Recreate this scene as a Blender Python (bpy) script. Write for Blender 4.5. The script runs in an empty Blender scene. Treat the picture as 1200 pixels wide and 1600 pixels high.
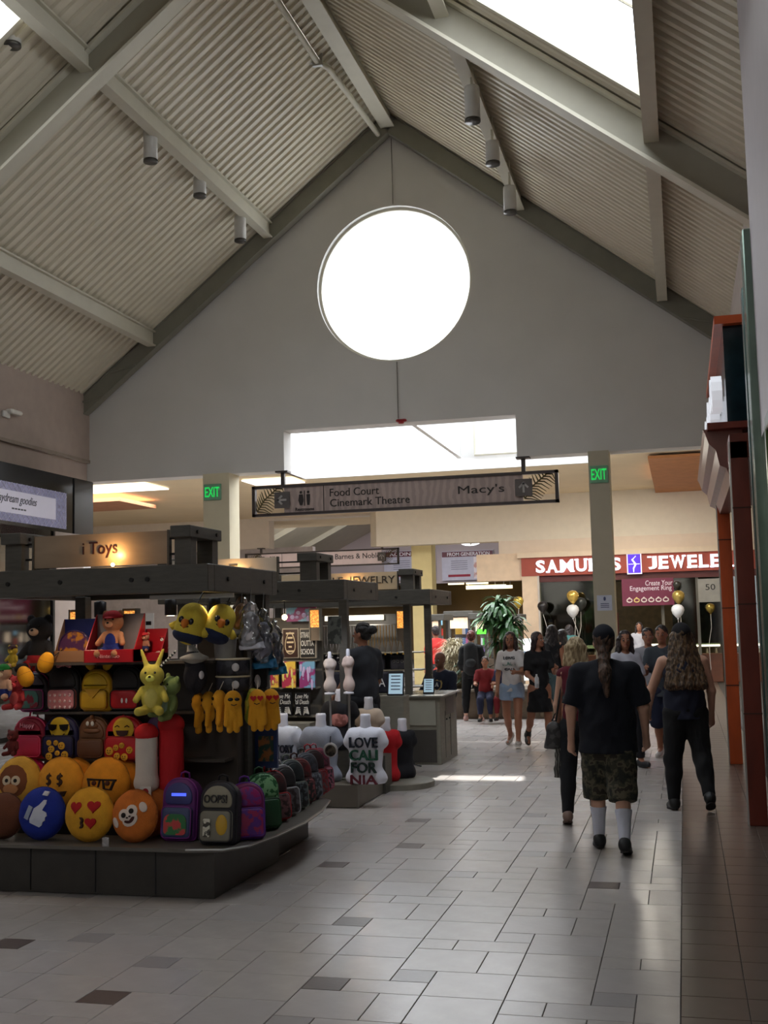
import bpy, math, random
import numpy as np
from mathutils import Vector, Matrix
R = math.radians
rnd = random.Random(7)
scene = bpy.context.scene
COL = scene.collection

# ---------------------------------------------------------------- camera
F, YAW, PIT, ROL, H = 1800.0, .2512, .0975, -.0236, 1.8
_w = np.array([-math.sin(YAW)*math.cos(PIT), math.cos(YAW)*math.cos(PIT), math.sin(PIT)])
_r0 = np.array([math.cos(YAW), math.sin(YAW), 0.0]); _u0 = np.cross(_r0, _w)
_r = math.cos(ROL)*_r0 + math.sin(ROL)*_u0; _u = -math.sin(ROL)*_r0 + math.cos(ROL)*_u0
cam_d = bpy.data.cameras.new('camera'); cam = bpy.data.objects.new('camera', cam_d); COL.objects.link(cam)
cam_d.sensor_fit = 'VERTICAL'; cam_d.sensor_height = 24; cam_d.sensor_width = 18; cam_d.lens = F/1600*24
cam_d.clip_start = .05; cam_d.clip_end = 400
cam.matrix_world = Matrix(((_r[0], _u[0], -_w[0], 0), (_r[1], _u[1], -_w[1], 0), (_r[2], _u[2], -_w[2], H), (0, 0, 0, 1)))
scene.camera = cam
def ray(px, py): return F*_w + (px-600)*_r - (py-800)*_u
def atY(px, py, y): d = ray(px, py); return Vector(np.array([0, 0, H]) + d*y/d[1])
def atX(px, py, x): d = ray(px, py); return Vector(np.array([0, 0, H]) + d*x/d[0])
def atZ(px, py, z): d = ray(px, py); return Vector(np.array([0, 0, H]) + d*(z-H)/d[2])

# ---------------------------------------------------------------- view, world, sun, skylights, added fill lights
vs = scene.view_settings
vs.view_transform = 'Standard'; vs.look = 'None'; vs.gamma = 1; vs.use_curve_mapping = False
vs.exposure = -0.04
scene.cycles.use_denoising = True
scene.cycles.max_bounces = 8; scene.cycles.diffuse_bounces = 5; scene.cycles.glossy_bounces = 3
scene.cycles.transmission_bounces = 6; scene.cycles.transparent_max_bounces = 8
scene.cycles.sample_clamp_indirect = 4.0
scene.cycles.caustics_reflective = False; scene.cycles.caustics_refractive = False
world = bpy.data.worlds.new('sky'); scene.world = world; world.use_nodes = True
bg = world.node_tree.nodes['Background']; bg.inputs[0].default_value = (.86, .93, 1, 1); bg.inputs[1].default_value = 4.2
def add_light(name, kind, loc, energy, color=(1, 1, 1), size=1, size_y=None, direction=(0, 0, -1), **kw):
    l = bpy.data.lights.new(name, kind); l.energy = energy; l.color = color
    if kind == 'AREA':
        l.shape = 'RECTANGLE'; l.size = size; l.size_y = size_y or size
    elif kind == 'SUN': l.angle = size
    else: l.shadow_soft_size = size
    for k, v in kw.items(): setattr(l, k, v)
    o = bpy.data.objects.new(name, l); COL.objects.link(o); o.location = loc
    o.rotation_euler = Vector(direction).to_track_quat('-Z', 'Y').to_euler(); return o
add_light('sun', 'SUN', (0, 0, 30), 7, (1, .95, .87), .01, direction=(.126, -1, -.75))
RX, RZ, RS = -4.84, 11.2, .787      # ridge x, deck height at the ridge, slope
def deckz(x): return RZ - RS*abs(x-RX)
SKY = [(-9.57, -7.19), (-2.47, -.1)]
SKYY = [(8.6, 12.5), (-6.5, -2.5)]
SKE = {SKY[0]: 11.75, SKY[1]: 12.5}
nrm = math.hypot(1, RS)
for (x0, x1) in SKY:
    for (y0, y1) in SKYY:
        pw = 85 if y0 > 0 else 70
        if y0 > 0: y1 = SKE[(x0, x1)]
        xm = (x0+x1)/2; s = 1 if xm > RX else -1
        lt = add_light('daylight_and_fill', 'AREA', (0, 0, 0), pw, (.93, .96, 1), y1-y0-.1, (x1-x0)*nrm-.1)
        up = Vector((s*RS/nrm, 0, 1/nrm)); ax = Vector((0, 1, 0)); c = Vector((xm, (y0+y1)/2, deckz(xm)))+up*.3
        m3 = Matrix((ax, up.cross(ax), up)).transposed(); lt.matrix_world = Matrix.Translation(c) @ m3.to_4x4()
add_light('daylight_and_fill', 'AREA', (-5.2, 23.8, 5.75), 560, (.95, .97, 1), 6.4, 4.6)
add_light('daylight_and_fill', 'AREA', (-.6, 29.0, 5.35), 430, (1, .93, .8), 3, 3)  # fill added below the solid cross-hall ceiling, no opening above it
add_light('daylight_and_fill', 'AREA', (-15, 27, 5.35), 480, (1, .93, .82), 3, 5)  # added fill brightening the left end of the cross hall
add_light('daylight_and_fill', 'AREA', (-11.2, 42, 7.1), 1300, (.97, .97, 1), 2, 8)  # fill added under the second hall's closed roof to brighten it
add_light('daylight_and_fill', 'AREA', (-9, 49, 6.6), 260, (.97, .97, 1), 6, 2)  # another added fill, towards the far end wall
add_light('shop_fill', 'POINT', (-2.6, 35.5, 2.7), 45, (1, .84, .6), .2)  # both points are added to lift the dark shop interior
add_light('shop_fill', 'POINT', (1.2, 35.5, 2.7), 45, (1, .84, .6), .2)

# ---------------------------------------------------------------- colours and materials
def lin(c):
    return tuple((v/255/12.92 if v/255 <= .04045 else ((v/255+.055)/1.055)**2.4) for v in c)
_M = {}
def mat(rgb, rough=.7, metal=0, var=.10, scale=5, bump=0, bscale=60, kind='noise', emis=0, rgb2=None, stretch=(1, 1, 1), spec=.5, trans=0, key=None):
    k = (tuple(rgb), rough, metal, var, scale, bump, bscale, kind, emis, rgb2, stretch, trans, key)
    if k in _M: return _M[k]
    m = bpy.data.materials.new('material_%03d' % len(_M)); _M[k] = m; m.use_nodes = True
    nt = m.node_tree; N = nt.nodes; L = nt.links; b = N['Principled BSDF']
    c = lin(rgb)
    b.inputs['Roughness'].default_value = rough; b.inputs['Metallic'].default_value = metal
    b.inputs['Specular IOR Level'].default_value = spec
    if trans: b.inputs['Transmission Weight'].default_value = trans
    tc = N.new('ShaderNodeTexCoord'); mp = N.new('ShaderNodeMapping'); mp.inputs['Scale'].default_value = stretch
    L.new(tc.outputs['Object'], mp.inputs[0])
    if kind == 'noise':
        t = N.new('ShaderNodeTexNoise'); t.inputs['Scale'].default_value = scale; t.inputs['Detail'].default_value = 4; out = t.outputs['Fac']
    elif kind == 'voronoi':
        t = N.new('ShaderNodeTexVoronoi'); t.inputs['Scale'].default_value = scale; out = t.outputs['Distance']
    elif kind == 'wave':
        t = N.new('ShaderNodeTexWave'); t.inputs['Scale'].default_value = scale; t.inputs['Distortion'].default_value = 6
        t.inputs['Detail'].default_value = 3; out = t.outputs['Fac']
    elif kind == 'camo':
        t = N.new('ShaderNodeTexNoise'); t.inputs['Scale'].default_value = scale; t.inputs['Detail'].default_value = 2; out = t.outputs['Fac']
    L.new(mp.outputs[0], t.inputs['Vector'])
    rp = N.new('ShaderNodeValToRGB'); L.new(out, rp.inputs[0])
    e = rp.color_ramp.elements
    if kind == 'camo':
        rp.color_ramp.interpolation = 'CONSTANT'
        cols = rgb2; e[0].color = (*c, 1); e[0].position = 0; e[1].position = .45; e[1].color = (*lin(cols[0]), 1)
        for p, q in ((.52, 1), (.6, 2)):
            n = e.new(p); n.color = (*lin(cols[q]), 1)
    else:
        c2 = lin(rgb2) if rgb2 else tuple(min(1, v*(1+var)) for v in c)
        c1 = c if rgb2 else tuple(v*(1-var) for v in c)
        e[0].position = .3; e[1].position = .7
        if rgb2 and kind == 'noise' and var > .5: e[0].position = .48; e[1].position = .54
        e[0].color = (*c1, 1); e[1].color = (*c2, 1)
    L.new(rp.outputs[0], b.inputs['Base Color'])
    if emis:
        L.new(rp.outputs[0], b.inputs['Emission Color']); b.inputs['Emission Strength'].default_value = emis
    if bump:
        n2 = N.new('ShaderNodeTexNoise'); n2.inputs['Scale'].default_value = bscale; L.new(mp.outputs[0], n2.inputs['Vector'])
        bp = N.new('ShaderNodeBump'); bp.inputs['Strength'].default_value = bump; bp.inputs['Distance'].default_value = .01
        L.new(n2.outputs['Fac'], bp.inputs['Height']); L.new(bp.outputs[0], b.inputs['Normal'])
    return m
def glassmat(tint=(235, 245, 242), rough=.02, opacity=.12):
    k = ('glass', tint, rough, opacity)
    if k in _M: return _M[k]
    m = bpy.data.materials.new('glass_%d' % len(_M)); _M[k] = m; m.use_nodes = True
    N = m.node_tree.nodes; L = m.node_tree.links; N.remove(N['Principled BSDF']); out = N['Material Output']
    tr = N.new('ShaderNodeBsdfTransparent'); tr.inputs[0].default_value = (*lin(tint), 1)
    gl = N.new('ShaderNodeBsdfGlossy'); gl.inputs['Roughness'].default_value = rough
    fr = N.new('ShaderNodeFresnel'); fr.inputs[0].default_value = 1.45
    ad = N.new('ShaderNodeMath'); ad.operation = 'ADD'; ad.inputs[1].default_value = opacity; L.new(fr.outputs[0], ad.inputs[0])
    mx = N.new('ShaderNodeMixShader'); L.new(ad.outputs[0], mx.inputs[0]); L.new(tr.outputs[0], mx.inputs[1]); L.new(gl.outputs[0], mx.inputs[2])
    L.new(mx.outputs[0], out.inputs[0]); return m
def frostmat():
    if 'frost' in _M: return _M['frost']
    m = bpy.data.materials.new('frosted_glass'); _M['frost'] = m; m.use_nodes = True
    N = m.node_tree.nodes; L = m.node_tree.links; N.remove(N['Principled BSDF']); out = N['Material Output']
    t = N.new('ShaderNodeBsdfTranslucent'); t.inputs[0].default_value = (.95, .97, 1, 1)
    d = N.new('ShaderNodeBsdfTransparent'); mx = N.new('ShaderNodeMixShader'); mx.inputs[0].default_value = .12
    L.new(t.outputs[0], mx.inputs[1]); L.new(d.outputs[0], mx.inputs[2]); L.new(mx.outputs[0], out.inputs[0]); return m

# ---------------------------------------------------------------- object helpers
WM = {}
def tagp(o, label=None, cat=None, group=None, kind=None):
    if label: o['label'] = label
    if cat: o['category'] = cat
    if group: o['group'] = group
    if kind: o['kind'] = kind
    return o
def thing(name, label, cat, loc=(0, 0, 0), rz=0, group=None, rot=None, kind=None):
    o = bpy.data.objects.new(name, None); COL.objects.link(o)
    o.empty_display_size = .1
    o.location = loc; o.rotation_euler = rot or (0, 0, rz)
    WM[o.name] = Matrix.Translation(Vector(loc)) @ o.rotation_euler.to_matrix().to_4x4()
    return tagp(o, label, cat, group, kind)
def dup(root, loc, rz=None, label=None, group=None, scale=None):
    def cp(o, parent):
        c = o.copy(); COL.objects.link(c)
        if parent: c.parent = parent
        WM[c.name] = Matrix.Identity(4)
        for ch in list(o.children): cp(ch, c)
        return c
    r = cp(root, None); r.location = loc
    if rz is not None: r.rotation_euler = (0, 0, rz) if not isinstance(rz, tuple) else rz
    if scale: r.scale = (scale,)*3 if not isinstance(scale, tuple) else scale
    if label: r['label'] = label
    if group: r['group'] = group
    return r
def link(name, me, parent=None, mats=None):
    for m in (mats if isinstance(mats, (list, tuple)) else [mats]):
        if m: me.materials.append(m)
    o = bpy.data.objects.new(name, me); COL.objects.link(o)
    if parent: o.parent = parent; WM[o.name] = WM[parent.name]
    else: WM[o.name] = Matrix.Identity(4)
    return o
class MB:
    def __init__(s): s.v = []; s.f = []; s.mi = []; s.cur = 0; s.sm = []; s.smooth = False
    def add(s, vs, fs):
        n = len(s.v); s.v += [tuple(v) for v in vs]
        for f in fs: s.f.append(tuple(i+n for i in f)); s.mi.append(s.cur); s.sm.append(s.smooth)
        return s
    def box(s, x0, x1, y0, y1, z0, z1, M=None, b=0):
        x0, x1 = min(x0, x1), max(x0, x1); y0, y1 = min(y0, y1), max(y0, y1); z0, z1 = min(z0, z1), max(z0, z1)
        b = min(b, (x1-x0)*.45, (y1-y0)*.45, (z1-z0)*.45)
        if b <= 0:
            V = [(x, y, z) for z in (z0, z1) for x, y in ((x0, y0), (x1, y0), (x1, y1), (x0, y1))]
            Fs = [(3, 2, 1, 0), (4, 5, 6, 7), (0, 1, 5, 4), (1, 2, 6, 5), (2, 3, 7, 6), (3, 0, 4, 7)]
        else:
            V = []
            for z, i in ((z0, b), (z0+b, 0), (z1-b, 0), (z1, b)):
                a = b if i else 0
                V += [(x0+a+b*(not a)*0, y0+i, z), (x1-a, y0+i, z), (x1-i, y1-a, z), (x0+i, y1-a, z)]
            # eight-sided ring for rounded vertical edges
            V = []
            for z, i in ((z0, b*.7), (z0+b, 0), (z1-b, 0), (z1, b*.7)):
                X0, X1, Y0, Y1 = x0+i, x1-i, y0+i, y1-i
                V += [(X0+b, Y0, z), (X1-b, Y0, z), (X1, Y0+b, z), (X1, Y1-b, z), (X1-b, Y1, z), (X0+b, Y1, z), (X0, Y1-b, z), (X0, Y0+b, z)]
            Fs = [tuple(range(7, -1, -1)), tuple(range(24, 32))]
            for r in range(3):
                for k in range(8): a = r*8+k; c = r*8+(k+1) % 8; Fs.append((a, c, c+8, a+8))
        if M is not None: V = [M @ Vector(v) for v in V]
        return s.add(V, Fs)
    def loft(s, rings, caps=True):
        # rings: lists of points, equal counts
        n = len(rings[0]); V = [p for r in rings for p in r]; Fs = []
        for k in range(len(rings)-1):
            for i in range(n):
                a = k*n+i; b = k*n+(i+1) % n; Fs.append((a, b, b+n, a+n))
        if caps: Fs.append(tuple(range(n-1, -1, -1))); Fs.append(tuple(range((len(rings)-1)*n, len(rings)*n)))
        return s.add(V, Fs)
    def cyl(s, a, b, r0, r1=None, n=12, caps=True):
        a = Vector(a); b = Vector(b); r1 = r0 if r1 is None else r1
        d = (b-a).normalized(); u = d.orthogonal().normalized(); w = d.cross(u)
        rings = [[c + (u*math.cos(2*math.pi*i/n) + w*math.sin(2*math.pi*i/n))*r for i in range(n)] for c, r in ((a, r0), (b, r1))]
        return s.loft(rings, caps)
    def tube(s, pts, r, n=6, closed=False):
        pts = [Vector(p) for p in pts]; rings = []
        for i, p in enumerate(pts):
            q = pts[(i+1) % len(pts)] if (closed or i < len(pts)-1) else p; o = pts[i-1] if (closed or i > 0) else p
            d = (q-o); d = d.normalized() if d.length > 1e-9 else Vector((0, 0, 1))
            ref = Vector((0, 0, 1)) if abs(d.z) < .9 else Vector((0, 1, 0))
            u = d.cross(ref).normalized(); w = d.cross(u)
            rr = r[i] if isinstance(r, (list, tuple)) else r
            rings.append([p + (u*math.cos(2*math.pi*k/n)+w*math.sin(2*math.pi*k/n))*rr for k in range(n)])
        if closed: rings.append(rings[0])
        return s.loft(rings, not closed)
    def lathe(s, prof, c=(0, 0, 0), n=20, sx=1, sy=1):
        rings = [[(c[0]+r*sx*math.cos(2*math.pi*i/n), c[1]+r*sy*math.sin(2*math.pi*i/n), c[2]+z) for i in range(n)] for r, z in prof]
        return s.loft(rings)
    def ell(s, c, r, n=16, m=10, M=None):
        r = (r, r, r) if not isinstance(r, (list, tuple)) else r
        rings = []
        for k in range(1, m):
            t = math.pi*k/m
            rings.append([Vector((r[0]*math.sin(t)*math.cos(2*math.pi*i/n), r[1]*math.sin(t)*math.sin(2*math.pi*i/n), -r[2]*math.cos(t))) for i in range(n)])
        C = Vector(c)
        V = [p for q in rings for p in q]; V += [Vector((0, 0, -r[2])), Vector((0, 0, r[2]))]
        Fs = []
        for k in range(m-2):
            for i in range(n): a = k*n+i; b = k*n+(i+1) % n; Fs.append((a, b, b+n, a+n))
        for i in range(n):
            Fs.append((len(V)-2, (i+1) % n, i)); Fs.append((len(V)-1, (m-2)*n+i, (m-2)*n+(i+1) % n))
        if M is not None: V = [M @ v for v in V]
        return s.add([v+C for v in V], Fs)
    def prism(s, poly, d0, d1, axis='y', bev=0, M=None):
        # poly: 2-D outline (x, z); extruded along y from d0 to d1; bev insets toward the centroid at both ends
        cx = sum(p[0] for p in poly)/len(poly); cz = sum(p[1] for p in poly)/len(poly)
        rad = max(math.hypot(p[0]-cx, p[1]-cz) for p in poly)
        if bev: lv = [(d0, 1-bev/rad), (d0+bev*.35*(1 if d1 > d0 else -1), 1-.3*bev/rad), (d0+bev*(1 if d1 > d0 else -1), 1), (d1-bev*(1 if d1 > d0 else -1), 1), (d1-bev*.35*(1 if d1 > d0 else -1), 1-.3*bev/rad), (d1, 1-bev/rad)]
        else: lv = [(d0, 1), (d1, 1)]
        rings = []
        for d, k in lv:
            ring = []
            for x, z in poly:
                X = cx+(x-cx)*k; Z = cz+(z-cz)*k
                p = Vector((X, d, Z)) if axis == 'y' else (Vector((d, X, Z)) if axis == 'x' else Vector((X, Z, d)))
                ring.append(M @ p if M is not None else p)
            rings.append(ring)
        return s.loft(rings)
    def mesh(s, name, smooth=False, M=None):
        me = bpy.data.meshes.new(name); V = s.v
        if M is not None: V = [M @ Vector(v) for v in V]
        me.from_pydata([tuple(v) for v in V], [], s.f)
        me.polygons.foreach_set('material_index', s.mi)
        me.polygons.foreach_set('use_smooth', [True]*len(s.f) if smooth else s.sm)
        me.update(); return me
    def build(s, name, m, parent=None, smooth=False, local=False, **tags):
        M = None
        if parent is not None and not local: M = WM[parent.name].inverted()
        o = link(name, s.mesh(name, smooth, M), parent, m); return tagp(o, **tags) if tags else o
def B(name, m, parent, x0, x1, y0, y1, z0, z1, b=0, local=False, **t):
    return MB().box(x0, x1, y0, y1, z0, z1, b=b).build(name, m, parent, local=local, **t)

_TX = {}
def textraw(st, ext=.5, offset=0, shear=0, bold=0):
    k = (st, ext, offset, shear)
    if k not in _TX:
        cu = bpy.data.curves.new('t', 'FONT'); cu.body = st; cu.size = 1; cu.extrude = ext; cu.offset = offset; cu.shear = shear
        cu.align_x = 'CENTER'; cu.resolution_u = 3; cu.space_line = .85
        ob = bpy.data.objects.new('t', cu); me = bpy.data.meshes.new_from_object(ob)
        V = [tuple(v.co) for v in me.vertices]; Fs = [tuple(p.vertices) for p in me.polygons]
        bpy.data.objects.remove(ob); bpy.data.meshes.remove(me); bpy.data.curves.remove(cu)
        _TX[k] = (V, Fs)
    return _TX[k]
def text(mb, st, c, w=None, h=None, depth=.006, M=None, offset=0, shear=0):
    # lettering facing -y, centred on c, fitted to width w and height h
    V, Fs = textraw(st, .5, offset, shear)
    xs = [v[0] for v in V]; ys = [v[1] for v in V]
    W0 = max(xs)-min(xs); H0 = max(ys)-min(ys); cx = (max(xs)+min(xs))/2; cy = (max(ys)+min(ys))/2
    sx = w/W0 if w else h/H0; sy = h/H0 if h else sx
    P = [Vector(((v[0]-cx)*sx, -v[2]*depth, (v[1]-cy)*sy)) for v in V]
    if M is not None: P = [M @ p for p in P]
    C = Vector(c); mb.add([p+C for p in P], Fs); return mb

# ---------------------------------------------------------------- smooth bodies from distance fields
class SDF:
    def __init__(s): s.ops = []
    def cap(s, a, b, ra, rb=None, k=.02, flat=0, fl=None):
        # flat: 1 cut at b, 2 cut at a, 3 both;  fl: flattening factors
        s.ops.append(('c', np.array(a, float), np.array(b, float), ra, ra if rb is None else rb, k, flat, fl)); return s
    def ell(s, c, r, k=.02, M=None):
        r = (r, r, r) if not isinstance(r, (tuple, list)) else r
        s.ops.append(('e', np.array(c, float), np.array(r, float), k, None if M is None else np.array(M.to_3x3()))); return s
    def cut(s, c, r, k=.01, M=None):
        s.ops.append(('x', np.array(c, float), np.array(r if isinstance(r, (tuple, list)) else (r,)*3, float), k, None)); return s
    def plane(s, p, n): s.ops.append(('p', np.array(p, float), np.array(n, float)/np.linalg.norm(n))); return s
    def arrays(s, vox):
        lo = np.full(3, 1e9); hi = np.full(3, -1e9); bb = []
        for o in s.ops:
            if o[0] == 'c':
                m = max(o[3], o[4]); f = np.array(o[7]) if o[7] else np.ones(3)
                l = np.minimum(o[1], o[2])-m*f.max(); h = np.maximum(o[1], o[2])+m*f.max(); kk = o[5]
            elif o[0] in 'ex':
                rr = o[2] if o[4] is None else np.full(3, o[2].max()); l = o[1]-rr; h = o[1]+rr; kk = o[3]
            else: bb.append(None); continue
            bb.append((l-kk-2*vox, h+kk+2*vox))
            if o[0] != 'x': lo = np.minimum(lo, l); hi = np.maximum(hi, h)
        lo -= 4*vox; hi += 4*vox
        n = np.ceil((hi-lo)/vox).astype(int)+1
        ax = [(lo[i]+vox*np.arange(n[i])).astype(np.float32) for i in range(3)]
        D = np.full(n, 1.0, np.float32)
        for o, w in zip(s.ops, bb):
            if w is None:
                X, Y, Z = np.ix_(*ax); D = np.maximum(D, (X-o[1][0])*o[2][0]+(Y-o[1][1])*o[2][1]+(Z-o[1][2])*o[2][2]); continue
            i0 = np.clip(np.floor((w[0]-lo)/vox).astype(int), 0, n-1); i1 = np.clip(np.ceil((w[1]-lo)/vox).astype(int)+1, 1, n)
            sl = tuple(slice(i0[i], i1[i]) for i in range(3))
            X, Y, Z = np.ix_(*[ax[i][sl[i]] for i in range(3)])
            if o[0] == 'c':
                a, b = o[1], o[2]; d = b-a; L2 = max(float(d@d), 1e-9)
                t = ((X-a[0])*d[0]+(Y-a[1])*d[1]+(Z-a[2])*d[2])/L2; tc = np.clip(t, 0, 1)
                f = o[7] or (1, 1, 1)
                q = np.sqrt(((X-a[0]-tc*d[0])/f[0])**2+((Y-a[1]-tc*d[1])/f[1])**2+((Z-a[2]-tc*d[2])/f[2])**2)
                e = (q-(o[3]+(o[4]-o[3])*tc))*min(f)
                L = math.sqrt(L2)
                if o[6] & 1: e = np.maximum(e, (t-1)*L)
                if o[6] & 2: e = np.maximum(e, -t*L)
                k = o[5]
            else:
                c, r = o[1], o[2]; X = X-c[0]; Y = Y-c[1]; Z = Z-c[2]
                if o[4] is not None:
                    m = o[4]; X, Y, Z = m[0, 0]*X+m[1, 0]*Y+m[2, 0]*Z, m[0, 1]*X+m[1, 1]*Y+m[2, 1]*Z, m[0, 2]*X+m[1, 2]*Y+m[2, 2]*Z
                k0 = np.sqrt((X/r[0])**2+(Y/r[1])**2+(Z/r[2])**2); k1 = np.sqrt((X/r[0]**2)**2+(Y/r[1]**2)**2+(Z/r[2]**2)**2)+1e-6
                e = k0*(k0-1)/k1; k = o[3]
            A = D[sl]
            if o[0] == 'x': D[sl] = np.maximum(A, -e); continue
            h = np.clip(.5+.5*(e-A)/k, 0, 1); D[sl] = e+(A-e)*h-k*h*(1-h)
        return D, lo, vox
    def mesh(s, name, vox=.012, fold=0, fscale=18, M=None):
        D, lo, v = s.arrays(vox)
        S = D < 0; c = sum(S[i:S.shape[0]-1+i, j:S.shape[1]-1+j, k:S.shape[2]-1+k].astype(np.int8) for i in (0, 1) for j in (0, 1) for k in (0, 1))
        act = (c > 0) & (c < 8); idx = np.full(act.shape, -1, np.int64); n = int(act.sum()); idx[act] = np.arange(n)
        I = np.argwhere(act); acc = np.zeros((n, 3)); cnt = np.zeros(n)
        cs = [(i, j, k) for i in (0, 1) for j in (0, 1) for k in (0, 1)]
        val = {q: D[I[:, 0]+q[0], I[:, 1]+q[1], I[:, 2]+q[2]].astype(float) for q in cs}
        for q in cs:
            for a in range(3):
                if q[a]: continue
                p = list(q); p[a] = 1; p = tuple(p); A = val[q]; Bv = val[p]; m = (A < 0) != (Bv < 0)
                t = np.where(m, A/np.where(m, A-Bv, 1), 0)
                pt = np.tile(np.array(q, float), (n, 1)); pt[:, a] += t; acc[m] += pt[m]; cnt[m] += 1
        P = lo+v*(I+acc/np.maximum(cnt, 1)[:, None])
        Q = []
        for a in range(3):
            b, d = (a+1) % 3, (a+2) % 3
            s0 = [slice(1, -1)]*3; s0[a] = slice(0, -1); s1 = [slice(1, -1)]*3; s1[a] = slice(1, None)
            A = S[tuple(s0)]; Bv = S[tuple(s1)]; E = np.argwhere(A != Bv); 
            if len(E) == 0: continue
            sg = A[E[:, 0], E[:, 1], E[:, 2]]
            off = np.array([1, 1, 1]); off[a] = 0; E = E+off
            def g(db, dd):
                e = E.copy(); e[:, b] -= db; e[:, d] -= dd; return idx[e[:, 0], e[:, 1], e[:, 2]]
            q = np.stack([g(1, 1), g(0, 1), g(0, 0), g(1, 0)], 1); q[~sg] = q[~sg][:, ::-1]; Q.append(q)
        Q = np.concatenate(Q); Q = Q[(Q >= 0).all(1)]
        if fold:
            x, y, z = P[:, 0]*fscale, P[:, 1]*fscale, P[:, 2]*fscale
            w = np.sin(x*1.3+1.7*np.sin(z*.9)+y)+.6*np.sin(z*1.1+1.3*np.sin(x*1.7+y*2.1))+.4*np.sin(x*2.9-z*1.6+y*1.2)
            cpt = P.mean(0); rdir = P-cpt; rdir[:, 2] = 0; rdir /= np.linalg.norm(rdir, axis=1)[:, None]+1e-6
            P = P+rdir*(w*fold)[:, None]
        me = bpy.data.meshes.new(name); me.vertices.add(len(P)); me.vertices.foreach_set('co', P.astype(np.float32).ravel())
        me.loops.add(Q.size); me.loops.foreach_set('vertex_index', Q.ravel().astype(np.int32))
        me.polygons.add(len(Q)); me.polygons.foreach_set('loop_start', np.arange(0, Q.size, 4, dtype=np.int32))
        me.polygons.foreach_set('use_smooth', np.ones(len(Q), bool)); me.update(calc_edges=True); me.validate()
        return me
    def build(s, name, m, parent=None, vox=.012, fold=0, fscale=18, **t):
        o = link(name, s.mesh(name, vox, fold, fscale), parent, m); return tagp(o, **t) if t else o   # coordinates are the parent's own
# ================================================================ THE SETTING
def struct(name, mb, m, parent=None, label=None, smooth=False):
    o = mb.build(name, m, parent, smooth=smooth)
    if parent is None: o['kind'] = 'structure'
    if label: o['label'] = label
    return o
WHITE = mat((214, 212, 209), .85, var=.03, scale=1.5, bump=.15, bscale=50)
CREAM = mat((222, 205, 172), .85, var=.04, scale=1.2)
PINKW = mat((186, 174, 178), .85, var=.04, scale=1.2)
BEAMW = mat((198, 193, 176), .55, var=.03)
DECK = mat((208, 200, 180), .5, var=.04, scale=3)
DECKR = DECK
GREYB = mat((132, 130, 118), .55, var=.04)
KIOSK = mat((76, 73, 67), .5, var=.14, scale=9, stretch=(1, 1, 6), bump=.1)
KIOSKL = mat((128, 124, 112), .5, var=.10, scale=6, stretch=(1, 1, 5))
BLACK = mat((22, 22, 26), .5, var=.2)
GLOSSB = mat((16, 16, 19), .12, var=.2)
STEEL = mat((190, 190, 188), .3, 1, var=.05)
XR, XL, YW, YT = 1.0, -11.0, 20.0, 20.42

# ---- floor: modular tiles (a 22-cell repeat of large, oblong and small tiles)
CX, CY, X0, Y0C = .205, .2, -.7125, 8.06
floor = struct('floor', MB().box(-24, 4, -10, 60, -.15, -.006), mat((66, 62, 58), .9, var=.1), label='mall floor of pale modular tiles')
TM = [mat(c, r, var=.05, scale=7, bump=.05, bscale=30) for c, r in (((174, 167, 163), .26), ((170, 164, 161), .28), ((177, 170, 166), .25), ((148, 143, 142), .30), ((92, 80, 76), .35))]
DARKT = mat((88, 76, 68), .28, var=.14, scale=5)
def tile_mesh(w, d, g=.0021, b=.002):
    mb = MB(); x0, x1, y0, y1 = g, w-g, g, d-g
    V = [(x0, y0, -.007), (x1, y0, -.007), (x1, y1, -.007), (x0, y1, -.007), (x0, y0, -b), (x1, y0, -b), (x1, y1, -b), (x0, y1, -b),
         (x0+b, y0+b, 0), (x1-b, y0+b, 0), (x1-b, y1-b, 0), (x0+b, y1-b, 0)]
    return V, [(0, 1, 5, 4), (1, 2, 6, 5), (2, 3, 7, 6), (3, 0, 4, 7), (4, 5, 9, 8), (5, 6, 10, 9), (6, 7, 11, 10), (7, 4, 8, 11), (8, 9, 10, 11)]
DOM = [(0, 0, 1, 1, 'g'), (1, 0, 2, 1, ''), (0, -2, 2, 2, ''), (2, -2, 1, 2, ''), (0, -3, 1, 1, 's'), (0, 1, 2, 2, ''), (0, 3, 2, 2, ''), (0, 5, 2, 2, '')]
tiles = []; DKS = {(0, 0), (-7.9, 6), (-10, 2), (-6, -12), (-11, -14), (-16, -10), (-5, 20), (-9, 12), (-8, 6)}
xs_max = -.095
for i in range(-120, 130):
    for j in range(-90, 90):
        ox, oy = 2*i+3*j, 4*i-5*j
        if not (-110 < ox < 8 and -45 < oy < 170): continue
        for (dx, dy, w, d, t) in DOM:
            cx, cy = ox+dx, oy+dy
            x0, y0 = X0+cx*CX, Y0C+cy*CY; x1, y1 = x0+w*CX, y0+d*CY
            lim = -.0975 if y0 < 20.5 else -.0975
            if x0 > lim-.02 or y0 < 1: continue
            x1 = min(x1, lim)
            if y0 < 20 and x0 < -11.2: continue
            if x0 < -24: continue
            mi = rnd.choice((0, 0, 1, 2))
            if t and (cx, cy) in DKS: mi = 4
            elif t: mi = rnd.choice((3, 0, 0, 1, 4 if rnd.random() < .16 else 3))
            tiles.append((x0, y0, x1-x0, y1-y0, mi, 0))
for k in range(-1, 170):
    for q in range(3):
        tiles.append((-.0975+q*.305, 1+k*.305, .305, .305, 5, 1))
def vis(t):
    p = np.array([t[0]+t[2]/2, t[1]+t[3]/2, -H]); z = p@_w
    if z < .5: return None
    X = 600+F*(p@_r)/z; Y = 800-F*(p@_u)/z
    return z if -60 < X < 1260 and -50 < Y < 1700 else None
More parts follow.
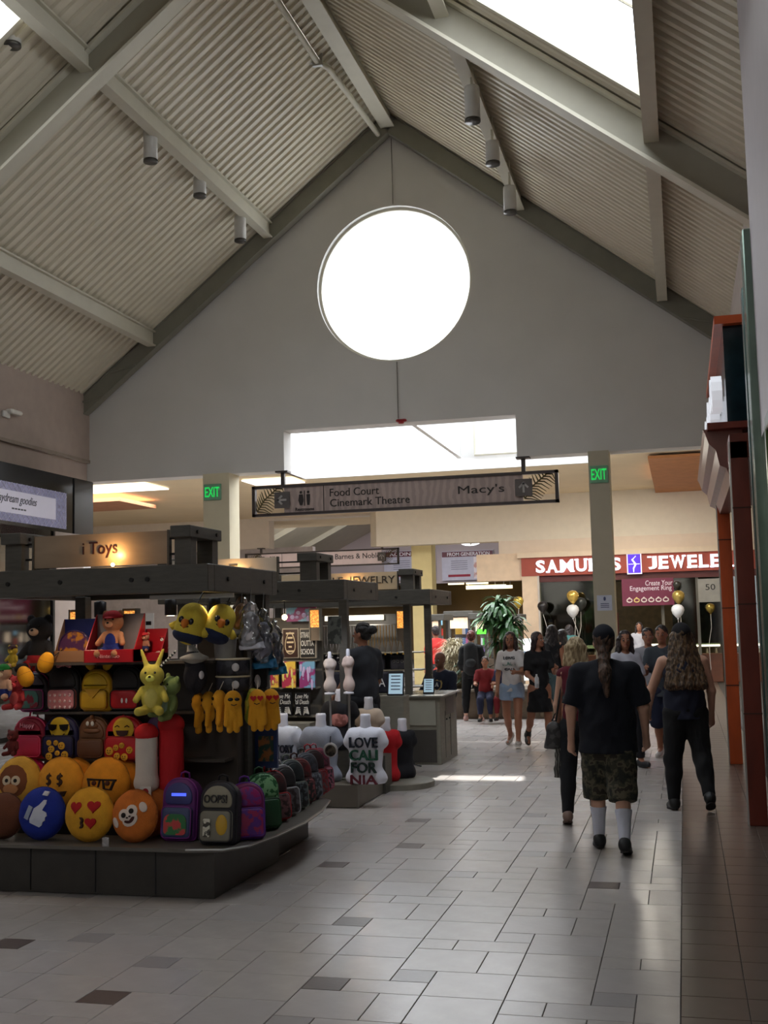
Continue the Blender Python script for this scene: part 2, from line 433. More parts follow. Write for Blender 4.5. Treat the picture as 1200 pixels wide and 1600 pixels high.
order = sorted([(vis(t), n) for n, t in enumerate(tiles) if vis(t) and not (t[0] < -3.3 and 7.4 < t[1] < 14)])
near = [n for _, n in order[:300]]; nearset = set(near); TMESH = {}
TALL = TM+[DARKT]
for n in near:
    x, y, w, d, mi, kd = tiles[n]; key = (round(w, 3), round(d, 3), mi)
    if key not in TMESH:
        V, Fs = tile_mesh(w, d); TMESH[key] = MB().add(V, Fs).mesh('tile'); TMESH[key].materials.append(TALL[mi])
    o = bpy.data.objects.new('tile', TMESH[key]); COL.objects.link(o); o.parent = floor; o.location = (x, y, 0)
mb = MB()
for n, (x, y, w, d, mi, kd) in enumerate(tiles):
    if n in nearset: continue
    V, Fs = tile_mesh(w, d); mb.cur = mi; mb.add([(a+x, b+y, c) for a, b, c in V], Fs)
mb.build('distant_tiles', TALL, floor)['kind'] = 'stuff'

# ---- gable wall with round window and notch
def wall_poly(mb, poly, holes, y0, y1):
    # outline polygon with holes, via triangulation
    from mathutils.geometry import tessellate_polygon
    loops = [poly]+holes; pts = [p for l in loops for p in l]
    tri = tessellate_polygon([[Vector((p[0], p[1], 0)) for p in l] for l in loops])
    n = len(pts); V = [(p[0], y0, p[1]) for p in pts]+[(p[0], y1, p[1]) for p in pts]
    Fs = []
    for a, b, c in tri:
        v = (Vector(pts[b])-Vector(pts[a])).cross(Vector(pts[c])-Vector(pts[a]))
        if v < 0: b, c = c, b
        Fs.append((a, b, c)); Fs.append((a+n, c+n, b+n))
    s = 0
    for l in loops:
        for i in range(len(l)): a = s+i; b = s+(i+1) % len(l); Fs.append((a, a+n, b+n, b))
        s += len(l)
    mb.add(V, Fs)
WC, WR = (-4.86, 8.02), 1.455
circ = [(WC[0]+WR*math.cos(2*math.pi*i/64), WC[1]+WR*math.sin(2*math.pi*i/64)) for i in range(64)]
g = MB(); out = [(XL-.2, 4.68), (-7.02, 4.68), (-7.02, 5.43), (-2.7, 5.43), (-2.7, 4.68), (XR+.6, 4.68), (XR+.6, deckz(XR+.6)), (RX, RZ+.05), (XL-.2, deckz(XL-.2))]
wall_poly(g, out, [circ], YW, YT)
struct('wall_front', g, WHITE, label='white gable wall with a round window')
w1 = thing('window_1', 'large round window in the white gable wall', None, (WC[0], YW, WC[1]), kind='structure')
mb = MB(); n = 64
mb.loft([[(WC[0]+r*math.cos(2*math.pi*i/n), y, WC[1]+r*math.sin(2*math.pi*i/n)) for i in range(n)] for r, y in ((WR, YW+.10), (WR-.05, YW+.10), (WR-.05, YW+.16), (WR, YW+.16))], caps=False)
mb.build('frame', BEAMW, w1)
mb = MB(); mb.prism([(WC[0]+(WR-.04)*math.cos(2*math.pi*i/n), WC[1]+(WR-.04)*math.sin(2*math.pi*i/n)) for i in range(n)], YW+.12, YW+.128); mb.build('pane', frostmat(), w1)
# ---- left and right walls
lw = MB(); lw.box(XL-.4, XL, -10, YW, 5.07, 6.6); lw.box(XL-.4, XL-.05, -10, YW, 4.2, 5.07); lw.box(XL-.5, XL-.12, -10, YW, 0, 4.2)
struct('wall_left', lw, mat((176, 160, 150), .85, var=.04), label='beige upper wall above the left storefronts')
struct('trim_1', MB().box(XL-.05, XL+.02, -10, YW, 5.04, 5.1), mat((150, 138, 126), .8), label='thin ledge along the left wall')
rw = MB(); rw.box(.95, 1.5, -10, 7.7, 0, 7.3); rw.box(.95, 1.5, 7.7, YW, 4.4, 7.3); rw.box(1.3, 1.5, 7.7, YW, 0, 4.4)
struct('wall_right', rw, mat((190, 178, 172), .85, var=.04), label='pinkish grey wall over the right storefronts')
struct('wall_back', MB().box(XL-.5, 1.6, -10.3, -10, 0, 11.3), WHITE, label='white wall behind the viewer')
# ---- roof: corrugated deck panels between purlins, skylights, rafters
roof = thing('ceiling', 'pitched corrugated metal roof deck', None, (RX, 5, RZ), kind='structure')
PUR = [RX-4.73-1.9, -9.57, -7.19, RX, -2.47, -.1, XR+.6]
def deck_panel(xa, xb, y0, y1):
    p = .19; mb = MB(); k = int((y1-y0)/p+.5); prof = []
    for i in range(k):
        y = y0+i*p; prof += [(y, 0), (y+p*.42, 0), (y+p*.52, .045), (y+p*.9, .045)]
    prof.append((y0+k*p, 0)); n = len(prof)
    V = [(xa, y, deckz(xa)+h) for y, h in prof]+[(xb, y, deckz(xb)+h) for y, h in prof]
    Fs = [(i, i+1, i+1+n, i+n) if xa < xb else (i, i+n, i+1+n, i+1) for i in range(n-1)]
    mb.add(V, [f[::-1] for f in Fs]); return mb
bays = [(XL-.1, -9.57), (-9.57, -7.19), (-7.19, RX), (RX, -2.47), (-2.47, -.1), (-.1, XR+.6)]
for xa, xb in bays:
    segs = [(-10, YW)]
    if (xa, xb) in SKY: segs = [(-10, -6.5), (-2.5, 8.6), (SKE[(xa, xb)], YW)]
    for y0, y1 in segs: deck_panel(xa, xb, y0, y1).build('deck_panel', DECK, roof)
tb = MB()
for s, xe in ((-1, XL-.3), (1, XR+.8)):
    for xa, xb in bays:
        if (s < 0) != (xb <= RX+.01): continue
        for y0, y1 in ([(-10, -6.6), (-2.4, 8.5), (SKE[(xa, xb)]+.1, YT)] if (xa, xb) in SKY else [(-10, YT)]):
            tb.add([(xa, y0, deckz(xa)+.1), (xb, y0, deckz(xb)+.1), (xb, y1, deckz(xb)+.1), (xa, y1, deckz(xa)+.1), (xa, y0, deckz(xa)+.2), (xb, y0, deckz(xb)+.2), (xb, y1, deckz(xb)+.2), (xa, y1, deckz(xa)+.2)],
                   [(3, 2, 1, 0), (4, 5, 6, 7), (0, 1, 5, 4), (1, 2, 6, 5), (2, 3, 7, 6), (3, 0, 4, 7)])
tb.build('roof_skin', GREYB, roof)
for n, (xa, xb) in enumerate(SKY):
    for m, (y0, y1) in enumerate(SKYY):
        if m == 0: y1 = SKE[(xa, xb)]
        s = thing('window_%d' % (2+n*2+m), 'bright rectangular skylight in the roof slope', None, ((xa+xb)/2, (y0+y1)/2, deckz((xa+xb)/2)), kind='structure')
        mb = MB()
        for (p, q, r, t) in ((xa, xb, y0-.06, y0), (xa, xb, y1, y1+.06)):
            mb.add([(p, r, deckz(p)-.03), (q, r, deckz(q)-.03), (q, t, deckz(q)-.03), (p, t, deckz(p)-.03), (p, r, deckz(p)+.35), (q, r, deckz(q)+.35), (q, t, deckz(q)+.35), (p, t, deckz(p)+.35)],
                   [(3, 2, 1, 0), (4, 5, 6, 7), (0, 1, 5, 4), (1, 2, 6, 5), (2, 3, 7, 6), (3, 0, 4, 7)])
        mb.build('curb', BEAMW, s)
        for k in range(1, 3):
            y = y0+(y1-y0)*k/3; p, q = xa+.05, xb-.05
            MB().tube([(p, y, deckz(p)+.3), (q, y, deckz(q)+.3)], .02).build('glazing_bar', BEAMW, s)
def ibeam(mb, pts, w, h, tf=.03, tw=.03, web=0):
    # I-section running through pts (bottom centre line), kept upright
    a, b = Vector(pts[0]), Vector(pts[1]); d = (b-a).normalized(); side = d.cross(Vector((0, 0, 1))).normalized(); up = side.cross(d)
    for (u0, u1, v0, v1) in ((-w/2, w/2, 0, tf), (-tw/2, tw/2, tf, h-tf), (-w/2, w/2, h-tf, h)):
        mb.cur = web if u0 == -tw/2 else 0
        mb.loft([[p+side*u+up*v for u, v in ((u0, v0), (u1, v0), (u1, v1), (u0, v1))] for p in (a, b)])
for x, nm in ((-9.57, ''), (-7.19, ''), (-2.47, ''), (-.1, '')):
    mb = MB(); z = deckz(x)-.30; ibeam(mb, [(x, -10, z), (x, YW-.2, z)], .17, .30, .03, .06)
    mb.build('purlin', BEAMW, roof)
mb = MB(); ibeam(mb, [(RX, -10, RZ-.32), (RX, YW-.2, RZ-.32)], .26, .30, .03, .1); mb.build('ridge_beam', BEAMW, roof)
for yy in (13.0, 5.6, -1.8):
    for s in (-1, 1):
        mb = MB(); xe = RX+s*6.7
        ibeam(mb, [(RX-s*.02, yy, RZ-.58), (xe, yy, RZ-.58-RS*6.68)], .24, .43, .04, .03, web=1); mb.build('rafter', [BEAMW, mat((158, 154, 140), .6, var=.03)], roof)
for s in (-1, 1):
    mb = MB(); xe = RX+s*6.7
    for a0 in (0,):
        ibeam(mb, [(RX-s*.02, YW-.14, RZ-.40), (xe, YW-.14, RZ-.40-RS*6.68)], .2, .31, .02, .16)
    mb.build('rake_beam', GREYB, roof)
    for k in (5.05, 5.75):     # little braces at the eaves
        MB().tube([(RX+s*k, YW-.26, deckz(RX+s*k)-.38), (RX+s*(k+.5), YW-.26, deckz(RX+s*(k+.5))-.1)], .018).build('brace', GREYB, roof)
# ridge pipe with clamps
pp = thing('sprinkler_pipe', 'white steel pipe with clamps running under the roof ridge', 'pipe', (RX-.42, 5, 10.75))
MB().tube([(RX-.42, -9, 10.80), (RX-.42, 16.9, 10.80), (RX-.30, 17.1, 10.78), (RX-.16, YW-.3, 10.74)], .05, 10).build('pipe_run', BEAMW, pp, smooth=True)
for y in (7, 10, 13.6, 16.9):
    MB().box(RX-.5, RX-.34, y-.03, y+.03, 10.73, 10.95).build('clamp', STEEL, pp); MB().cyl((RX-.62, y, 10.8), (RX-.42, y, 10.8), .02).build('bolt', STEEL, pp)
cb = thing('cable', 'thin vertical cable down the white gable wall above and below the round window', 'cable', (RX+.02, YW, 5.5))
for z0, z1 in ((5.5, 6.54), (9.5, 10.75)): MB().cyl((RX+.02, YW-.025, z0), (RX+.02, YW-.025, z1), .008, n=6).build('cable_run', mat((120, 118, 112)), cb)
al = thing('fire_alarm', 'small red fire alarm over the wall notch', 'alarm', (-4.76, YW-.06, 5.46))
MB().box(-4.86, -4.66, YW-.08, YW, 5.435, 5.48, b=.02).build('body', mat((150, 20, 30), .5), al); MB().cyl((-4.76, YW-.05, 5.40), (-4.76, YW-.05, 5.44), .045, .06).build('horn', mat((150, 20, 30), .5), al)
# cylinder lights under the purlins
def can_light(px, pt, pb, y, xp, label):
    a = atY(px, pt, y); c = atY(px, pb, y); xx = a.x; h = a.z-c.z; z = c.z; t = thing('cylinder_light', label, 'ceiling light', (xx, y, a.z), group='cylinder lights under the purlins'); r = .105
    MB().lathe([(r, 0), (r, h-.03), (r*.93, h), (.02, h)], (xx, y, z), 18).build('housing', mat((205, 203, 198), .35), t, smooth=True)
    MB().lathe([(r*.98, -.012), (r*1.02, .0), (r*1.02, .03), (r*.86, .03), (r*.86, -.005)], (xx, y, z), 18).build('trim_ring', mat((90, 88, 86), .3, .6), t, smooth=True)
    MB().lathe([(r*.8, .01), (r*.4, .05), (.01, .06)], (xx, y, z-.02), 14).build('lamp', mat((190, 190, 190), .2), t, smooth=True)
    MB().tube([(xx, y, a.z-.02), (xx, y, deckz(xp)-.1), (xp, y, deckz(xp)-.15)], .02).build('bracket', BEAMW, t)
can_light(235, 205, 253, 15.1, -7.19, 'white cylinder light under the left roof purlin, nearest of its three')
can_light(312, 278, 307, 16.9, -7.19, 'short white cylinder light in the middle of the left three')
can_light(375, 338, 377, 18.65, -7.19, 'white cylinder light under the left purlin closest to the gable wall')
can_light(20, 14, 72, 12.0, -7.19, 'white cylinder light against the bright left skylight')
can_light(737, 136, 190, 14.6, -2.47, 'white cylinder light under the right purlin, nearest of its three')
can_light(769, 222, 257, 16.3, -2.47, 'white cylinder light in the middle of the right three')
can_light(796, 292, 333, 18.0, -2.47, 'white cylinder light under the right purlin closest to the gable wall')
lt = thing('wall_light', 'small white emergency lamp on the beige left wall', 'wall lamp', (-10.9, 17.2, 5.55))
MB().box(-11, -10.86, 17.1, 17.45, 5.53, 5.6, b=.02).build('housing', mat((225, 222, 215), .4), lt); MB().box(-11, -10.95, 17.0, 17.2, 5.45, 5.56, b=.01).build('back_plate', mat((225, 222, 215), .4), lt)

# ---- cross hall beyond the gable
CZ = 5.42
ch = MB()
# ceiling slab with skylight wells: strips around openings
for x0, x1, y0, y1 in ((-24, -10.2, YT, 40), (-10.2, -8.9, YT, 22.3), (-10.2, -8.9, 25.4, 40), (-8.9, -1.6, 26.9, 36), (-1.6, 4, YT, 36), (-4, 4, 36, 54), (-24, -18, 40, 54)):
    ch.box(x0, x1, y0, y1, CZ, CZ+.15)
struct('ceiling_cross_hall', ch, CREAM, label='cream flat ceiling of the cross hall beyond')
wl = MB()
wl.box(-8.95, -8.85, YT, 26.8, CZ, CZ+.35); wl.box(-8.9, -5.0, 26.8, 26.9, CZ, CZ+.35)
wl.box(-5.0, -1.6, 26.8, 26.9, CZ, 6.95); wl.box(-1.6, -1.5, YT, 26.8, CZ, 6.95); wl.box(-5.05, -4.95, YT+1.6, 26.8, CZ+.3, 6.95)

for x0, x1, z, ga in ((-8.84, -5.06, 5.78, 20.92), (-4.94, -1.62, 6.96, 22.55)):
    for y0, y1 in ((YT+.02, ga), (ga+.4, 26.78)):  # panes added to block the sun except through a narrow clear slit
        g = MB().box(x0, x1, y0, y1, z, z+.01); o = g.build('window_7', frostmat()); o['kind'] = 'structure'; o['label'] = 'frosted skylight pane added over the cross hall to shape the sun streak'
struct('trim_2', wl, WHITE, label='white walls of the skylight well')
fr = MB(); fr.tube([(-4.6, 26.7, 6.75), (-4.6, 26.7, 5.75), (-2.3, 26.7, 5.75), (-2.3, 26.7, 6.75)], .04); struct('trim_3', fr, BEAMW, label='white frame on the skylight well wall')
def cove(x0, x1, y0, y1, z=CZ-.02):
    return MB().box(x0, x1, y0, y1, z-.03, z)
for n, (x0, x1, y0, y1) in enumerate(((-15.6, -12.6, 25.6, 27.0), (-10.3, -9.0, 26.2, 27.2))):
    o = cove(x0, x1, y0, y1).build('ceiling_light_panel', mat((255, 252, 245), .5, emis=1.6, var=.01)); tagp(o, ('long bright ceiling panel beyond the left end of the gable wall', 'short bright ceiling panel left of the hanging direction sign')[n], 'ceiling light')
struct('trim_4', MB().box(-16.8, -14.2, 27.4, 29.6, 5.2, 5.3), mat((170, 120, 90), .7), label='brown soffit panel beyond the left of the gable')
struct('trim_5', MB().box(-.6, 2.6, 25.8, 33, 5.3, 5.36), mat((176, 118, 72), .7), label='tan brown soffit over the jewellery shop')
far = MB()
far.box(-8.72, 4, 33, 33.5, 4.12, 7); far.box(-9.6, -8.72, 35.6, 36.0, 4.3, 7)
struct('wall_far_right', far, mat((224, 214, 196), .85, var=.03), label='cream wall above the jewellery shop')
far = MB(); far.box(-24, -13.2, 36, 36.5, 4.42, 7); far.box(-13.2, -9.6, 36, 36.5, 5.35, 7)
struct('wall_far_left', far, mat((222, 212, 200), .85, var=.03), label='pale wall with a notch over the second hanging sign')
far = MB(); far.box(-24, -12.5, 38.5, 38.8, 0, 4.6); struct('wall_far', far, mat((214, 208, 212), .85), label='far grey wall under the second beam')
struct('wall_cross_left', MB().box(-24.3, -24, YT, 60, 0, 7), CREAM, label='far left end wall of the cross hall')
struct('wall_cross_right', MB().box(4, 4.3, YW, 60, 0, 7), CREAM, label='far right end wall of the cross hall')
struct('wall_gable_left', MB().box(-24, XL-.2, YW, YT, 0, 7), WHITE)
# second hall roof seen through the notch
r2 = thing('ceiling_second_hall', 'sloping roof of the second hall seen through the far notch', None, (-11, 45, 7), kind='structure')
def slab(mb, x0, z0, x1, z1, y0, y1, t=.12):
    mb.add([(x0, y0, z0), (x1, y0, z1), (x1, y1, z1), (x0, y1, z0), (x0, y0, z0+t), (x1, y0, z1+t), (x1, y1, z1+t), (x0, y1, z0+t)],
           [(3, 2, 1, 0), (4, 5, 6, 7), (0, 1, 5, 4), (1, 2, 6, 5), (2, 3, 7, 6), (3, 0, 4, 7)])
mb = MB(); slab(mb, -18, 4.6, -11.4, 7.9, 36.5, 56); mb.build('deck_panel', DECK, r2)
mb = MB(); slab(mb, -11.4, 7.9, -4, 4.6, 36.5, 56); mb.build('deck_panel', DECK, r2)
for y in (40, 44.5, 49):
    for (xa, za, xb, zb) in ((-18, 4.35, -11.4, 7.65), (-11.4, 7.65, -4, 4.35)):
        mb = MB(); ibeam(mb, [(xa, y, za), (xb, y, zb)], .2, .3); mb.build('rafter', BEAMW, r2)
EW_ = atY(735, 853, 54); EWX, EWZ = EW_.x, EW_.z+1.05
mb = MB(); semi = [(EWX+1.05*math.cos(2*math.pi*i/32), EWZ+1.05*math.sin(2*math.pi*i/32)) for i in range(32)]
wall_poly(mb, [(-24, 3.7), (4, 3.7), (4, 8.2), (-24, 8.2)], [semi], 54, 54.3); struct('wall_end', mb, PINKW, label='far end wall with a round window over the posters')
w6 = thing('window_6', 'far round window above the posters', None, (EWX, 54, EWZ), kind='structure')
MB().prism([(EWX+1.04*math.cos(2*math.pi*i/32), EWZ+1.04*math.sin(2*math.pi*i/32)) for i in range(32)], 54.15, 54.16).build('pane', frostmat(), w6)
MB().box(EWX-.03, EWX+.03, 54.1, 54.2, EWZ-1, EWZ+1).build('glazing_bar', BEAMW, w6)
struct('wall_end_shop', MB().box(-24, 4, 58, 58.3, 0, 4), mat((120, 98, 66), .8, var=.2, scale=.6), label='dim brown interior wall of the far shop')
struct('ceiling_end_shop', MB().box(-24, 4, 54.3, 58, 3.95, 4.1), mat((150, 130, 86), .8), label='ceiling of the far shop')
# exit columns
def column(n, x0, x1, y0, y1, m, ztop=4.68):
    mb = MB(); mb.box(x0, x1, y0, y1, 0, ztop); 
    return struct('column_%d' % n, mb, m)
def exit_sign(x0, x1, y, z0, z1, label):
    t = thing('exit_sign', label, 'exit sign', ((x0+x1)/2, y, (z0+z1)/2))
    B('housing', mat((120, 165, 136), .5), t, x0, x1, y-.03, y, z0, z1, b=.008)
    mb = MB(); text(mb, 'EXIT', ((x0+x1)/2, y-.036, (z0+z1)/2), (x1-x0)*.82, (z1-z0)*.62, .006, offset=.01)
    mb.build('lettering', mat((30, 210, 90), .5, emis=.8, var=.01), t)
COLM = mat((186, 178, 158), .8, var=.03)
column(1, -1.46, -1.11, YW-.15, YW+.35, COLM).__setitem__('label', 'square beige column with an exit sign beside the jewellery shop')
column(2, -8.57, -8.05, YW-.15, YW+.35, mat((210, 200, 172), .8, var=.03)).__setitem__('label', 'square cream column with an exit sign behind the stalls')
exit_sign(-1.44, -1.13, YW-.151, 4.12, 4.42, 'green EXIT sign on the column in front of the jewellery shop')
exit_sign(-8.55, -8.2, YW-.151, 4.18, 4.48, 'green EXIT sign on the column behind the toy stall')
ym = mat((235, 218, 160), .8, var=.03)
column(3, -7.9, -7.28, 34, 34.6, ym, 4.3).__setitem__('label', 'pale yellow column behind the jewellery kiosk')
nt = thing('notice', 'white notice with a small dark figure taped to the beige column', 'notice', (-1.28, YW-.152, 1.95))
p = atY(945, 942, YW-.16)
B('sheet', mat((200, 205, 222), .6), nt, p.x-.13, p.x+.12, YW-.156, YW-.151, p.z-.13, p.z+.13)
mb = MB(); mb.ell((p.x, YW-.157, p.z+.07), (.02, .003, .035)); 
for i in range(3): mb.box(p.x-.07, p.x+.07, YW-.158, YW-.156, p.z-.02-i*.03, p.z-.008-i*.03)
mb.build('print', mat((70, 80, 120)), nt)
# ================================================================ HANGING SIGNS
BROWN = mat((104, 92, 86), .45, var=.08, scale=30); FRAME = mat((62, 52, 50), .4); LETT = mat((40, 33, 32), .5, var=0)
def leaf_screen(mb, x0, x1, y, z0, z1, n=9):
    # carved frond: bars fanning from a corner spine
    w = x1-x0; h = z1-z0; S_ = [(x0+w*.05, z0+h*.1), (x0+w*.3, z0+h*.55), (x0+w*.75, z0+h*.98)]
    mb.tube([(a, y, b) for a, b in S_], .014, 5)
    for i in range(11):
        t = i/10; k = min(1, int(t*2)); f = t*2-k; a = (S_[k][0]+(S_[k+1][0]-S_[k][0])*f, S_[k][1]+(S_[k+1][1]-S_[k][1])*f) if t < 1 else S_[2]
        mb.tube([(a[0], y, a[1]), (a[0]+w*.18, y, a[1]-h*.02), (min(x1, a[0]+w*.42), y, max(z0, a[1]-h*.22))], [.014, .012, .005], 4)
        mb.tube([(a[0], y, a[1]), (max(x0, a[0]-w*.05), y, min(z1, a[1]+h*.15)), (max(x0, a[0]-w*.1), y, min(z1, a[1]+h*.34))], [.014, .012, .005], 4)
def direction_sign(y, x0, x1, z0, z1, ztop, label, lines, right, restroom=True, pm=None):
    t = thing('direction_sign', label, 'sign', ((x0+x1)/2, y, z0)); s = (x1-x0)/5.65; e = .62*s
    mb = MB()
    for a, b, c, d in ((x0, x1, z0, z0+.05*s), (x0, x1, z1-.05*s, z1), (x0, x0+.06*s, z0, z1), (x1-.06*s, x1, z0, z1)): mb.box(a, b, y-.05*s, y+.05*s, c, d)
    mb.build('frame', FRAME, t)
    B('panel', pm or mat((176, 158, 152), .5, var=.10, kind='wave', scale=2.5), t, x0+e, x1-e, y-.02*s, y+.02*s, z0+.05*s, z1-.05*s)
    for a, b in ((x0+.06*s, x0+e), (x1-e, x1-.06*s)):
        mb = MB(); leaf_screen(mb, a, b, y, z0+.05*s, z1-.05*s); mb.build('leaf_screen', mat((96, 86, 52), .5), t)
    for a in (x0+e-.02, x1-e+.02):
        B('arrow_plate', mat((92, 86, 84), .4), t, a-.15*s, a+.15*s, y-.09*s, y-.055*s, (z0+z1)/2-.15*s, (z0+z1)/2+.15*s, b=.01)
        MB().box(a-.035*s, a+.035*s, y-.035*s, y+.035*s, z1-.04, ztop).box(a-.12*s, a+.12*s, y-.1*s, y+.1*s, ztop-.03, ztop).build('hanger', FRAME, t)
    zc = (z0+z1)/2; m = mat((170, 166, 164), .4, var=0)
    a = x0+e-.02; MB().box(a-.09*s, a+.09*s, y-.1*s, y-.09*s, zc-.018*s, zc+.018*s).prism([(a-.1*s, zc), (a-.01*s, zc-.09*s), (a+.02*s, zc-.07*s), (a-.05*s, zc), (a+.02*s, zc+.07*s), (a-.01*s, zc+.09*s)], y-.1*s, y-.09*s).build('arrow', m, t)
    a = x1-e+.02; MB().box(a-.018*s, a+.018*s, y-.1*s, y-.09*s, zc-.09*s, zc+.08*s).prism([(a, zc+.1*s), (a-.09*s, zc+.01*s), (a-.07*s, zc-.02*s), (a, zc+.05*s), (a+.07*s, zc-.02*s), (a+.09*s, zc+.01*s)], y-.1*s, y-.09*s).build('arrow', m, t)
    yl = y-.028*s; mb = MB()
    for st, cx, cz, w, h, in lines: text(mb, st, (cx, yl, cz), w, h, .012)
    mb.build('lettering', LETT, t)
    if restroom:
        a = x0+1.02*s; mb = MB()
        for sx in (-.07, .07):
            mb.ell((a+sx*s, yl, zc+.13*s), (.025*s, .006, .025*s)); 
            mb.prism([(a+(sx-.035)*s, zc+.09*s), (a+(sx+.035)*s, zc+.09*s), (a+(sx+(.05 if sx < 0 else .03))*s, zc-.02*s), (a+(sx+.02)*s, zc-.11*s), (a+(sx-.02)*s, zc-.11*s), (a+(sx-(.05 if sx < 0 else .03))*s, zc-.02*s)], yl-.006, yl+.006)
        mb.box(a-.006*s, a+.006*s, yl-.006, yl+.006, zc-.12*s, zc+.16*s); text(mb, 'Restrooms', (a, yl, zc-.18*s), .36*s, .06*s, .012)
        mb.box(x0+1.38*s, x0+1.39*s, yl-.006, yl+.006, z0+.05*s, z1-.05*s); mb.build('pictogram', LETT, t)
p = lambda px, py: atY(px, py, YW+.1)
direction_sign(YW+.1, -7.68, -2.0, 3.85, 4.42, 4.68, 'brown hanging sign reading Food Court and Macy\'s below the gable wall',
    [('Food Court', p(554, 768).x, p(554, 768).z, .93, .145), ('Cinemark Theatre', p(578, 783).x, p(578, 783).z, 1.5, .14), ("Macy's", p(752, 766).x, p(752, 766).z, .83, .19)], '')
p = lambda px, py: atY(px, py, 36)
direction_sign(35.9, -14.0, -8.75, 3.72, 4.25, 4.42, 'pale hanging sign reading Barnes & Noble far beyond the stalls', [('Barnes & Noble', p(560, 869).x, p(560, 869).z, 1.5, .17)], '', pm=mat((226, 206, 204), .5, var=.04, emis=.12))

# ================================================================ LEFT SHOP SIGN
t = thing('shop_sign', 'glossy black shop sign box with a lavender trellis-bordered panel at the left wall', 'shop sign', (-10.2, 17, 3.5))
xs = -10.15; a = atX(0, 719, xs); b = atX(115, 748, xs); c = atX(144, 755, xs); d = atX(144, 838, xs)
ye = c.y
B('box', GLOSSB, t, -10.95, xs, 11, ye, d.z, c.z+.02)
B('end_cap', mat((38, 36, 37), .3), t, xs, xs+.02, b.y, ye, d.z, c.z+.01)
q0 = atX(0, 751, xs); q1 = atX(103, 771, xs); q2 = atX(103, 827, xs)
z1, z0 = q1.z, q2.z; yb = q1.y; LAV = mat((172, 168, 190), .3, var=.02)
B('panel', mat((120, 118, 150), .3, var=.1, emis=.25), t, xs, xs+.012, 12, yb, z0, z1)
B('name_field', mat((188, 184, 200), .25, var=.02, emis=.25), t, xs+.012, xs+.02, 12, yb-.36, z0+.13, z1-.13)
mb = MB(); n = 0
for zz in (z0+.065, z1-.065):
    yy = yb-.08
    while yy > 13:
        mb.tube([(xs+.016, yy-.07, zz), (xs+.016, yy, zz+.065), (xs+.016, yy+.07, zz), (xs+.016, yy, zz-.065)], .007, 4, closed=True); yy -= .145
for zz in (z0+.2, (z0+z1)/2, z1-.2):
    for yy in (yb-.1, yb-.25): mb.tube([(xs+.016, yy-.07, zz), (xs+.016, yy, zz+.08), (xs+.016, yy+.07, zz), (xs+.016, yy, zz-.08)], .007, 4, closed=True)
mb.build('trellis', mat((205, 202, 220), .4), t)['kind'] = 'stuff'
Mx = Matrix.Rotation(math.pi/2, 4, 'Z'); mb = MB()
q = atX(25, 782, xs); text(mb, 'daydream goodies', (xs+.022, q.y, q.z), 1.15, .17, .006, M=Mx, shear=.4)
q = atX(28, 796, xs); [mb.box(xs+.02, xs+.024, q.y-.2+.085*k_, q.y-.14+.085*k_, q.z-.012, q.z+.012) for k_ in range(5)]; mb.build('lettering', mat((50, 48, 60), .4), t)
t = thing('storefront', 'dark storefront of glass below the black shop sign', 'storefront', (-10.6, 15, 0))
B('glazing', glassmat((90, 100, 95), .05, .2), t, -10.9, -10.87, 8, ye-.05, .1, d.z)
B('back_panel', mat((60, 58, 54), .6, var=.3, scale=2), t, -11.1, -11.0, 8, ye-.05, 0, d.z)
for y in (10, 12, 14, 16, ye-.1): B('mullion', mat((60, 60, 60), .3, .6), t, -10.92, -10.84, y-.03, y+.03, 0, d.z)

# ================================================================ RIGHT PORTAL AND STOREFRONTS
OR = mat((186, 78, 30), .45, var=.18, scale=6, stretch=(1, 1, .3)); ORD = mat((116, 44, 28), .4, var=.2, scale=6, stretch=(1, 1, .3))
t = thing('shop_portal', 'orange-brown wooden shop portal with a deep cornice on the right side', 'shop portal', (.55, 12.5, 0))
for y0, y1, m in ((10.6, 11.0, ORD), (14.95, 15.3, OR)):
    B('post', m, t, .47, .62, y0, y1, 0, 3.35, b=.004)
    for z in (.95, 1.9, 2.75): B('joint', mat((70, 34, 20), .6), t, .466, .624, y0-.004, y1, z, z+.012)
    B('metal_edge', STEEL, t, .455, .47, y0+.02, y0+.05, 0, 3.35)
B('lintel', ORD, t, .47, .95, 10.6, 15.3, 3.2, 3.42)
mb = MB(); prof = [(.62, 3.30), (.50, 3.30), (.46, 3.42), (.40, 3.45), (.37, 3.6), (.31, 3.66), (.28, 3.76), (.26, 3.80), (.62, 3.80)]
mb.prism([(x, z-.22) for x, z in prof], 11.3, 15.5); mb.build('cornice', mat((138, 92, 84), .35, var=.1), t)
B('sill', ORD, t, .3, .95, 11.15, 15.6, 3.56, 3.62)
B('sign_board', mat((22, 40, 48), .1, var=.6, scale=3, rgb2=None), t, .50, .72, 11.5, 15.2, 3.62, 4.62)
B('cap', mat((190, 80, 30), .45), t, .42, .8, 11.4, 15.3, 4.62, 4.70); B('side_edge', mat((120, 60, 40), .4), t, .44, .5, 15.15, 15.25, 3.62, 4.62)
mb = MB(); lt_m = mat((235, 238, 245), .3, emis=.5, var=0)
for k, ch in enumerate('OOOOOOOO'):
    mb = MB(); text(mb, ch, (.42, 11.75+k*.44, 4.0+.06*math.sin(k*2)), None, .36, .1, M=Matrix.Rotation(-math.pi/2, 4, 'Z'), offset=.01)
    mb.build('letter', lt_m, t)
t = thing('green_framed_window', 'glass shop window in a dark green metal frame at the right edge', 'shop window', (.62, 8.5, 0))
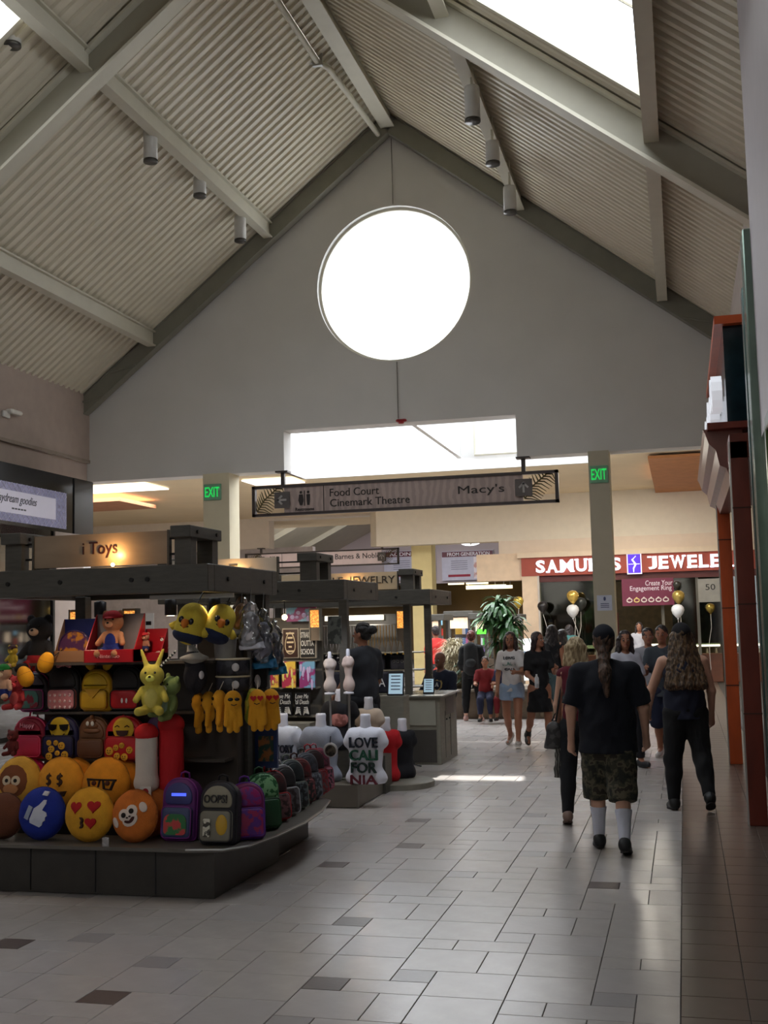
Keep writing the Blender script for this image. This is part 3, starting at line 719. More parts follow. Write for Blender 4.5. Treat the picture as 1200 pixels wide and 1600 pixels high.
for x, y0, y1, z0, z1, m in ((.6, 9.45, 9.75, 0, 4.9, mat((120, 140, 128), .2, .5)), (.62, 8.45, 8.55, 0, 3.15, mat((70, 92, 40), .3, .2)), (.6, 9.9, 10.1, 0, 4.55, mat((70, 92, 88), .25, .5))):
    B('frame_post', m, t, x, x+.35, y0, y1, z0, z1, b=.01)
B('top_rail', mat((56, 66, 50), .3, .4), t, .62, .7, 5, 8.5, 3.1, 3.2, b=.01)
B('pane', glassmat((210, 230, 220), .03, .12), t, .66, .67, 5, 8.45, 0, 3.1)
B('bulkhead', mat((176, 168, 172), .5, var=.03), t, .66, .95, 4, 9.45, 3.2, 7.2)
B('upper_panel', mat((176, 168, 172), .5, var=.03), t, .66, .95, 8.55, 9.45, 0, 3.2) if False else None
B('side_pane', glassmat((200, 222, 212), .05, .2), t, .66, .67, 8.55, 9.45, 0, 3.2)
t = thing('shop_interior', 'dim shop interior behind the right storefront', 'shop interior', (1.2, 9, 0))
B('back_panel', mat((120, 110, 104), .7, var=.2, scale=1), t, 1.24, 1.29, 5, 19.9, 0, 4.3)
B('poster', mat((40, 80, 150), .5), t, 1.2, 1.235, 15.6, 16.3, 1.4, 2.0); B('poster', mat((220, 200, 205), .5, emis=.3), t, 1.2, 1.235, 15.6, 16.4, .7, 1.35)

# ================================================================ JEWELLERY SHOP
t = thing('jewellery_shop', "jewellery shopfront under a red-brown Samuels Jewelers fascia", 'shop', (-1.5, 33, 0))
STONE = mat((226, 200, 170), .5, var=.08, scale=4); Y = 33.0
s0 = atY(815, 872, Y); s1 = atY(815, 899, Y); RED = mat((158, 66, 46), .5, var=.05)
B('fascia', RED, t, s0.x, 4, Y-.12, Y, 3.08, 3.60)
B('upper_band', mat((226, 206, 180), .6, var=.04), t, s0.x-.1, 4, Y-.2, Y, 3.60, 3.75)
B('upper_stone', mat((222, 204, 184), .7, var=.03), t, s0.x-.65, 4, Y, Y+.4, 3.74, 4.12)
B('stone_panel', STONE, t, -5.73, s0.x, Y-.02, Y+.5, 2.98, 3.75)
B('pier', STONE, t, s0.x, -3.98, Y-.1, Y+.4, 0, 3.08); B('pier_edge', mat((200, 190, 180), .4), t, -3.98, -3.93, Y-.12, Y+.4, 0, 3.08)
B('beam', mat((90, 36, 30), .5), t, -3.93, 4, Y, Y+.3, 2.9, 3.08)
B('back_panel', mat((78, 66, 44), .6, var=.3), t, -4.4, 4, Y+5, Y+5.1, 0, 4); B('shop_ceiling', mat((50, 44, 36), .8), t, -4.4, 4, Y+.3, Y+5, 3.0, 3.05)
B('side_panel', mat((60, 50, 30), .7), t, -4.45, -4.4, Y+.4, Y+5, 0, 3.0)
B('dado', mat((96, 34, 30), .6), t, -3.9, -1.9, Y+2.5, Y+2.6, 1.2, 2.0)
for x in (-1.95, -.55, .4): B('mullion', mat((100, 96, 84), .4), t, x-.04, x+.04, Y+.05, Y+.15, 0, 2.9)
B('pane', glassmat((150, 160, 140), .05, .05), t, -3.93, -1.97, Y+.1, Y+.11, .9, 2.9); B('pane', glassmat((150, 160, 140), .05, .05), t, -.3, 4, Y+.1, Y+.11, 1.05, 2.9)
mb = MB(); z = 3.34; hL = .36; WL = mat((238, 244, 255), .4, emis=.9, var=0)
bx = lambda px: atY(px, 885, Y).x
fonts = [('SAMUELS', (837+972)/2, 972-837), ('JEWELERS', (1012+1166)/2, 1166-1012)]
for st, pc, pw in fonts:
    x0 = bx(pc-pw/2); x1 = bx(pc+pw/2); n = len(st); ws = {'M': 1.25, 'W': 1.3, 'J': .8, 'E': .88, 'L': .85, 'S': .85}
    tot = sum(ws.get(c, 1) for c in st); x = x0
    for c in st:
        w = (x1-x0)*ws.get(c, 1)/tot; mb = MB(); text(mb, c, (x+w/2, Y-.16, z), w*.84, hL, .05, offset=.035)
        # slab serifs
        if c in 'AMUEWLJ' or c == 'R':
            for sx in ((-.36, .36) if c in 'AMUWR' else (-.3,)):
                zz = -hL/2+.02 if c in 'AMRE' or c == 'L' else hL/2-.02
                mb.box(x+w/2+sx*w-.055, x+w/2+sx*w+.055, Y-.185, Y-.135, z+zz-.022, z+zz+.022)
        mb.build('letter', WL, t); x += w
lx0, lx1 = bx(980), bx(1003)
B('logo', mat((232, 228, 245), .4, emis=.6, var=0), t, lx0, lx1, Y-.17, Y-.12, z-.3, z+.28)
B('logo_face', mat((84, 40, 210), .4, emis=.5, var=0), t, lx0+.03, lx1-.03, Y-.18, Y-.17, z-.27, z+.25)
mb = MB(); xc = (lx0+lx1)/2; mb.tube([(xc+.05, Y-.19, z+.2), (xc-.05, Y-.19, z+.1), (xc+.04, Y-.19, z-.03), (xc-.02, Y-.19, z-.14), (xc-.02, Y-.19, z-.25)], [.012, .025, .03, .022, .01]); mb.box(lx0+.05, lx1-.05, Y-.19, Y-.185, z-.03, z-.015); mb.build('logo_curve', WL, t)
def counter(x0, x1, y, label, glow=2.2):
    c = thing('display_counter', label, 'counter', ((x0+x1)/2, y, 0))
    B('base', mat((110, 62, 36), .5, var=.15), c, x0, x1, y, y+.6, 0, .78, b=.01)
    B('glass_top', glassmat((240, 240, 230), .02, .05), c, x0, x1, y, y+.6, .78, 1.1); B('light_strip', mat((255, 246, 225), .5, emis=glow, var=0), c, x0+.05, x1-.05, y+.1, y+.5, .98, 1.06)
    for k in range(int((x1-x0)/.25)): MB().cyl((x0+.15+k*.25, y+.1, .8), (x0+.15+k*.25, y+.1, .93), .03, .012, 8).build('ring_stand', mat((235, 225, 200), .4), c)
counter(-3.9, -2.3, 33.7, 'glowing glass jewellery counter left of the beige column'); counter(-1.8, -.6, 34.2, 'glowing jewellery counter in the shop doorway'); counter(-.3, 1.0, 33.6, 'glowing glass jewellery counter at the right of the shop'); counter(1.1, 3.4, 33.6, 'glowing jewellery counter seen past the orange portal')
p0 = atY(971, 905, Y-.2); p1 = atY(1054, 945, Y-.2)
bn = thing('banner', 'maroon banner reading Create Your Engagement Ring under the shop fascia', 'banner', ((p0.x+p1.x)/2, Y-.2, p1.z))
B('sheet', mat((112, 34, 62), .5, var=.06), bn, p0.x, p1.x, Y-.22, Y-.21, p1.z, p0.z)
mb = MB(); w = p1.x-p0.x; xc = p0.x+w*.64
text(mb, 'Create Your', (p0.x+w*.72, Y-.226, p0.z-.13), w*.52, .14, .004, shear=.1); text(mb, 'Engagement Ring', (p0.x+w*.56, Y-.226, p0.z-.29), w*.8, .17, .004); mb.build('lettering', mat((240, 225, 235), .5, var=0), bn)
for k in range(6):
    mb = MB(); x = p0.x+w*(.14+.14*k)
    mb.tube([(x+.07*math.cos(a), Y-.23, p1.z+.15+.05*math.sin(a)) for a in [2*math.pi*i/12 for i in range(12)]], .018, 5, closed=True); mb.ell((x, Y-.235, p1.z+.21), .03, 8, 6); mb.build('ring_print', mat((235, 220, 215) if k != 1 else (236, 210, 140), .3), bn)
tg = thing('sale_sign', 'pale sale poster reading 50 in the shop window', 'poster', (.5, Y, 2.7)); q = atY(1110, 920, Y-.05)
B('sheet', mat((150, 148, 140), .6), tg, q.x-.33, q.x+.3, Y-.06, Y-.05, q.z-.36, q.z+.28); mb = MB(); text(mb, '50', (q.x, Y-.065, q.z+.05), .26, .16, .004); mb.build('lettering', mat((30, 30, 30)), tg)
wp = thing('window_display', 'pale display board with a dark plant print in the shop window', 'display board', (.7, Y+.6, 1.2))
B('board', mat((120, 122, 112), .6, var=.9, scale=5, rgb2=(60, 62, 50)), wp, .05, 1.1, Y+.6, Y+.64, 1.15, 2.4)
sp = thing('light_board', 'bright white poster stand at the foot of the stone pier', 'poster stand', (-4.3, 31.5, 0)); q = atY(828, 1012, 31.5)
B('panel', mat((235, 238, 240), .5, var=.04, emis=.5), sp, q.x-.26, q.x+.24, 31.5, 31.55, .2, q.z+.25, b=.02); B('foot', BLACK, sp, q.x-.2, q.x+.2, 31.35, 31.75, 0, .05)
B('print', mat((110, 140, 170), .5, var=.3, scale=10), sp, q.x-.18, q.x+.14, 31.49, 31.5, .6, q.z-.1)
BN = [.11]
def balloon(px, py, y, col, label, r=.17, floor_xy=None, foil=True):
    q = atY(px, py, y); t = thing('balloon', label, 'balloon', (q.x, y, q.z), group=None)
    MB().lathe([(.01, -1.25*r), (.35*r, -1.0*r), (.8*r, -.5*r), (r, .05*r), (.93*r, .5*r), (.6*r, .86*r), (.01, r)], (q.x, y, q.z), 16).build('envelope', mat(col, .22 if foil else .35, .6 if foil else 0), t, smooth=True)
    MB().cyl((q.x, y, q.z-1.35*r), (q.x, y, q.z-1.2*r), .03, .008, 8).build('knot', mat(col, .3), t)
    BN[0] = BN[0]*-1.25 if abs(BN[0]) < .3 else .11; fx = floor_xy or (q.x+.1, y);
    MB().lathe([(.05, 0), (.05, .05), (.02, .07), (.005, .07)], (fx[0]+BN[0], fx[1], 0), 10).build('weight', BLACK, t); pts = [Vector((q.x, y, q.z-1.3*r)).lerp(Vector((fx[0]+BN[0], fx[1], .06)), k/5)+Vector((.03*math.sin(k*2), 0, 0)) for k in range(6)]
    MB().tube(pts, .006, 4).build('ribbon', mat((220, 215, 205), .5), t)
c1 = atY(912, 1010, 32); c2 = atY(1062, 1000, 32)
balloon(895, 932, 32, (214, 180, 90), 'gold balloon above a white one left of the beige column', floor_xy=(c1.x, 32)); balloon(895, 954, 32, (216, 216, 214), 'white balloon under the gold one left of the column', floor_xy=(c1.x, 32), foil=False)
balloon(907, 943, 32.3, (40, 44, 40), 'black balloon beside the gold and white pair', floor_xy=(c1.x, 32), foil=False); balloon(848, 948, 32.3, (30, 26, 26), 'black balloon beside the stone pier', r=.15, foil=False)
balloon(810, 940, 31, (206, 178, 80), 'gold balloon peeking out beside the leafy tree', r=.14); balloon(1060, 932, 32, (190, 165, 90), 'dull gold balloon right of the maroon banner', floor_xy=(c2.x, 32)); balloon(1059, 954, 31.8, (225, 228, 232), 'white balloon below the maroon banner corner', floor_xy=(c2.x, 32), foil=False)
balloon(1058, 914, 32.2, (70, 70, 66), 'dark number-shaped balloon above the dull gold one', r=.12, floor_xy=(c2.x, 32)); balloon(1110, 950, 32.5, (150, 130, 60), 'gold balloon inside the right shop window', r=.13)

# ================================================================ FAR POSTERS AND SHOP
def poster(px0, px1, py0, py1, y, head, label, body=(190, 188, 205), pic=True):
    a = atY(px0, py0, y); b = atY(px1, py1, y); t = thing('wall_poster', label, 'poster', ((a.x+b.x)/2, y, b.z))
    B('sheet', mat(body, .5, var=.05), t, a.x, b.x, y-.03, y, b.z, a.z); h = a.z-b.z; w = b.x-a.x
    B('header', mat((96, 30, 48), .5), t, a.x+.02, b.x-.02, y-.04, y-.03, a.z-h*.2, a.z-h*.02); mb = MB(); text(mb, head, (a.x+w*.52, y-.045, a.z-h*.11), w*.82, h*.12, .006, offset=.01); mb.build('lettering', mat((235, 230, 238), .5), t)
    if pic:
        B('picture', mat((200, 150, 140), .5, var=.9, scale=2.4, rgb2=(230, 220, 225)), t, a.x+w*.62, b.x-.03, y-.04, y-.03, b.z+h*.05, a.z-h*.22)
        mb = MB()
        for k in range(5): mb.box(a.x+w*.18, a.x+w*.5, y-.036, y-.03, a.z-h*(.35+.07*k), a.z-h*(.33+.07*k))
        mb.build('text_lines', mat((120, 118, 135)), t); mb = MB(); mb.box(a.x+w*.12, a.x+w*.55, y-.037, y-.03, b.z+h*.12, b.z+h*.2); mb.build('brand_line', mat((150, 40, 60)), t)
poster(690, 772, 862, 905, 53.9, 'FROM GENERATION', 'far wall poster headed FROM GENERATION beside the stone panel'); poster(600, 682, 862, 905, 53.9, 'ADDING YOU', 'far wall poster partly hidden by the pale yellow column', pic=True)
for k, (px0, px1, py) in enumerate(((700, 724, 911), (728, 762, 910), (728, 790, 917), (770, 800, 917))):
    a = atY(px0, py-2, 55.5+.2*k); b = atY(px1, py+2, 55.5+.2*k); yy = 55.5+.2*k
    o = thing('tube_light', ['short warm strip light at the ceiling of the far shop', 'long warm strip light above the leafy tree', 'warm strip light in the second row over the tree', 'warm strip light closest to the stone panel'][k], 'ceiling light', ((a.x+b.x)/2, yy, b.z))
    B('tube', mat((255, 240, 190), .5, emis=2.5, var=0), o, a.x, b.x, yy, yy+.2, b.z, a.z)
    for x in (a.x+.1, b.x-.1): B('stem', STEEL, o, x-.02, x+.02, yy+.08, yy+.12, a.z, 3.95)
# ================================================================ KIOSKS
WARM = mat((255, 150, 70), .5, emis=1.3, var=.5, scale=70, kind='voronoi'); BOARD = mat((150, 132, 112), .35, var=.14, scale=3, stretch=(1, 1, 3)); BOARDW = mat((214, 208, 196), .35, var=.04)
BOLT = mat((34, 33, 32), .4, .5)
def kiosk(label, xl, xr, yf, yb, sign, bx0, bx1, brk, board=BOARD, base=None, zt=2.245, zb=2.055, posts=None, glow=4, txt_h=.13):
    t = thing('retail_kiosk', label, 'kiosk', ((xl+xr)/2, (yf+yb)/2, 0), group=None)
    w = .11
    for a in ((xl, xr, yf, yf+w), (xl, xr, yb-w, yb), (xl, xl+w, yf+w, yb-w)):
        B('canopy_beam', KIOSK, t, a[0], a[1], a[2], a[3], zb, zt, b=.006)
    B('canopy_beam', KIOSKL if False else KIOSK, t, xr-w, xr, yf+w, yb-w, zb, zt, b=.006)
    for x in (xl+w/2+.15, (xl+xr)/2-.25, (xl+xr)/2+.3, xr-.45): MB().cyl((x, yf-.012, (zb+zt)/2), (x, yf, (zb+zt)/2), .016, n=10).build('bolt', BOLT, t)
    for y in (yf+.35, yb-.3): MB().cyl((xr, y, (zb+zt)/2), (xr+.012, y, (zb+zt)/2), .016, n=10).build('bolt', BOLT, t)
    for (x, y) in (posts or ((xl+.12, yf+.3), (xr-.2, yf+.35), (xl+.12, yb-.2), (xr-.2, yb-.2))):
        B('post', KIOSK, t, x-.045, x+.045, y-.045, y+.045, .1, zb+.02, b=.004)
    # slats of the open canopy
    for k in range(4):
        y = yf+.25+k*(yb-yf-.4)/3.5; B('canopy_slat', KIOSK, t, xl+w, xr-w, y, y+.04, zb+.05, zt-.03)
    # sign brackets: two short posts under a cap on both sides of the board
    for (a, b) in brk:
        for y in (yf+.04, yf+.42): B('bracket_post', KIOSK, t, a+.015, b-.015, y, y+.1, zt, zt+.21)
        B('bracket_cap', KIOSK, t, a, b, yf, yf+.56, zt+.19, zt+.27, b=.004)
        for y in (yf+.12, yf+.46): MB().cyl((b, y, zt+.23), (b+.01, y, zt+.23), .014, n=8).build('bolt', BOLT, t)
    y = yf+.09
    if bx0 is not None:
        s = B('sign_board', board, t, bx0, bx1, y, y+.025, zt+.015, zt+.245)
        for x in (bx0-.015, bx1): B('end_plate', KIOSK, s, x, x+.015, y-.01, y+.035, zt, zt+.25)
        for z in (zt+.08, zt+.19):
            for (a, b) in ((bx1+.015, brk[-1][0]+.02), (brk[0][1]-.02, bx0-.015)):
                if b > a: MB().cyl((a, y+.01, z), (b, y+.01, z), .008, n=6).build('rod', BOLT, s)
        for (st, c, w_, h_, mt) in sign:
            mb = MB(); text(mb, st, (c, y-.004, zt+.13), w_, h_, .008); mb.build('lettering', mt, s)
        cx = bx0+(bx1-bx0)*.62
        MB().ell((cx, y-.05, zt+.018), .014, 10, 8).build('sign_lamp', mat((255, 210, 140), .4, emis=14, var=0), t, smooth=True)
        add_light('sign_lamp_light', 'POINT', (cx, y-.07, zt+.09), glow*1.6, (1, .55, .2), .02)
    return t
def lantern(kt, x, y, z, s=1):
    o = B('lantern', KIOSKL, kt, x-.06*s, x+.06*s, y-.02, y+.02, z-.02, z)
    B('perforated_shade', WARM, o, x-.05*s, x+.05*s, y-.03, y+.03, z-.2*s, z-.02); 
    for k in (-.055, .055): B('side_strip', KIOSKL, o, x+k*s-.006, x+k*s+.006, y-.04, y+.04, z-.34*s, z)
    B('shade_screen', mat((120, 104, 86), .5), o, x-.05*s, x+.05*s, y-.03, y+.03, z-.34*s, z-.2*s)
DKB = mat((30, 22, 20), .5)
k1 = kiosk('grey timber toy kiosk with an i Toys sign at the front', -4.86, -3.12, 7.3, 8.68, [('i Toys', -3.98, .27, .115, mat((48, 12, 10), .5, var=0))], -4.50, -3.46, ((-4.72, -4.56), (-3.40, -3.25)), glow=1.6, posts=((-4.62, 8.3), (-3.26, 8.3), (-4.75, 8.55), (-3.2, 8.55)))
for x, y, z in ((-4.75, 8.45, 1.98), (-4.36, 8.62, 1.98), (-3.62, 8.62, 1.98)): lantern(k1, x, y, z)
KB = mat((48, 45, 41), .5, var=.14, scale=9)
B('base', KB, k1, -4.9, -3.12, 7.36, 8.63, 0.005, .31)
mb = MB(); top = [(-4.95, 7.30), (-3.3, 7.30), (-3.05, 7.34), (-2.93, 7.5), (-2.87, 7.9), (-2.84, 8.44), (-2.88, 9.0), (-2.97, 9.5), (-3.2, 9.75), (-3.5, 9.8), (-3.6, 8.7), (-4.95, 8.7)]
mb.prism(top, .312, .335, axis='z'); mb.build('display_ledge', mat((96, 92, 86), .35, var=.1), k1)
mb = MB(); mb.tube([(x, y, .33) for x, y in top[1:9]], .008, 6); mb.build('glass_edge', STEEL, k1)
B('ledge_support', BLACK, k1, -3.6, -3.2, 8.7, 9.6, .005, .31)
for x in (-4.5, -4.0, -3.55): B('seam', BLACK, k1, x, x+.006, 7.352, 7.36, .02, .3)
B('slatwall', mat((60, 52, 46), .6), k1, -4.85, -3.25, 8.12, 8.2, .33, 1.58)
for z in (.85, 1.2): B('shelf', mat((70, 62, 55), .5), k1, -4.85, -3.28, 7.95, 8.12, z-.02, z)
B('shelf', mat((70, 62, 55), .5), k1, -4.85, -3.28, 7.75, 8.2, 1.555, 1.575)
B('back_unit', mat((44, 38, 34), .7), k1, -3.6, -3.25, 8.2, 8.62, .33, 1.75)
B('second_step', BLACK, k1, -4.85, -3.25, 7.72, 8.12, .335, .52)
B('hook_rail', STEEL, k1, -3.75, -3.1, 7.7, 7.72, 2.02, 2.05)
for x in (-4.28, -3.7, -3.35):
    o = MB().lathe([(.02, .06), (.045, .05), (.045, -.06), (.03, -.065)], (x, 7.95, 1.97), 12).build('spot_lamp', BLACK, k1, smooth=True)
    MB().cyl((x, 7.95, 1.903), (x, 7.95, 1.907), .03).build('lens', mat((255, 236, 200), .4, emis=6, var=0), o)
add_light('kiosk_spot', 'SPOT', (-3.72, 7.45, 2.0), 6.5, (1, .74, .5), .03, direction=(-.1, .5, -1), spot_size=1.9, spot_blend=.8)
add_light('kiosk_spot', 'SPOT', (-4.35, 7.45, 2.0), 6.5, (1, .74, .5), .03, direction=(-.1, .5, -1), spot_size=1.9, spot_blend=.8)
add_light('kiosk_spot', 'SPOT', (-3.3, 7.7, 2.0), 4.5, (1, .78, .55), .03, direction=(.1, -.2, -1), spot_size=1.9, spot_blend=.8)
# shirt kiosk
k2 = kiosk('grey timber shirt kiosk behind the toy kiosk', -5.1, -3.15, 10.65, 11.95, [('i Too', -4.27, .32, .11, mat((90, 84, 70), .5, var=0))], -4.98, -3.86, ((-5.1, -5.0), (-3.62, -3.42)), board=BOARDW, glow=1.6,
           posts=((-4.98, 11.0), (-3.46, 11.68), (-4.98, 11.75)))
lantern(k2, -3.78, 11.7, 1.99); lantern(k2, -4.55, 11.7, 1.99)
for x, y in ((-4.35, 11.2), (-3.95, 11.2), (-4.6, 11.5)):
    MB().ell((x, y, 1.9), .03, 8, 6).build('bulb', mat((255, 225, 170), .4, emis=16, var=0), k2); MB().cyl((x, y, 1.92), (x, y, 2.1), .006, n=5).build('cord', BLACK, k2)
B('platform', mat((104, 98, 88), .4, var=.1), k2, -5.0, -3.2, 11.15, 12.3, .005, .235, b=.01)
B('back_board', mat((92, 88, 80), .5, var=.1), k2, -4.85, -3.78, 11.9, 11.96, .24, 1.9)
for z in (.86, 1.16, 1.45): B('shelf', KIOSKL, k2, -4.85, -3.8, 11.78, 11.9, z-.02, z)
B('counter', KIOSKL, k2, -4.9, -3.8, 11.5, 11.78, .24, .8)
add_light('kiosk_spot', 'SPOT', (-4.1, 11.0, 1.98), 20, (1, .85, .68), .03, direction=(-.1, .7, -.9), spot_size=2.0, spot_blend=.8)
add_light('kiosk_spot', 'SPOT', (-3.4, 10.95, 1.98), 16, (.85, .9, 1), .03, direction=(0, .4, -1), spot_size=2.0, spot_blend=.8)
# jewellery kiosk
k3 = kiosk('grey timber jewellery kiosk, third stall along the row', -5.4, -3.15, 14.55, 15.97, [('SPARKLE  JEWELRY', -4.28, 1.30, .125, mat((60, 52, 44), .5, var=0))], -5.2, -3.60, ((-5.4, -5.28), (-3.56, -3.36)), board=mat((206, 184, 150), .35, var=.05), glow=1.6,
           posts=((-5.3, 14.8), (-3.53, 14.85), (-5.3, 15.8), (-3.46, 15.8)))
lantern(k3, -3.6, 14.85, 1.99, 1.2); lantern(k3, -5.0, 15.5, 1.99)
B('wall_panel', mat((70, 68, 66), .5), k3, -5.3, -3.85, 15.85, 15.9, .2, 1.95)
for z in (.95, 1.18, 1.42): B('shelf', KIOSKL, k3, -5.2, -3.5, 15.5, 15.86, z-.015, z)
B('header_light', mat((255, 245, 220), .5, emis=1.8, var=0), k3, -4.95, -4.1, 15.75, 15.82, 1.87, 1.94)
add_light('kiosk_spot', 'SPOT', (-4.3, 15.0, 1.98), 30, (1, .9, .76), .03, direction=(0, .8, -.8), spot_size=2.0, spot_blend=.8)
cab = thing('display_cabinet', 'grey timber counter with a glass case in front of the jewellery kiosk', 'counter', (-3.35, 15.2, 0))
B('body', KIOSKL, cab, -3.62, -3.08, 14.67, 15.74, .0, .86, b=.006)
for y in (14.95, 15.3): B('door_gap', BLACK, cab, -3.082, -3.076, y, y+.008, .06, .66); 
for y in (15.02, 15.22): MB().ell((-3.07, y, .55), .012, 8, 6).build('knob', BLACK, cab)
B('front_panel', mat((150, 148, 136), .5, var=.06), cab, -3.58, -3.14, 14.655, 14.67, .5, .82); B('recess', mat((60, 56, 52), .6), cab, -3.6, -3.14, 14.655, 14.668, .03, .44)
B('display_case', mat((40, 24, 24), .3), cab, -3.085, -3.076, 15.0, 15.55, .6, .82); B('top', mat((160, 158, 150), .2), cab, -3.66, -3.04, 14.62, 15.8, .86, .88, b=.005)
MB().tube([(-3.5, 14.6, .5), (-3.48, 14.55, .3), (-3.4, 14.5, .02), (-3.3, 14.45, .01)], .01, 5).build('cord', BLACK, cab)
def tablet(x, y, z, label, s=1):
    t = thing('card_sign', label, 'sign', (x, y, z)); M = Matrix.Translation((x, y, z)) @ Matrix.Rotation(R(-12), 4, 'X')
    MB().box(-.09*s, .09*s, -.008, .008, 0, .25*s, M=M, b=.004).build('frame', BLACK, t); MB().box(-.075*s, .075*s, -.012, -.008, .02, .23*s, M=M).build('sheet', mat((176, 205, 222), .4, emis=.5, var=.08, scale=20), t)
    mb = MB()
    for k in range(5): mb.box(-.05*s, .05*s, -.014, -.012, (.06+.035*k)*s, (.07+.035*k)*s, M=M)
    mb.build('print', mat((60, 70, 80)), t); MB().box(-.05*s, .05*s, 0, .08, 0, .01, M=Matrix.Translation((x, y, z))).build('foot', BLACK, t)
q = atY(618, 1087, 13.6); 
st = thing('pedestal', 'slim grey pedestal holding a framed price card', 'stand', (q.x, 13.6, 0)); B('column', KIOSKL, st, q.x-.2, q.x+.12, 13.5, 13.8, 0, q.z); tablet(q.x, 13.6, q.z, 'black framed blue price card in front of the jewellery racks', 1.15)
q = atY(680, 1084, 15.2); tablet(-3.3, 15.0, .88, 'small framed blue card on top of the grey counter', .85)
# necklaces and racks
n = 0
for k in range(16):
    x = -5.0+k*.085; L = .34+.1*rnd.random(); gold = k > 8
    o = thing('necklace', 'long %s necklace on the kiosk rack' % ('golden' if gold else 'silver'), 'necklace', (x, 15.4, 1.8), group='%s necklaces on the rack' % ('golden' if gold else 'silver'))
    MB().tube([(x-.02, 15.4, 1.8), (x-.022, 15.4, 1.8-L*.6), (x, 15.4, 1.8-L), (x+.022, 15.4, 1.8-L*.6), (x+.02, 15.4, 1.8)], .0055, 4).build('chain', mat((220, 180, 96) if gold else (200, 200, 205), .25, .9), o)
    MB().ell((x, 15.4, 1.8-L-.02), .016, 8, 6).build('pendant', mat((220, 180, 96) if gold else (200, 200, 205), .2, .9), o)
B('rack_bar', STEEL, k3, -5.1, -3.65, 15.395, 15.405, 1.795, 1.81)
for k in range(5):
    x = -5.05+k*.3; o = thing('jewellery_stand', 'dark velvet jewellery stand hung with %s, on the kiosk shelf' % ['silver rings', 'black cords', 'pale watches', 'thin chains', 'studs'][k], 'display stand', (x, 15.6, 1.18)); B('pad', mat((26, 26, 40), .7), o, x-.11, x+.11, 15.58, 15.62, 1.18, 1.38, b=.01); B('foot', BLACK, o, x-.06, x+.06, 15.55, 15.66, 1.18, 1.19)
    for j in range(3): MB().tube([(x-.06+.06*j+.018*math.cos(a), 15.575, 1.29+.018*math.sin(a)) for a in [math.pi*i/4 for i in range(8)]], .005, 4, closed=True).build('ring', STEEL, o)
o = thing('jersey_display', 'navy folded jerseys with white lettering on the jewellery kiosk shelf', 'display', (-4.2, 15.3, .95)); B('stack', mat((20, 24, 44), .8), o, -4.75, -3.75, 15.25, 15.5, .88, 1.16, b=.02)
mb = MB(); text(mb, 'GO   CA', (-4.2, 15.24, 1.02), .5, .11, .006); mb.build('lettering', mat((220, 222, 230)), o)
B('low_counter', KIOSKL, k3, -4.9, -3.7, 15.15, 15.5, .0, .875)

# framed prints on the shirt kiosk
def framed(px0, px1, py0, py1, y, label, kind):
    a = atY(px0, py0, y); b = atY(px1, py1, y); t = thing('framed_print', label, 'picture', ((a.x+b.x)/2, y, b.z)); w = b.x-a.x; h = a.z-b.z; xc = (a.x+b.x)/2; zc = (a.z+b.z)/2
    back = {'l': (58, 34, 26), 'o': (30, 28, 27), 'c': (190, 60, 90), 'd': (150, 60, 120), 's': (18, 18, 22)}[kind]
    if kind in 'lo': B('frame', mat((176, 166, 148), .4), t, a.x, b.x, y-.02, y+.02, b.z, a.z)
    B('print', mat(back, .4, var=.9 if kind in 'cd' else .1, scale=9, rgb2=(240, 200, 80) if kind == 'c' else ((120, 170, 200) if kind == 'd' else None)), t, a.x+.012, b.x-.012, y-.03, y+.0, b.z+.012, a.z-.012)
    CRM = mat((216, 196, 160), .5, var=0); WHT = mat((222, 220, 214), .5, var=0); mb = MB()
    if kind == 'l':
        ap = [(xc+w*.3*math.cos(t_)*(1-.25*math.sin(t_)), y-.033, zc+h*.36*math.sin(t_)) for t_ in [2*math.pi*i/20 for i in range(20)]]; mb.tube(ap, .005, 4, closed=True)
        for k, ww in enumerate((.5, .3, .42, .2, .46)): mb.box(xc-w*ww/2, xc+w*ww/2, y-.034, y-.03, a.z-h*(.2+.15*k), a.z-h*(.14+.15*k))
    elif kind == 'o':
        for k, s_ in enumerate(('STRAIGHT', 'OUTTA', 'SCHOOL')): text(mb, s_, (xc, y-.034, a.z-h*(.22+.28*k)), w*.8, h*.19, .006, offset=.012)
    elif kind == 's':
        text(mb, "Love Me\n'til Death", (xc, y-.034, a.z-h*.3), w*.8, h*.4, .006, shear=.2)
        for sx in (-1, 1):
            for k in range(5): mb.tube([(xc+sx*w*.4, y-.034, b.z+h*.12), (xc+sx*w*(.3-.03*k), y-.034, b.z+h*(.38-.05*k)), (xc+sx*w*(.12-.015*k), y-.034, b.z+h*(.36-.07*k))], .0045, 4)
    else:
        for k in range(7): mb.ell((a.x+w*rnd.uniform(.15, .85), y-.034, b.z+h*rnd.uniform(.15, .85)), (w*.07, .006, h*rnd.uniform(.08, .2)), 8, 6)
    mb.build('artwork', CRM if kind == 'l' else WHT if kind in 'os' else mat((240, 225, 130) if kind == 'c' else (200, 180, 220)), t)
framed(442, 468, 982, 1028, 11.76, 'brown ornate label print in a pale frame on the shirt kiosk', 'l'); framed(469, 495, 982, 1028, 11.76, 'black block-lettered OUTTA print in a pale frame', 'o')
framed(440, 465, 1032, 1076, 11.76, 'pink and yellow print, lower left of the kiosk boards', 'c'); framed(467, 495, 1032, 1076, 11.76, 'violet and blue figure print beside the pink one', 'd')
framed(428, 459, 1080, 1120, 11.76, "black 'til Death print with skeleton hands, beside its twin nearer the toy kiosk", 's'); framed(460, 487, 1080, 1120, 11.76, "black 'til Death print with skeleton hands, nearer the vendor", 's')
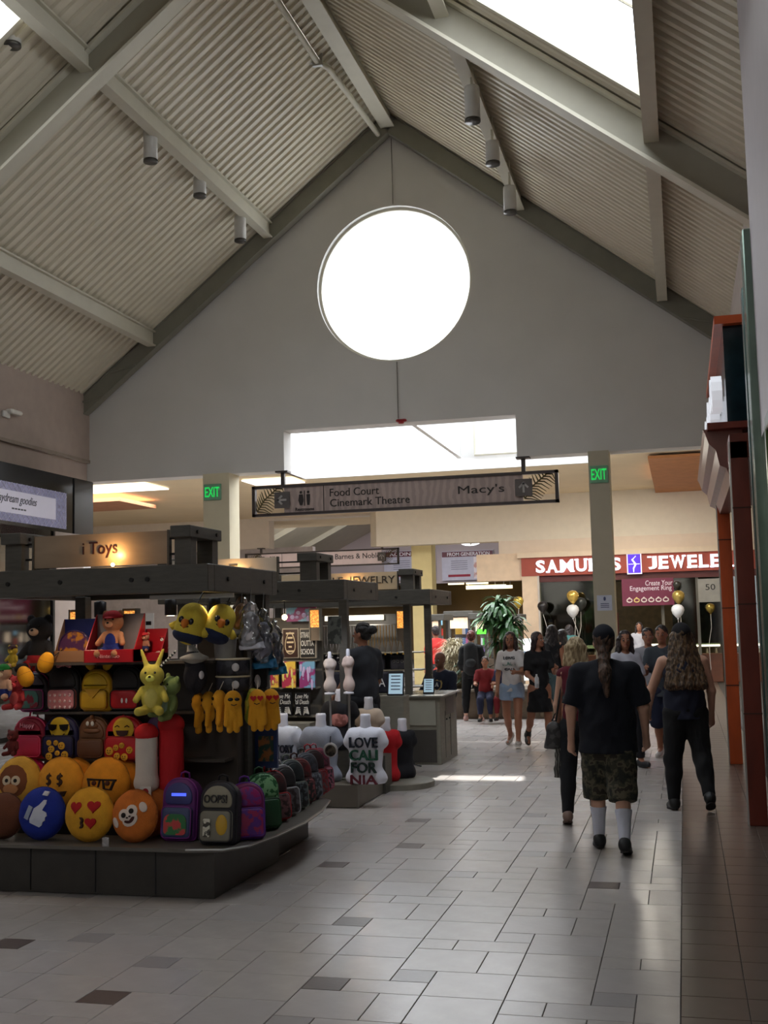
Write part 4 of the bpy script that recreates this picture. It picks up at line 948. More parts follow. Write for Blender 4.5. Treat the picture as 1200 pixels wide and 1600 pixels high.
framed(447, 497, 948, 972, 11.76, 'small dark LONG sign strip above the framed prints', 'd'); framed(412, 438, 1036, 1076, 11.76, 'red and purple print half hidden behind the hanging bags', 'c')
q = atY(527, 985, 10.9); o = thing('skyline_picture', 'small grey waterfront picture hung on the dark kiosk post', 'picture', (q.x, 10.84, q.z)); B('print', mat((120, 126, 122), .5, var=.9, scale=12, rgb2=(70, 76, 74)), o, q.x-.075, q.x+.06, 10.83, 10.85, q.z-.13, q.z+.14)

# ================================================================ MANNEQUINS
MAN = mat((214, 214, 224), .4, var=.02)
def torso(px, py, y, h, col, label, text_lines=(), female=False, rz=0, zbase=None, neck=MAN, tcol=(30, 34, 40), art=None, wide=1.0, vest=False, M3=None):
    q = atY(px, py, y); z0 = q.z if zbase is None else zbase
    t = thing('torso_mannequin', label, 'mannequin', (q.x, y, z0), rz); S = SDF(); u = h
    if not female:
        S.ell((0, 0, .66*u), (.25*u*wide, .145*u, .15*u), .05*u); S.cap((0, 0, .2*u), (0, 0, .55*u), .245*u*wide, .26*u*wide, .06*u, fl=(1, .55, 1))
        for sx in (-1, 1): S.cap((sx*.2*u*wide, 0, .70*u), (sx*.25*u*wide, 0, .60*u), .10*u, .092*u, .05*u)
        S.ell((0, 0, .07*u), (.31*u*wide, .155*u, .15*u), .08*u); S.plane((0, 0, 0), (0, 0, -1))
        N = MB().lathe([(.1*u, .72*u), (.085*u, .82*u), (.075*u, .9*u), (.08*u, .97*u), (.07*u, 1.0*u), (.01, 1.0*u)], n=16, sy=.9)
    else:
        S.ell((0, 0, .72*u), (.15*u, .09*u, .12*u), .05*u); S.ell((-.06*u, -.06*u, .66*u), .065*u, .03*u); S.ell((.06*u, -.06*u, .66*u), .065*u, .03*u); S.cap((0, 0, .7*u), (0, 0, .4*u), .13*u, .09*u, .05*u, fl=(1, .7, 1)); S.ell((0, .01*u, .2*u), (.155*u, .11*u, .18*u), .06*u); S.plane((0, 0, .06*u), (0, 0, -1))
        N = MB().lathe([(.06*u, .76*u), (.045*u, .86*u), (.042*u, .97*u), (.03*u, 1.0*u), (.005, 1.0*u)], n=14)
    S.build('shirt', mat(col, .85, var=.04, bump=.2, bscale=90), t, vox=.012*max(.6, u/.6), fold=.0025, fscale=22)
    N.build('neck', neck, t, smooth=True, local=True)
    MB().lathe([(.14*u, -.001), (.13*u, .04*u), (.05*u, .06*u)], n=14, sy=.7).build('foot_ring', neck, t, smooth=True, local=True)
    if text_lines:
        for (st, z, w, hh, cc) in text_lines:
            mb = MB(); text(mb, st, (.0, -.135*u-.004, z*u), w*u, hh*u, .05, offset=.012); mb.build('print', mat(cc, .8, var=.1), t, local=True)
    if art: MB().ell((.02*u, -.13*u, .5*u), (.16*u, .03*u, .13*u), 16, 10).build('print', mat(art, .8, var=.9, scale=14, rgb2=(150, 90, 80)), t, local=True)
    return t
LINES = [('LOVE', .60, .42, .15, (22, 30, 44)), ('CALI', .42, .42, .15, (24, 84, 62)), ('FOR', .24, .38, .15, (24, 50, 44)), ('NIA', .07, .4, .13, (96, 24, 40))]
torso(573, 1220, 11.25, .68, (226, 228, 240), 'white shirt mannequin printed LOVE CALIFORNIA on the kiosk platform', LINES, zbase=.235)
torso(503, 1215, 11.35, .68, (150, 156, 170), 'grey hooded shirt mannequin between the white ones', zbase=.235, tcol=(40, 40, 40))
torso(443, 1200, 11.4, .68, (206, 212, 226), 'white shirt mannequin printed HISTORY behind the backpacks', [('HISTORY', .48, .42, .12, (40, 44, 60)), ('MADE', .33, .3, .1, (90, 96, 110))], zbase=.235)
st = thing('step_riser', 'grey riser block carrying the rear mannequins', 'riser', (-3.85, 11.75, .235)); B('block', KIOSK, st, -4.0, -3.25, 11.62, 11.78, .235, .52)
torso(532, 1150, 11.7, .62, (30, 28, 32), 'black shirt mannequin with a pink flower print behind the white ones', art=(196, 130, 122), zbase=.52)
torso(577, 1150, 12.25, .62, (196, 178, 160), 'tan draped blouse mannequin behind the LOVE CALIFORNIA shirt', female=False, wide=.8, zbase=.40)
st2 = thing('step_riser', 'grey riser block under the tan blouse mannequin', 'riser', (-3.9, 12.3, 0)); qq = atY(577, 1150, 12.25); B('block', KIOSK, st2, qq.x-.25, qq.x+.2, 12.14, 12.42, .0, .40)
pl = thing('round_platform', 'low glass-edged platform beside the shirt kiosk', 'platform', (-3.3, 12.9, 0)); qa = atY(618, 1214, 12.6)
MB().lathe([(.42, .0), (.42, .06), (.4, .07), (.01, .07)], (qa.x-.02, 12.75, 0), 28).build('slab', KIOSKL, pl)
torso(604, 1212, 12.6, .7, (190, 20, 32), 'bright red dress mannequin at the end of the shirt kiosk', wide=.72, zbase=.075, rz=.5)
torso(630, 1200, 12.9, .66, (20, 21, 28), 'black printed jacket mannequin beside the red dress', [], wide=.75, zbase=.075, rz=.7)
torso(516, 1085, 11.5, .44, (190, 178, 172), 'small pale female bust with a printed vest hanging by the post', female=True, zbase=atY(516, 1085, 11.5).z, art=None, rz=.3)
torso(545, 1084, 11.5, .46, (196, 176, 168), 'small pale female bust with a red-printed vest nearer the vendor', female=True, zbase=atY(545, 1084, 11.5).z, rz=-.5)
for o in [o for o in bpy.data.objects if o.name.startswith('torso_mannequin') and 'female' in o.get('label', '')]:
    MB().cyl((0, 0, .24-o.location.z), (0, 0, .01), .012, n=8).build('pole', STEEL, o, local=True); MB().lathe([(.09, .236-o.location.z), (.09, .25-o.location.z), (.01, .255-o.location.z)], n=14).build('stand_base', KIOSKL, o, local=True)
# ================================================================ TOY KIOSK GOODS
def rrect(w, h, r, arch=0, n=5):
    # outline centred on x, from z=0 to h; arch: extra-round top radius
    rt = arch or r; pts = []
    for cx, cz, a0, rr in ((w/2-r, r, -90, r), (w/2-rt, h-rt, 0, rt), (-w/2+rt, h-rt, 90, rt), (-w/2+r, r, 180, r)):
        m = n*2 if rr > .08 else n
        for i in range(m+1): a = R(a0+90*i/m); pts.append((cx+rr*math.cos(a), cz+rr*math.sin(a)))
    return pts
def backpack(loc, w, h, d, cols, label, rz=0, group=None, pocket=.5, straps=True, arch=.45, tilt=0, ribbon=None, rolling=False):
    body, pock, pipe, acc = cols
    t = thing('backpack', label, 'backpack', loc, rz, group, rot=(R(tilt), 0, rz))
    if group: t['group'] = group
    m = lambda c, **k: mat(c, k.pop('rough', .55), bump=.15, bscale=120, **k) if not isinstance(c, bpy.types.Material) else c
    MB().prism(rrect(w, h, .035, w*arch), -d/2, d/2, bev=.03).build('body', m(body), t, smooth=True, local=True)
    MB().prism([(x, z+.018) for x, z in rrect(w*.86, h*pocket, .03, w*.12)], -d/2-.045, -d/2+.02, bev=.02).build('front_pocket', m(pock), t, smooth=True, local=True)
    MB().prism([(x, z+h*(pocket+.08)) for x, z in rrect(w*.8, h*(.9-pocket)-.02, .03, w*.38*arch/.45)], -d/2-.012, -d/2+.01, bev=.006).build('upper_panel', m(acc), t, smooth=True, local=True)
    o = rrect(w*1.0, h, .035, w*arch); MB().tube([(x, -d/2+.028, z) for x, z in o], .007, 5, closed=True).build('piping', m(pipe), t, smooth=True, local=True)
    MB().tube([(x, -d/2-.035, z+.018) for x, z in rrect(w*.86, h*pocket, .03, w*.12)], .005, 5, closed=True).build('pocket_zip', m(pipe), t, smooth=True, local=True)
    MB().tube([(-.035, .02, h-.005), (-.03, .02, h+.035), (0, .02, h+.045), (.03, .02, h+.035), (.035, .02, h-.005)], .008, 5).build('handle', m(pipe), t, smooth=True, local=True)
    if straps:
        for s in (-1, 1): MB().tube([(s*w*.25, d/2+.005, h*.92), (s*w*.34, d/2+.05, h*.6), (s*w*.42, d/2+.04, h*.2), (s*w*.4, d/2, .06)], .014, 6).build('strap', m(pipe), t, smooth=True, local=True)
    return t
def panel_z(p, d): return p
def disc(mb, x, z, r, y, n=14, t=.006, sz=1): mb.loft([[(x+r*k*math.cos(2*math.pi*i/n), yy, z+r*k*sz*math.sin(2*math.pi*i/n)) for i in range(n)] for yy, k in ((y+t, 1), (y, 1), (y-t*.6, .8))])
# --- cushions
def cushion(px, py, y, col, label, r=.182, T=.085, zb=None, ry=0, tilt=-8, parts=None, rim=None, rzz=0):
    q = atY(px, py, y); z = (zb+r) if zb is not None else q.z
    t = thing('emoji_cushion', label, 'cushion', (q.x, y, z), rot=(R(tilt), R(ry), rzz))
    mb = MB(); n = 36; rings = []
    prof = [(.02, -1), (.3, -.97), (.55, -.88), (.75, -.7), (.9, -.45), (.975, -.2), (1, 0), (.975, .2), (.9, .45), (.75, .7), (.55, .88), (.3, .97), (.02, 1)]
    for k, v in prof:
        wv = lambda i: 1+(.012*math.sin(i*1.7)+.01*math.sin(i*3.1+1))*(1 if abs(v) < .5 else .3)
        rings.append([(r*k*math.cos(2*math.pi*i/n)*wv(i), v*T, r*k*math.sin(2*math.pi*i/n)*wv(i)) for i in range(n)])
    mb.loft(rings); mb.build('body', mat(col, .95, var=.12, scale=14, bump=.5, bscale=160), t, smooth=True, local=True)
    MB().tube([(r*1.0*math.cos(a), 0, r*1.0*math.sin(a)) for a in [2*math.pi*i/30 for i in range(30)]], .005, 5, closed=True).build('seam', mat(tuple(int(c*.75) for c in col), .9), t, smooth=True, local=True)
    def ys(x, z):
        k = min(.98, math.hypot(x, z)/r); return -T*(1-k**2.6)**.62
    pl_ = []
    for pi, (nm, mcol, polys) in enumerate(parts or ()):
        pl_ += [(pi, nm, mcol, [q_]) for q_ in polys] if nm in ('ear', 'eye', 'eye_white', 'nostril') else [(pi, nm, mcol, polys)]
    for pi, nm, mcol, polys in pl_:
        mb = MB(); e_ = .004*(pi if nm not in ('glasses',) else 1)
        for poly in polys:
            c = (sum(p[0] for p in poly)/len(poly), sum(p[1] for p in poly)/len(poly)); N = len(poly)
            V = [(p[0]*r, ys(p[0]*r, p[1]*r)-.006-e_, p[1]*r) for p in poly]; mid = [((p[0]+c[0])/2*r, 0, (p[1]+c[1])/2*r) for p in poly]; V += [(a, ys(a, b)-.008-e_, b) for a, _, b in mid]
            V += [(c[0]*r, ys(c[0]*r, c[1]*r)-.009-e_, c[1]*r)]+[(p[0]*r, ys(p[0]*r, p[1]*r)+.006, p[1]*r) for p in poly]
            Fs = []
            for i in range(N): j = (i+1) % N; Fs += [(i, j, j+N, i+N), (i+N, j+N, 2*N), (i+2*N+1, j+2*N+1, j, i)]
            mb.add(V, Fs)
        mb.build(nm, mat(mcol, .85, var=.05), t, local=True)
    return t
def heart(cx, cz, s): return [(cx+s*.062*16*math.sin(a)**3, cz+s*.062*(13*math.cos(a)-5*math.cos(2*a)-2*math.cos(3*a)-math.cos(4*a))) for a in [-2*math.pi*i/22 for i in range(22)]]
def circ_(cx, cz, r, sz=1, n=14): return [(cx+r*math.cos(2*math.pi*i/n), cz+r*sz*math.sin(2*math.pi*i/n)) for i in range(n)]
def arc(cx, cz, r, a0, a1, w, n=8): return [(cx+(r+w)*math.cos(R(a0+(a1-a0)*i/n)), cz+(r+w)*math.sin(R(a0+(a1-a0)*i/n))) for i in range(n+1)]+[(cx+(r-w)*math.cos(R(a1-(a1-a0)*i/n)), cz+(r-w)*math.sin(R(a1-(a1-a0)*i/n))) for i in range(n+1)]
def rot(poly, a, cx=0, cz=0): c, s = math.cos(R(a)), math.sin(R(a)); return [(cx+(x-cx)*c-(z-cz)*s, cz+(x-cx)*s+(z-cz)*c) for x, z in poly]
DKBR = (60, 34, 20); YEL = (226, 168, 40); ORG = (226, 138, 30)
thumb = rot([(-.1, -.42), (.34, -.42), (.42, -.30), (.40, -.18), (.46, -.1), (.42, .02), (.46, .1), (.38, .2), (.12, .22), (.22, .48), (.16, .62), (.06, .58), (-.02, .34), (-.16, .14), (-.16, -.3)], -22)
cuff = rot([(-.42, -.36), (-.22, -.36), (-.22, .16), (-.42, .16)], -22)
cushion(66, 1280, 7.50, (22, 44, 140), 'royal blue cushion with a white thumbs-up', zb=.337, parts=[('thumb_mark', (196, 200, 214), [thumb]), ('cuff_mark', (150, 160, 180), [cuff]), ('tag', (190, 195, 210), [rot([(.05, .72), (.25, .72), (.25, .88), (.05, .88)], -10)])])
cushion(140, 1276, 7.48, (214, 156, 40), 'yellow cushion with two red heart eyes', r=.186, zb=.337, parts=[('heart_eye', (168, 16, 22), [heart(-.36, .26, .25)]), ('heart_eye', (168, 16, 22), [heart(.38, .30, .25)]), ('kiss_heart', (168, 16, 22), [heart(.3, -.30, .22)]), ('mouth', DKBR, [arc(-.1, -.22, .09, -80, 100, .025), arc(-.1, -.40, .09, -100, 80, .025)])])
cushion(211, 1281, 7.50, (200, 110, 40), 'orange monkey cushion with a white face, tilted beside the backpacks', r=.178, zb=.337, ry=-28, parts=[('face', (214, 200, 190), [circ_(-.17, .12, .24), circ_(.2, .12, .24), circ_(0, -.14, .34, .75)]), ('ear', (214, 200, 190), [circ_(-.66, .05, .13, 1.6), circ_(.66, .05, .13, 1.6)]), ('eye', (26, 18, 16), [circ_(-.17, .12, .1), circ_(.2, .12, .1)]), ('mouth', (60, 20, 16), [arc(0, -.02, .22, 205, 335, .035)]), ('nostril', (40, 24, 20), [circ_(-.05, -.04, .03), circ_(.07, -.04, .03)])])
cushion(30, 1226, 7.78, (214, 162, 60), 'yellow cushion with a brown monkey face at the frame edge', zb=.52, parts=[('fur_face', (120, 66, 34), [circ_(-.05, 0, .66)]), ('eye_white', (206, 188, 160), [circ_(-.28, .02, .2), circ_(.14, .02, .2)]), ('eye', (26, 18, 16), [circ_(-.26, .02, .08), circ_(.14, .02, .08)]), ('muzzle', (176, 120, 76), [circ_(-.06, -.32, .34, .6)])])
dol = lambda cx, cz: [arc(cx, cz+.09, .1, 20, 270, .022), arc(cx, cz-.09, .1, -160, 90, .022), [(cx-.015, cz-.26), (cx+.015, cz-.26), (cx+.015, cz+.26), (cx-.015, cz+.26)]]
cushion(95, 1232, 7.80, (222, 150, 40), 'orange-yellow cushion with dollar-sign eyes', r=.19, zb=.50, parts=[('dollar_eye', DKBR, dol(-.28, .12)), ('dollar_eye', DKBR, dol(.2, .12)), ('mouth', DKBR, [[(-.5, -.36), (.5, -.3), (.4, -.5), (-.4, -.55)]])])
cushion(166, 1230, 7.79, (220, 142, 34), 'orange-yellow cushion with black eyeglasses', r=.19, zb=.50, parts=[('glasses', (36, 22, 16), [[(-.62, .12), (.62, .10), (.62, .17), (-.62, .2)], [(-.62, .18), (-.52, .18), (-.42, -.2), (-.5, -.24)], [(-.06, .15), (0, .15), (-.08, -.18), (-.14, -.2)], [(-.5, -.24), (-.42, -.2), (-.08, -.18), (-.14, -.25)], [(.06, .15), (.12, .15), (.2, -.18), (.12, -.2)], [(.6, .14), (.52, .15), (.38, -.2), (.46, -.24)], [(.12, -.2), (.2, -.17), (.38, -.2), (.46, -.25)]]), ('eye', (70, 30, 16), [circ_(-.28, .02, .09), circ_(.28, .02, .09)])])
cushion(48, 1205, 7.93, (206, 26, 80), 'hot pink plush cushion behind the monkey face one', r=.15, zb=.55); cushion(116, 1207, 7.93, ORG, 'plain orange cushion behind the dollar-sign one', r=.17, zb=.52); cushion(188, 1210, 7.93, ORG, 'plain orange cushion behind the eyeglasses one', r=.165, zb=.53)
cushion(237, 1262, 7.72, (190, 104, 40), 'brown-orange cushion half hidden beside the tilted monkey', r=.17, zb=.337)
cushion(6, 1285, 7.5, (96, 54, 34), 'dark brown plush cushion at the left frame edge', r=.16, zb=.337)
tg = thing('price_tag', 'small clear price tag on the ledge between two cushions', 'tag', (0, 0, 0)); q = atZ(166, 1320, .345); B('card', glassmat((220, 225, 235), .1, .4), tg, q.x-.02, q.x+.03, q.y-.02, q.y-.018, .337, .40)

# --- wall of backpacks: two shelf rows
def wallpack(px0, px1, pyt, pyb, y, cols, label, zb, **k):
    a = atY(px0, pyb, y); b = atY(px1, pyt, y); return backpack(((a.x+b.x)/2, y, zb), b.x-a.x-.004, b.z-zb, .10, cols, label, straps=False, **k)
def face_discs(t, w, h, d, seeds, n, r0, r1, zlo, zhi, col=YEL, nm='printed_face'):
    rr = random.Random(seeds); placed = []
    for _ in range(400):
        if len(placed) >= n: break
        r = rr.uniform(r0, r1); x = rr.uniform(-w/2+r+.012, w/2-r-.012); z = rr.uniform(zlo+r, zhi-r)
        if all(math.hypot(x-a, z-b) > r+c+.003 for a, b, c in placed): placed.append((x, z, r))
    for x, z, r in placed:
        mb = MB(); disc(mb, x, z, r, d); o = mb.build(nm, mat(col, .6), t, local=True)
        mb = MB(); yy = d-.009
        for s in (-1, 1): disc(mb, x+s*r*.35, z+r*.2, r*.14, yy, 8, .003)
        mb.tube([(x-r*.45, yy, z-r*.2), (x, yy, z-r*.48), (x+r*.45, yy, z-r*.2)], r*.06, 4); mb.build('features', mat(DKBR, .7), o, local=True)
RY = 8.06
backpacks = []
t = wallpack(25, 76, 1120, 1194, 7.98, ((150, 16, 46), (190, 30, 70), (220, 70, 110), (170, 24, 54)), 'glossy crimson backpack at the left of the lower shelf', .852)
mb = MB(); text(mb, 'Happy', (0, -.073, .245), .12, .045, .01, offset=.02); mb.build('lettering', mat((230, 150, 170), .4), t, local=True)
t = wallpack(71, 127, 1118, 1196, 7.99, ((24, 20, 66), (24, 20, 66), (30, 26, 40), (28, 24, 70)), 'navy backpack with a big sunglasses smiley and many small ones', .845)
mb = MB(); disc(mb, .005, .235, .083, -.066, 24, .012); o = mb.build('big_face', mat((226, 186, 40), .6), t, local=True, smooth=False)
mb = MB()
for s in (-1, 1): mb.prism([(.005+s*.01, .262), (.005+s*.088, .266), (.005+s*.075, .225), (.005+s*.045, .215), (.005+s*.018, .23)][::s], -.09, -.082)
mb.build('sunglasses', mat((16, 12, 12), .2), o, local=True); MB().tube([(-.045, -.08, .19), (-.01, -.082, .172), (.03, -.082, .172), (.055, -.08, .195)], .004, 5).build('smile', mat(DKBR), o, local=True)
face_discs(t, .25, .33, -.1, 5, 10, .020, .033, .0, .155)
t = wallpack(127, 172, 1120, 1195, 7.99, ((104, 66, 38), (96, 58, 34), (110, 72, 44), (112, 72, 42)), 'brown quilted backpack with two small eyes', .85, pocket=.42)
mb = MB()
for i, (z, r) in enumerate(((.21, .075), (.245, .055), (.28, .035), (.305, .015))): mb.ell((0, -.06, z), (r, .025, .022), 14, 8)
mb.build('swirl', mat((120, 78, 48), .5), t, smooth=True, local=True)
for s in (-1, 1): MB().ell((s*.02, -.088, .265), (.014, .008, .018), 10, 8).build('eye', mat((225, 220, 210), .4), t, local=True)
t = wallpack(168, 226, 1119, 1198, 7.97, ((186, 18, 26), (190, 20, 28), (150, 14, 20), (190, 22, 30)), 'bright red backpack with a big laughing smiley and many small ones', .84)
mb = MB(); disc(mb, 0.01, .235, .085, -.064, 24, .012); o = mb.build('big_face', mat((226, 180, 40), .6), t, local=True)
mb = MB(); mb.prism([(-.04, .225), (.06, .225), (.05, .195), (.01, .178), (-.03, .195)], -.086, -.08); mb.tube([(-.05, -.082, .25), (-.03, -.082, .262), (-.012, -.082, .25)], .004, 4); mb.tube([(.03, -.082, .25), (.05, -.082, .262), (.068, -.082, .25)], .004, 4); mb.build('laugh', mat((60, 24, 16)), o, local=True)
face_discs(t, .26, .33, -.1, 9, 10, .020, .033, .0, .15)
t = wallpack(34, 80, 1050, 1118, 8.0, ((40, 34, 40), (70, 60, 66), (150, 40, 110), (60, 48, 58)), 'dark patterned backpack with a magenta edge on the upper shelf', 1.203)
MB().prism([(x, z+.03) for x, z in rrect(.15, .13, .03, .05)], -.105, -.095).build('print', mat((70, 120, 110), .5, var=.9, scale=16, rgb2=(140, 30, 50)), t, local=True)
t = wallpack(79, 129, 1040, 1117, 8.0, ((22, 18, 20), (206, 128, 130), (30, 24, 26), (24, 20, 22)), 'black backpack with a pink sequined pocket and pink bow', 1.203, pocket=.44)
mb = MB(); 
for s in (-1, 1): mb.prism([(0, .345), (s*.045, .40), (s*.065, .395), (s*.06, .33), (s*.045, .325)][::s], -.05, -.03, bev=.006)
mb.ell((0, -.045, .347), .014, 8, 6); mb.build('bow', mat((206, 130, 134), .6, var=.3, scale=60, kind='voronoi'), t, local=True)
for k in range(5):
    for j in range(3): MB().ell((-.085+.042*k, -.098, .035+.045*j), (.012, .004, .012), 8, 5).build('sequin_dot', mat((232, 190, 186), .25, .4), t, local=True)
t = wallpack(131, 178, 1046, 1116, 7.99, ((206, 160, 20), (196, 150, 18), (150, 108, 12), (212, 168, 24)), 'yellow backpack with two rounded ear flaps', 1.203, pocket=.46)
for s in (-1, 1): MB().ell((s*.075, 0, .345), (.035, .022, .05), 14, 8, M=Matrix.Rotation(R(s*38), 4, 'Y')).build('ear_flap', mat((206, 160, 20), .8), t, smooth=True, local=True)
mb = MB().prism([(-.07, .17), (.0, .10), (.07, .17)], -.105, -.095).build('pocket_flap', mat((176, 130, 14), .6), t, local=True)
t = wallpack(177, 226, 1040, 1118, 8.01, ((20, 18, 20), (176, 14, 22), (26, 22, 24), (24, 22, 24)), 'black backpack with a bright red lower pocket', 1.203, pocket=.42)
for s in (-1, 1): MB().ell((.01+s*.018, -.098, .08), (.009, .005, .02), 10, 6).build('button', mat((220, 216, 210), .4), t, local=True)

# --- big soft rolls and red ones at the right of the shelves
def roll(px, pyb, y, r, h, col, top, label, tag=False, tilt=(0, 0)):
    q = atZ(px, pyb, .337); q = atY(px, pyb, y); t = thing('plush_roll', label, 'plush toy', (q.x, y, .337 if q.z < .6 else q.z), rot=(R(tilt[0]), R(tilt[1]), 0))
    S = SDF(); S.cap((0, 0, r*.9), (0, 0, h-r), r, r*.96, .02, fl=(1, .75, 1)); S.ell((0, 0, .05), (r*1.05, r*.8, .06), .04); S.build('body', mat(col, .8, var=.06, bump=.3), t, vox=.01, fold=.002)
    S = SDF(); S.ell((0, 0, h-r*.6), (r*1.06, r*.82, r*.85), .02); S.plane((0, 0, h-r*1.0), (0, 0, -1)); S.build('cap', mat(top, .75, var=.1, bump=.3), t, vox=.008)
    if tag:
        B('tag', mat((206, 204, 198), .5), t, q.x-.01, q.x+.075, y-r*.82-.012, y-r*.82-.008, .337+h*.42, .337+h*.78); 
        o = MB(); disc(o, q.x+.032, .337+h*.7, .024, y-r*.82-.013, 14, .002); o.build('tag_emblem', mat((150, 20, 30)), t)
        o = MB(); text(o, 'SUPER', (q.x+.032, y-r*.82-.014, .337+h*.48), .06, .014, .002); o.build('lettering', mat((70, 70, 80)), t)
    return t
roll(229, 1236, 7.72, .085, .46, (206, 196, 186), (190, 20, 26), 'tall white plush roll with a red cap and paper tag', tag=True)
roll(268, 1236, 7.80, .095, .53, (186, 18, 28), (176, 14, 24), 'tall red plush roll with scribbled white lines')
t = thing('purple_pouch', 'dark purple pouch between the laughing backpack and the plush rolls', 'pouch', tuple(atY(248, 1142, 7.95))); S = SDF(); S.ell((0, 0, .04), (.09, .05, .07)); S.ell((.04, -.01, .02), (.05, .04, .05)); S.build('body', mat((48, 24, 70), .6, var=.3), t, vox=.009); MB().tube([(-.03, 0, .1), (0, -.01, .16), (.03, 0, .1)], .006).build('cord', mat((60, 30, 80)), t, local=True)

# --- plush animals
def plush(loc, h, col, label, belly=None, ear='round', limb=None, shorts=None, rz=0, tilt=(0, 0), hat=None, snout=None, sit=True, name='plush_animal', eye=True, vox=None, group=None):
    t = thing(name, label, 'plush toy', loc, rot=(R(tilt[0]), R(tilt[1]), rz)); u = h; S = SDF()
    if group: t['group'] = group
    S.ell((0, 0, .30*u), (.2*u, .17*u, .27*u), .05*u); S.ell((0, -.01*u, .70*u), (.22*u, .19*u, .2*u), .04*u)
    for s in (-1, 1):
        S.cap((s*.17*u, -.02*u, .45*u), (s*.27*u, -.13*u, .27*u), .065*u, .06*u, .03*u)
        if sit: S.cap((s*.12*u, -.08*u, .08*u), (s*.19*u, -.3*u, .07*u), .085*u, .08*u, .03*u)
        else: S.cap((s*.09*u, 0, .12*u), (s*.11*u, 0, -.08*u), .075*u, .08*u, .03*u)
        if ear == 'round': S.ell((s*.16*u, 0, .87*u), (.075*u, .035*u, .075*u), .02*u)
        elif ear == 'long': S.cap((s*.09*u, 0, .85*u), (s*.2*u, .02*u, 1.16*u), .055*u, .03*u, .03*u, fl=(1, .6, 1))
        elif ear == 'tuft': S.cap((s*.02*u, 0, .88*u), (s*.05*u, 0, .98*u), .03*u, .015*u, .02*u)
    fur = mat(col, .95, var=.12, scale=20, bump=.5, bscale=200)
    S.build('body', fur, t, vox=vox or max(.0065, u*.022))
    sc = snout or tuple(min(255, int(c*1.25)+20) for c in col)
    MB().ell((0, -.185*u, .655*u), (.085*u, .06*u, .065*u), 14, 10).build('snout', mat(sc, .9, bump=.3), t, smooth=True, local=True)
    MB().ell((0, -.245*u, .685*u), (.028*u, .02*u, .02*u), 10, 8).build('nose', mat((24, 18, 18), .2), t, smooth=True, local=True)
    for s in (-1, 1): MB().ell((s*.085*u, -.178*u, .755*u), .022*u, 10, 8).build('eye', mat((12, 10, 10), .1), t, smooth=True, local=True)
    if belly: MB().ell((0, -.115*u, .30*u), (.13*u, .07*u, .18*u), 16, 10).build('belly', mat(belly, .9, bump=.3), t, smooth=True, local=True)
    if limb:
        for s in (-1, 1): MB().ell((s*.195*u, -.33*u, .08*u), (.085*u, .07*u, .09*u) if sit else (.09*u, .1*u, .06*u), 12, 8).build('foot', mat(limb, .85, bump=.3), t, smooth=True, local=True)
    if shorts:
        S = SDF(); S.ell((0, 0, .2*u), (.215*u, .185*u, .19*u), .02*u)
        for s in (-1, 1): S.cap((s*.12*u, -.06*u, .1*u), (s*.16*u, -.18*u, .09*u), .1*u, .098*u, .03*u, flat=1)
        S.plane((0, 0, .3*u), (0, 0, 1)); S.build('shorts', mat(shorts, .85, bump=.2), t, vox=max(.0065, u*.024))
    if hat:
        S = SDF(); S.ell((0, -.01*u, .80*u), (.215*u, .19*u, .14*u), .02*u); S.plane((0, 0, .78*u), (0, 0, -1)); S.cap((0, -.1*u, .79*u), (0, -.2*u, .78*u), .11*u, .1*u, .02*u, fl=(1, 1, .2)); S.build('hat', mat(hat, .85, bump=.2), t, vox=max(.0065, u*.024))
    return t
def atz(px, py, y): return tuple(atY(px, py, y))
plush(atz(62, 1050, 7.84), .46, (26, 24, 26), 'big black plush bear with tan snout and red shorts on the top shelf', shorts=(150, 16, 26), snout=(206, 170, 140), limb=None)
for px, py, lb, y in ((72, 1034, 'orange-yellow egg-shaped plush below the black bear, upper one', 7.68), (39, 1056, 'orange-yellow egg-shaped plush below the black bear, lower one', 7.62)):
    t = thing('plush_egg', lb, 'plush toy', atz(px, py, y), rot=(0, R(20 if px > 50 else -25), 0)); S = SDF(); S.ell((0, 0, 0), (.056, .05, .075)); S.ell((0, .0, -.03), (.05, .046, .05), .03); S.build('body', mat((232, 160, 24), .9, bump=.4, bscale=160), t, vox=.008)
    MB().tube([(.057*math.cos(a), .051*math.sin(a), .01) for a in [2*math.pi*i/18 for i in range(18)]], .002, 4, closed=True).build('seam', mat((190, 120, 16)), t, local=True)
    MB().tube([(0, .05, .02), (0, .2, .1)], .004, 4).build('hanging_cord', BLACK, t, local=True)
plush(atz(20, 1042, 7.55), .17, (190, 160, 50), 'small mustard plush bear at the left edge under the black bear', hat=(60, 20, 16))
plush(atz(6, 1092, 7.50), .27, (206, 160, 130), 'plush bear in a green hat and blue shorts at the frame edge', hat=(20, 120, 40), shorts=(26, 40, 110))
plush(atz(26, 1108, 7.62), .27, (190, 60, 66), 'coral red plush bear behind the green-hatted one', belly=(200, 90, 90))
plush(atz(20, 1180, 7.62), .2, (96, 30, 26), 'dark red plush bear low at the left of the shelves')
plush(atz(238, 1116, 7.60), .39, (206, 192, 84), 'yellow plush rabbit with long pointed ears', ear='long', belly=(216, 204, 110), rz=.25)
plush(atz(262, 1122, 7.75), .34, (130, 150, 90), 'green plush animal with a pale head behind the yellow rabbit', belly=(150, 180, 160), snout=(220, 215, 180), rz=-.5, tilt=(0, 12))
plush(atz(256, 1022, 7.9), .16, (206, 190, 180), 'small white plush with a red spotted hat on the top shelf', hat=(180, 30, 34))
plush(atz(177, 1026, 7.72), .36, (190, 130, 92), 'tan plush bear in a red cap and blue overalls in an open red box', hat=(170, 16, 28), shorts=(22, 40, 120), belly=(22, 40, 120), sit=True)
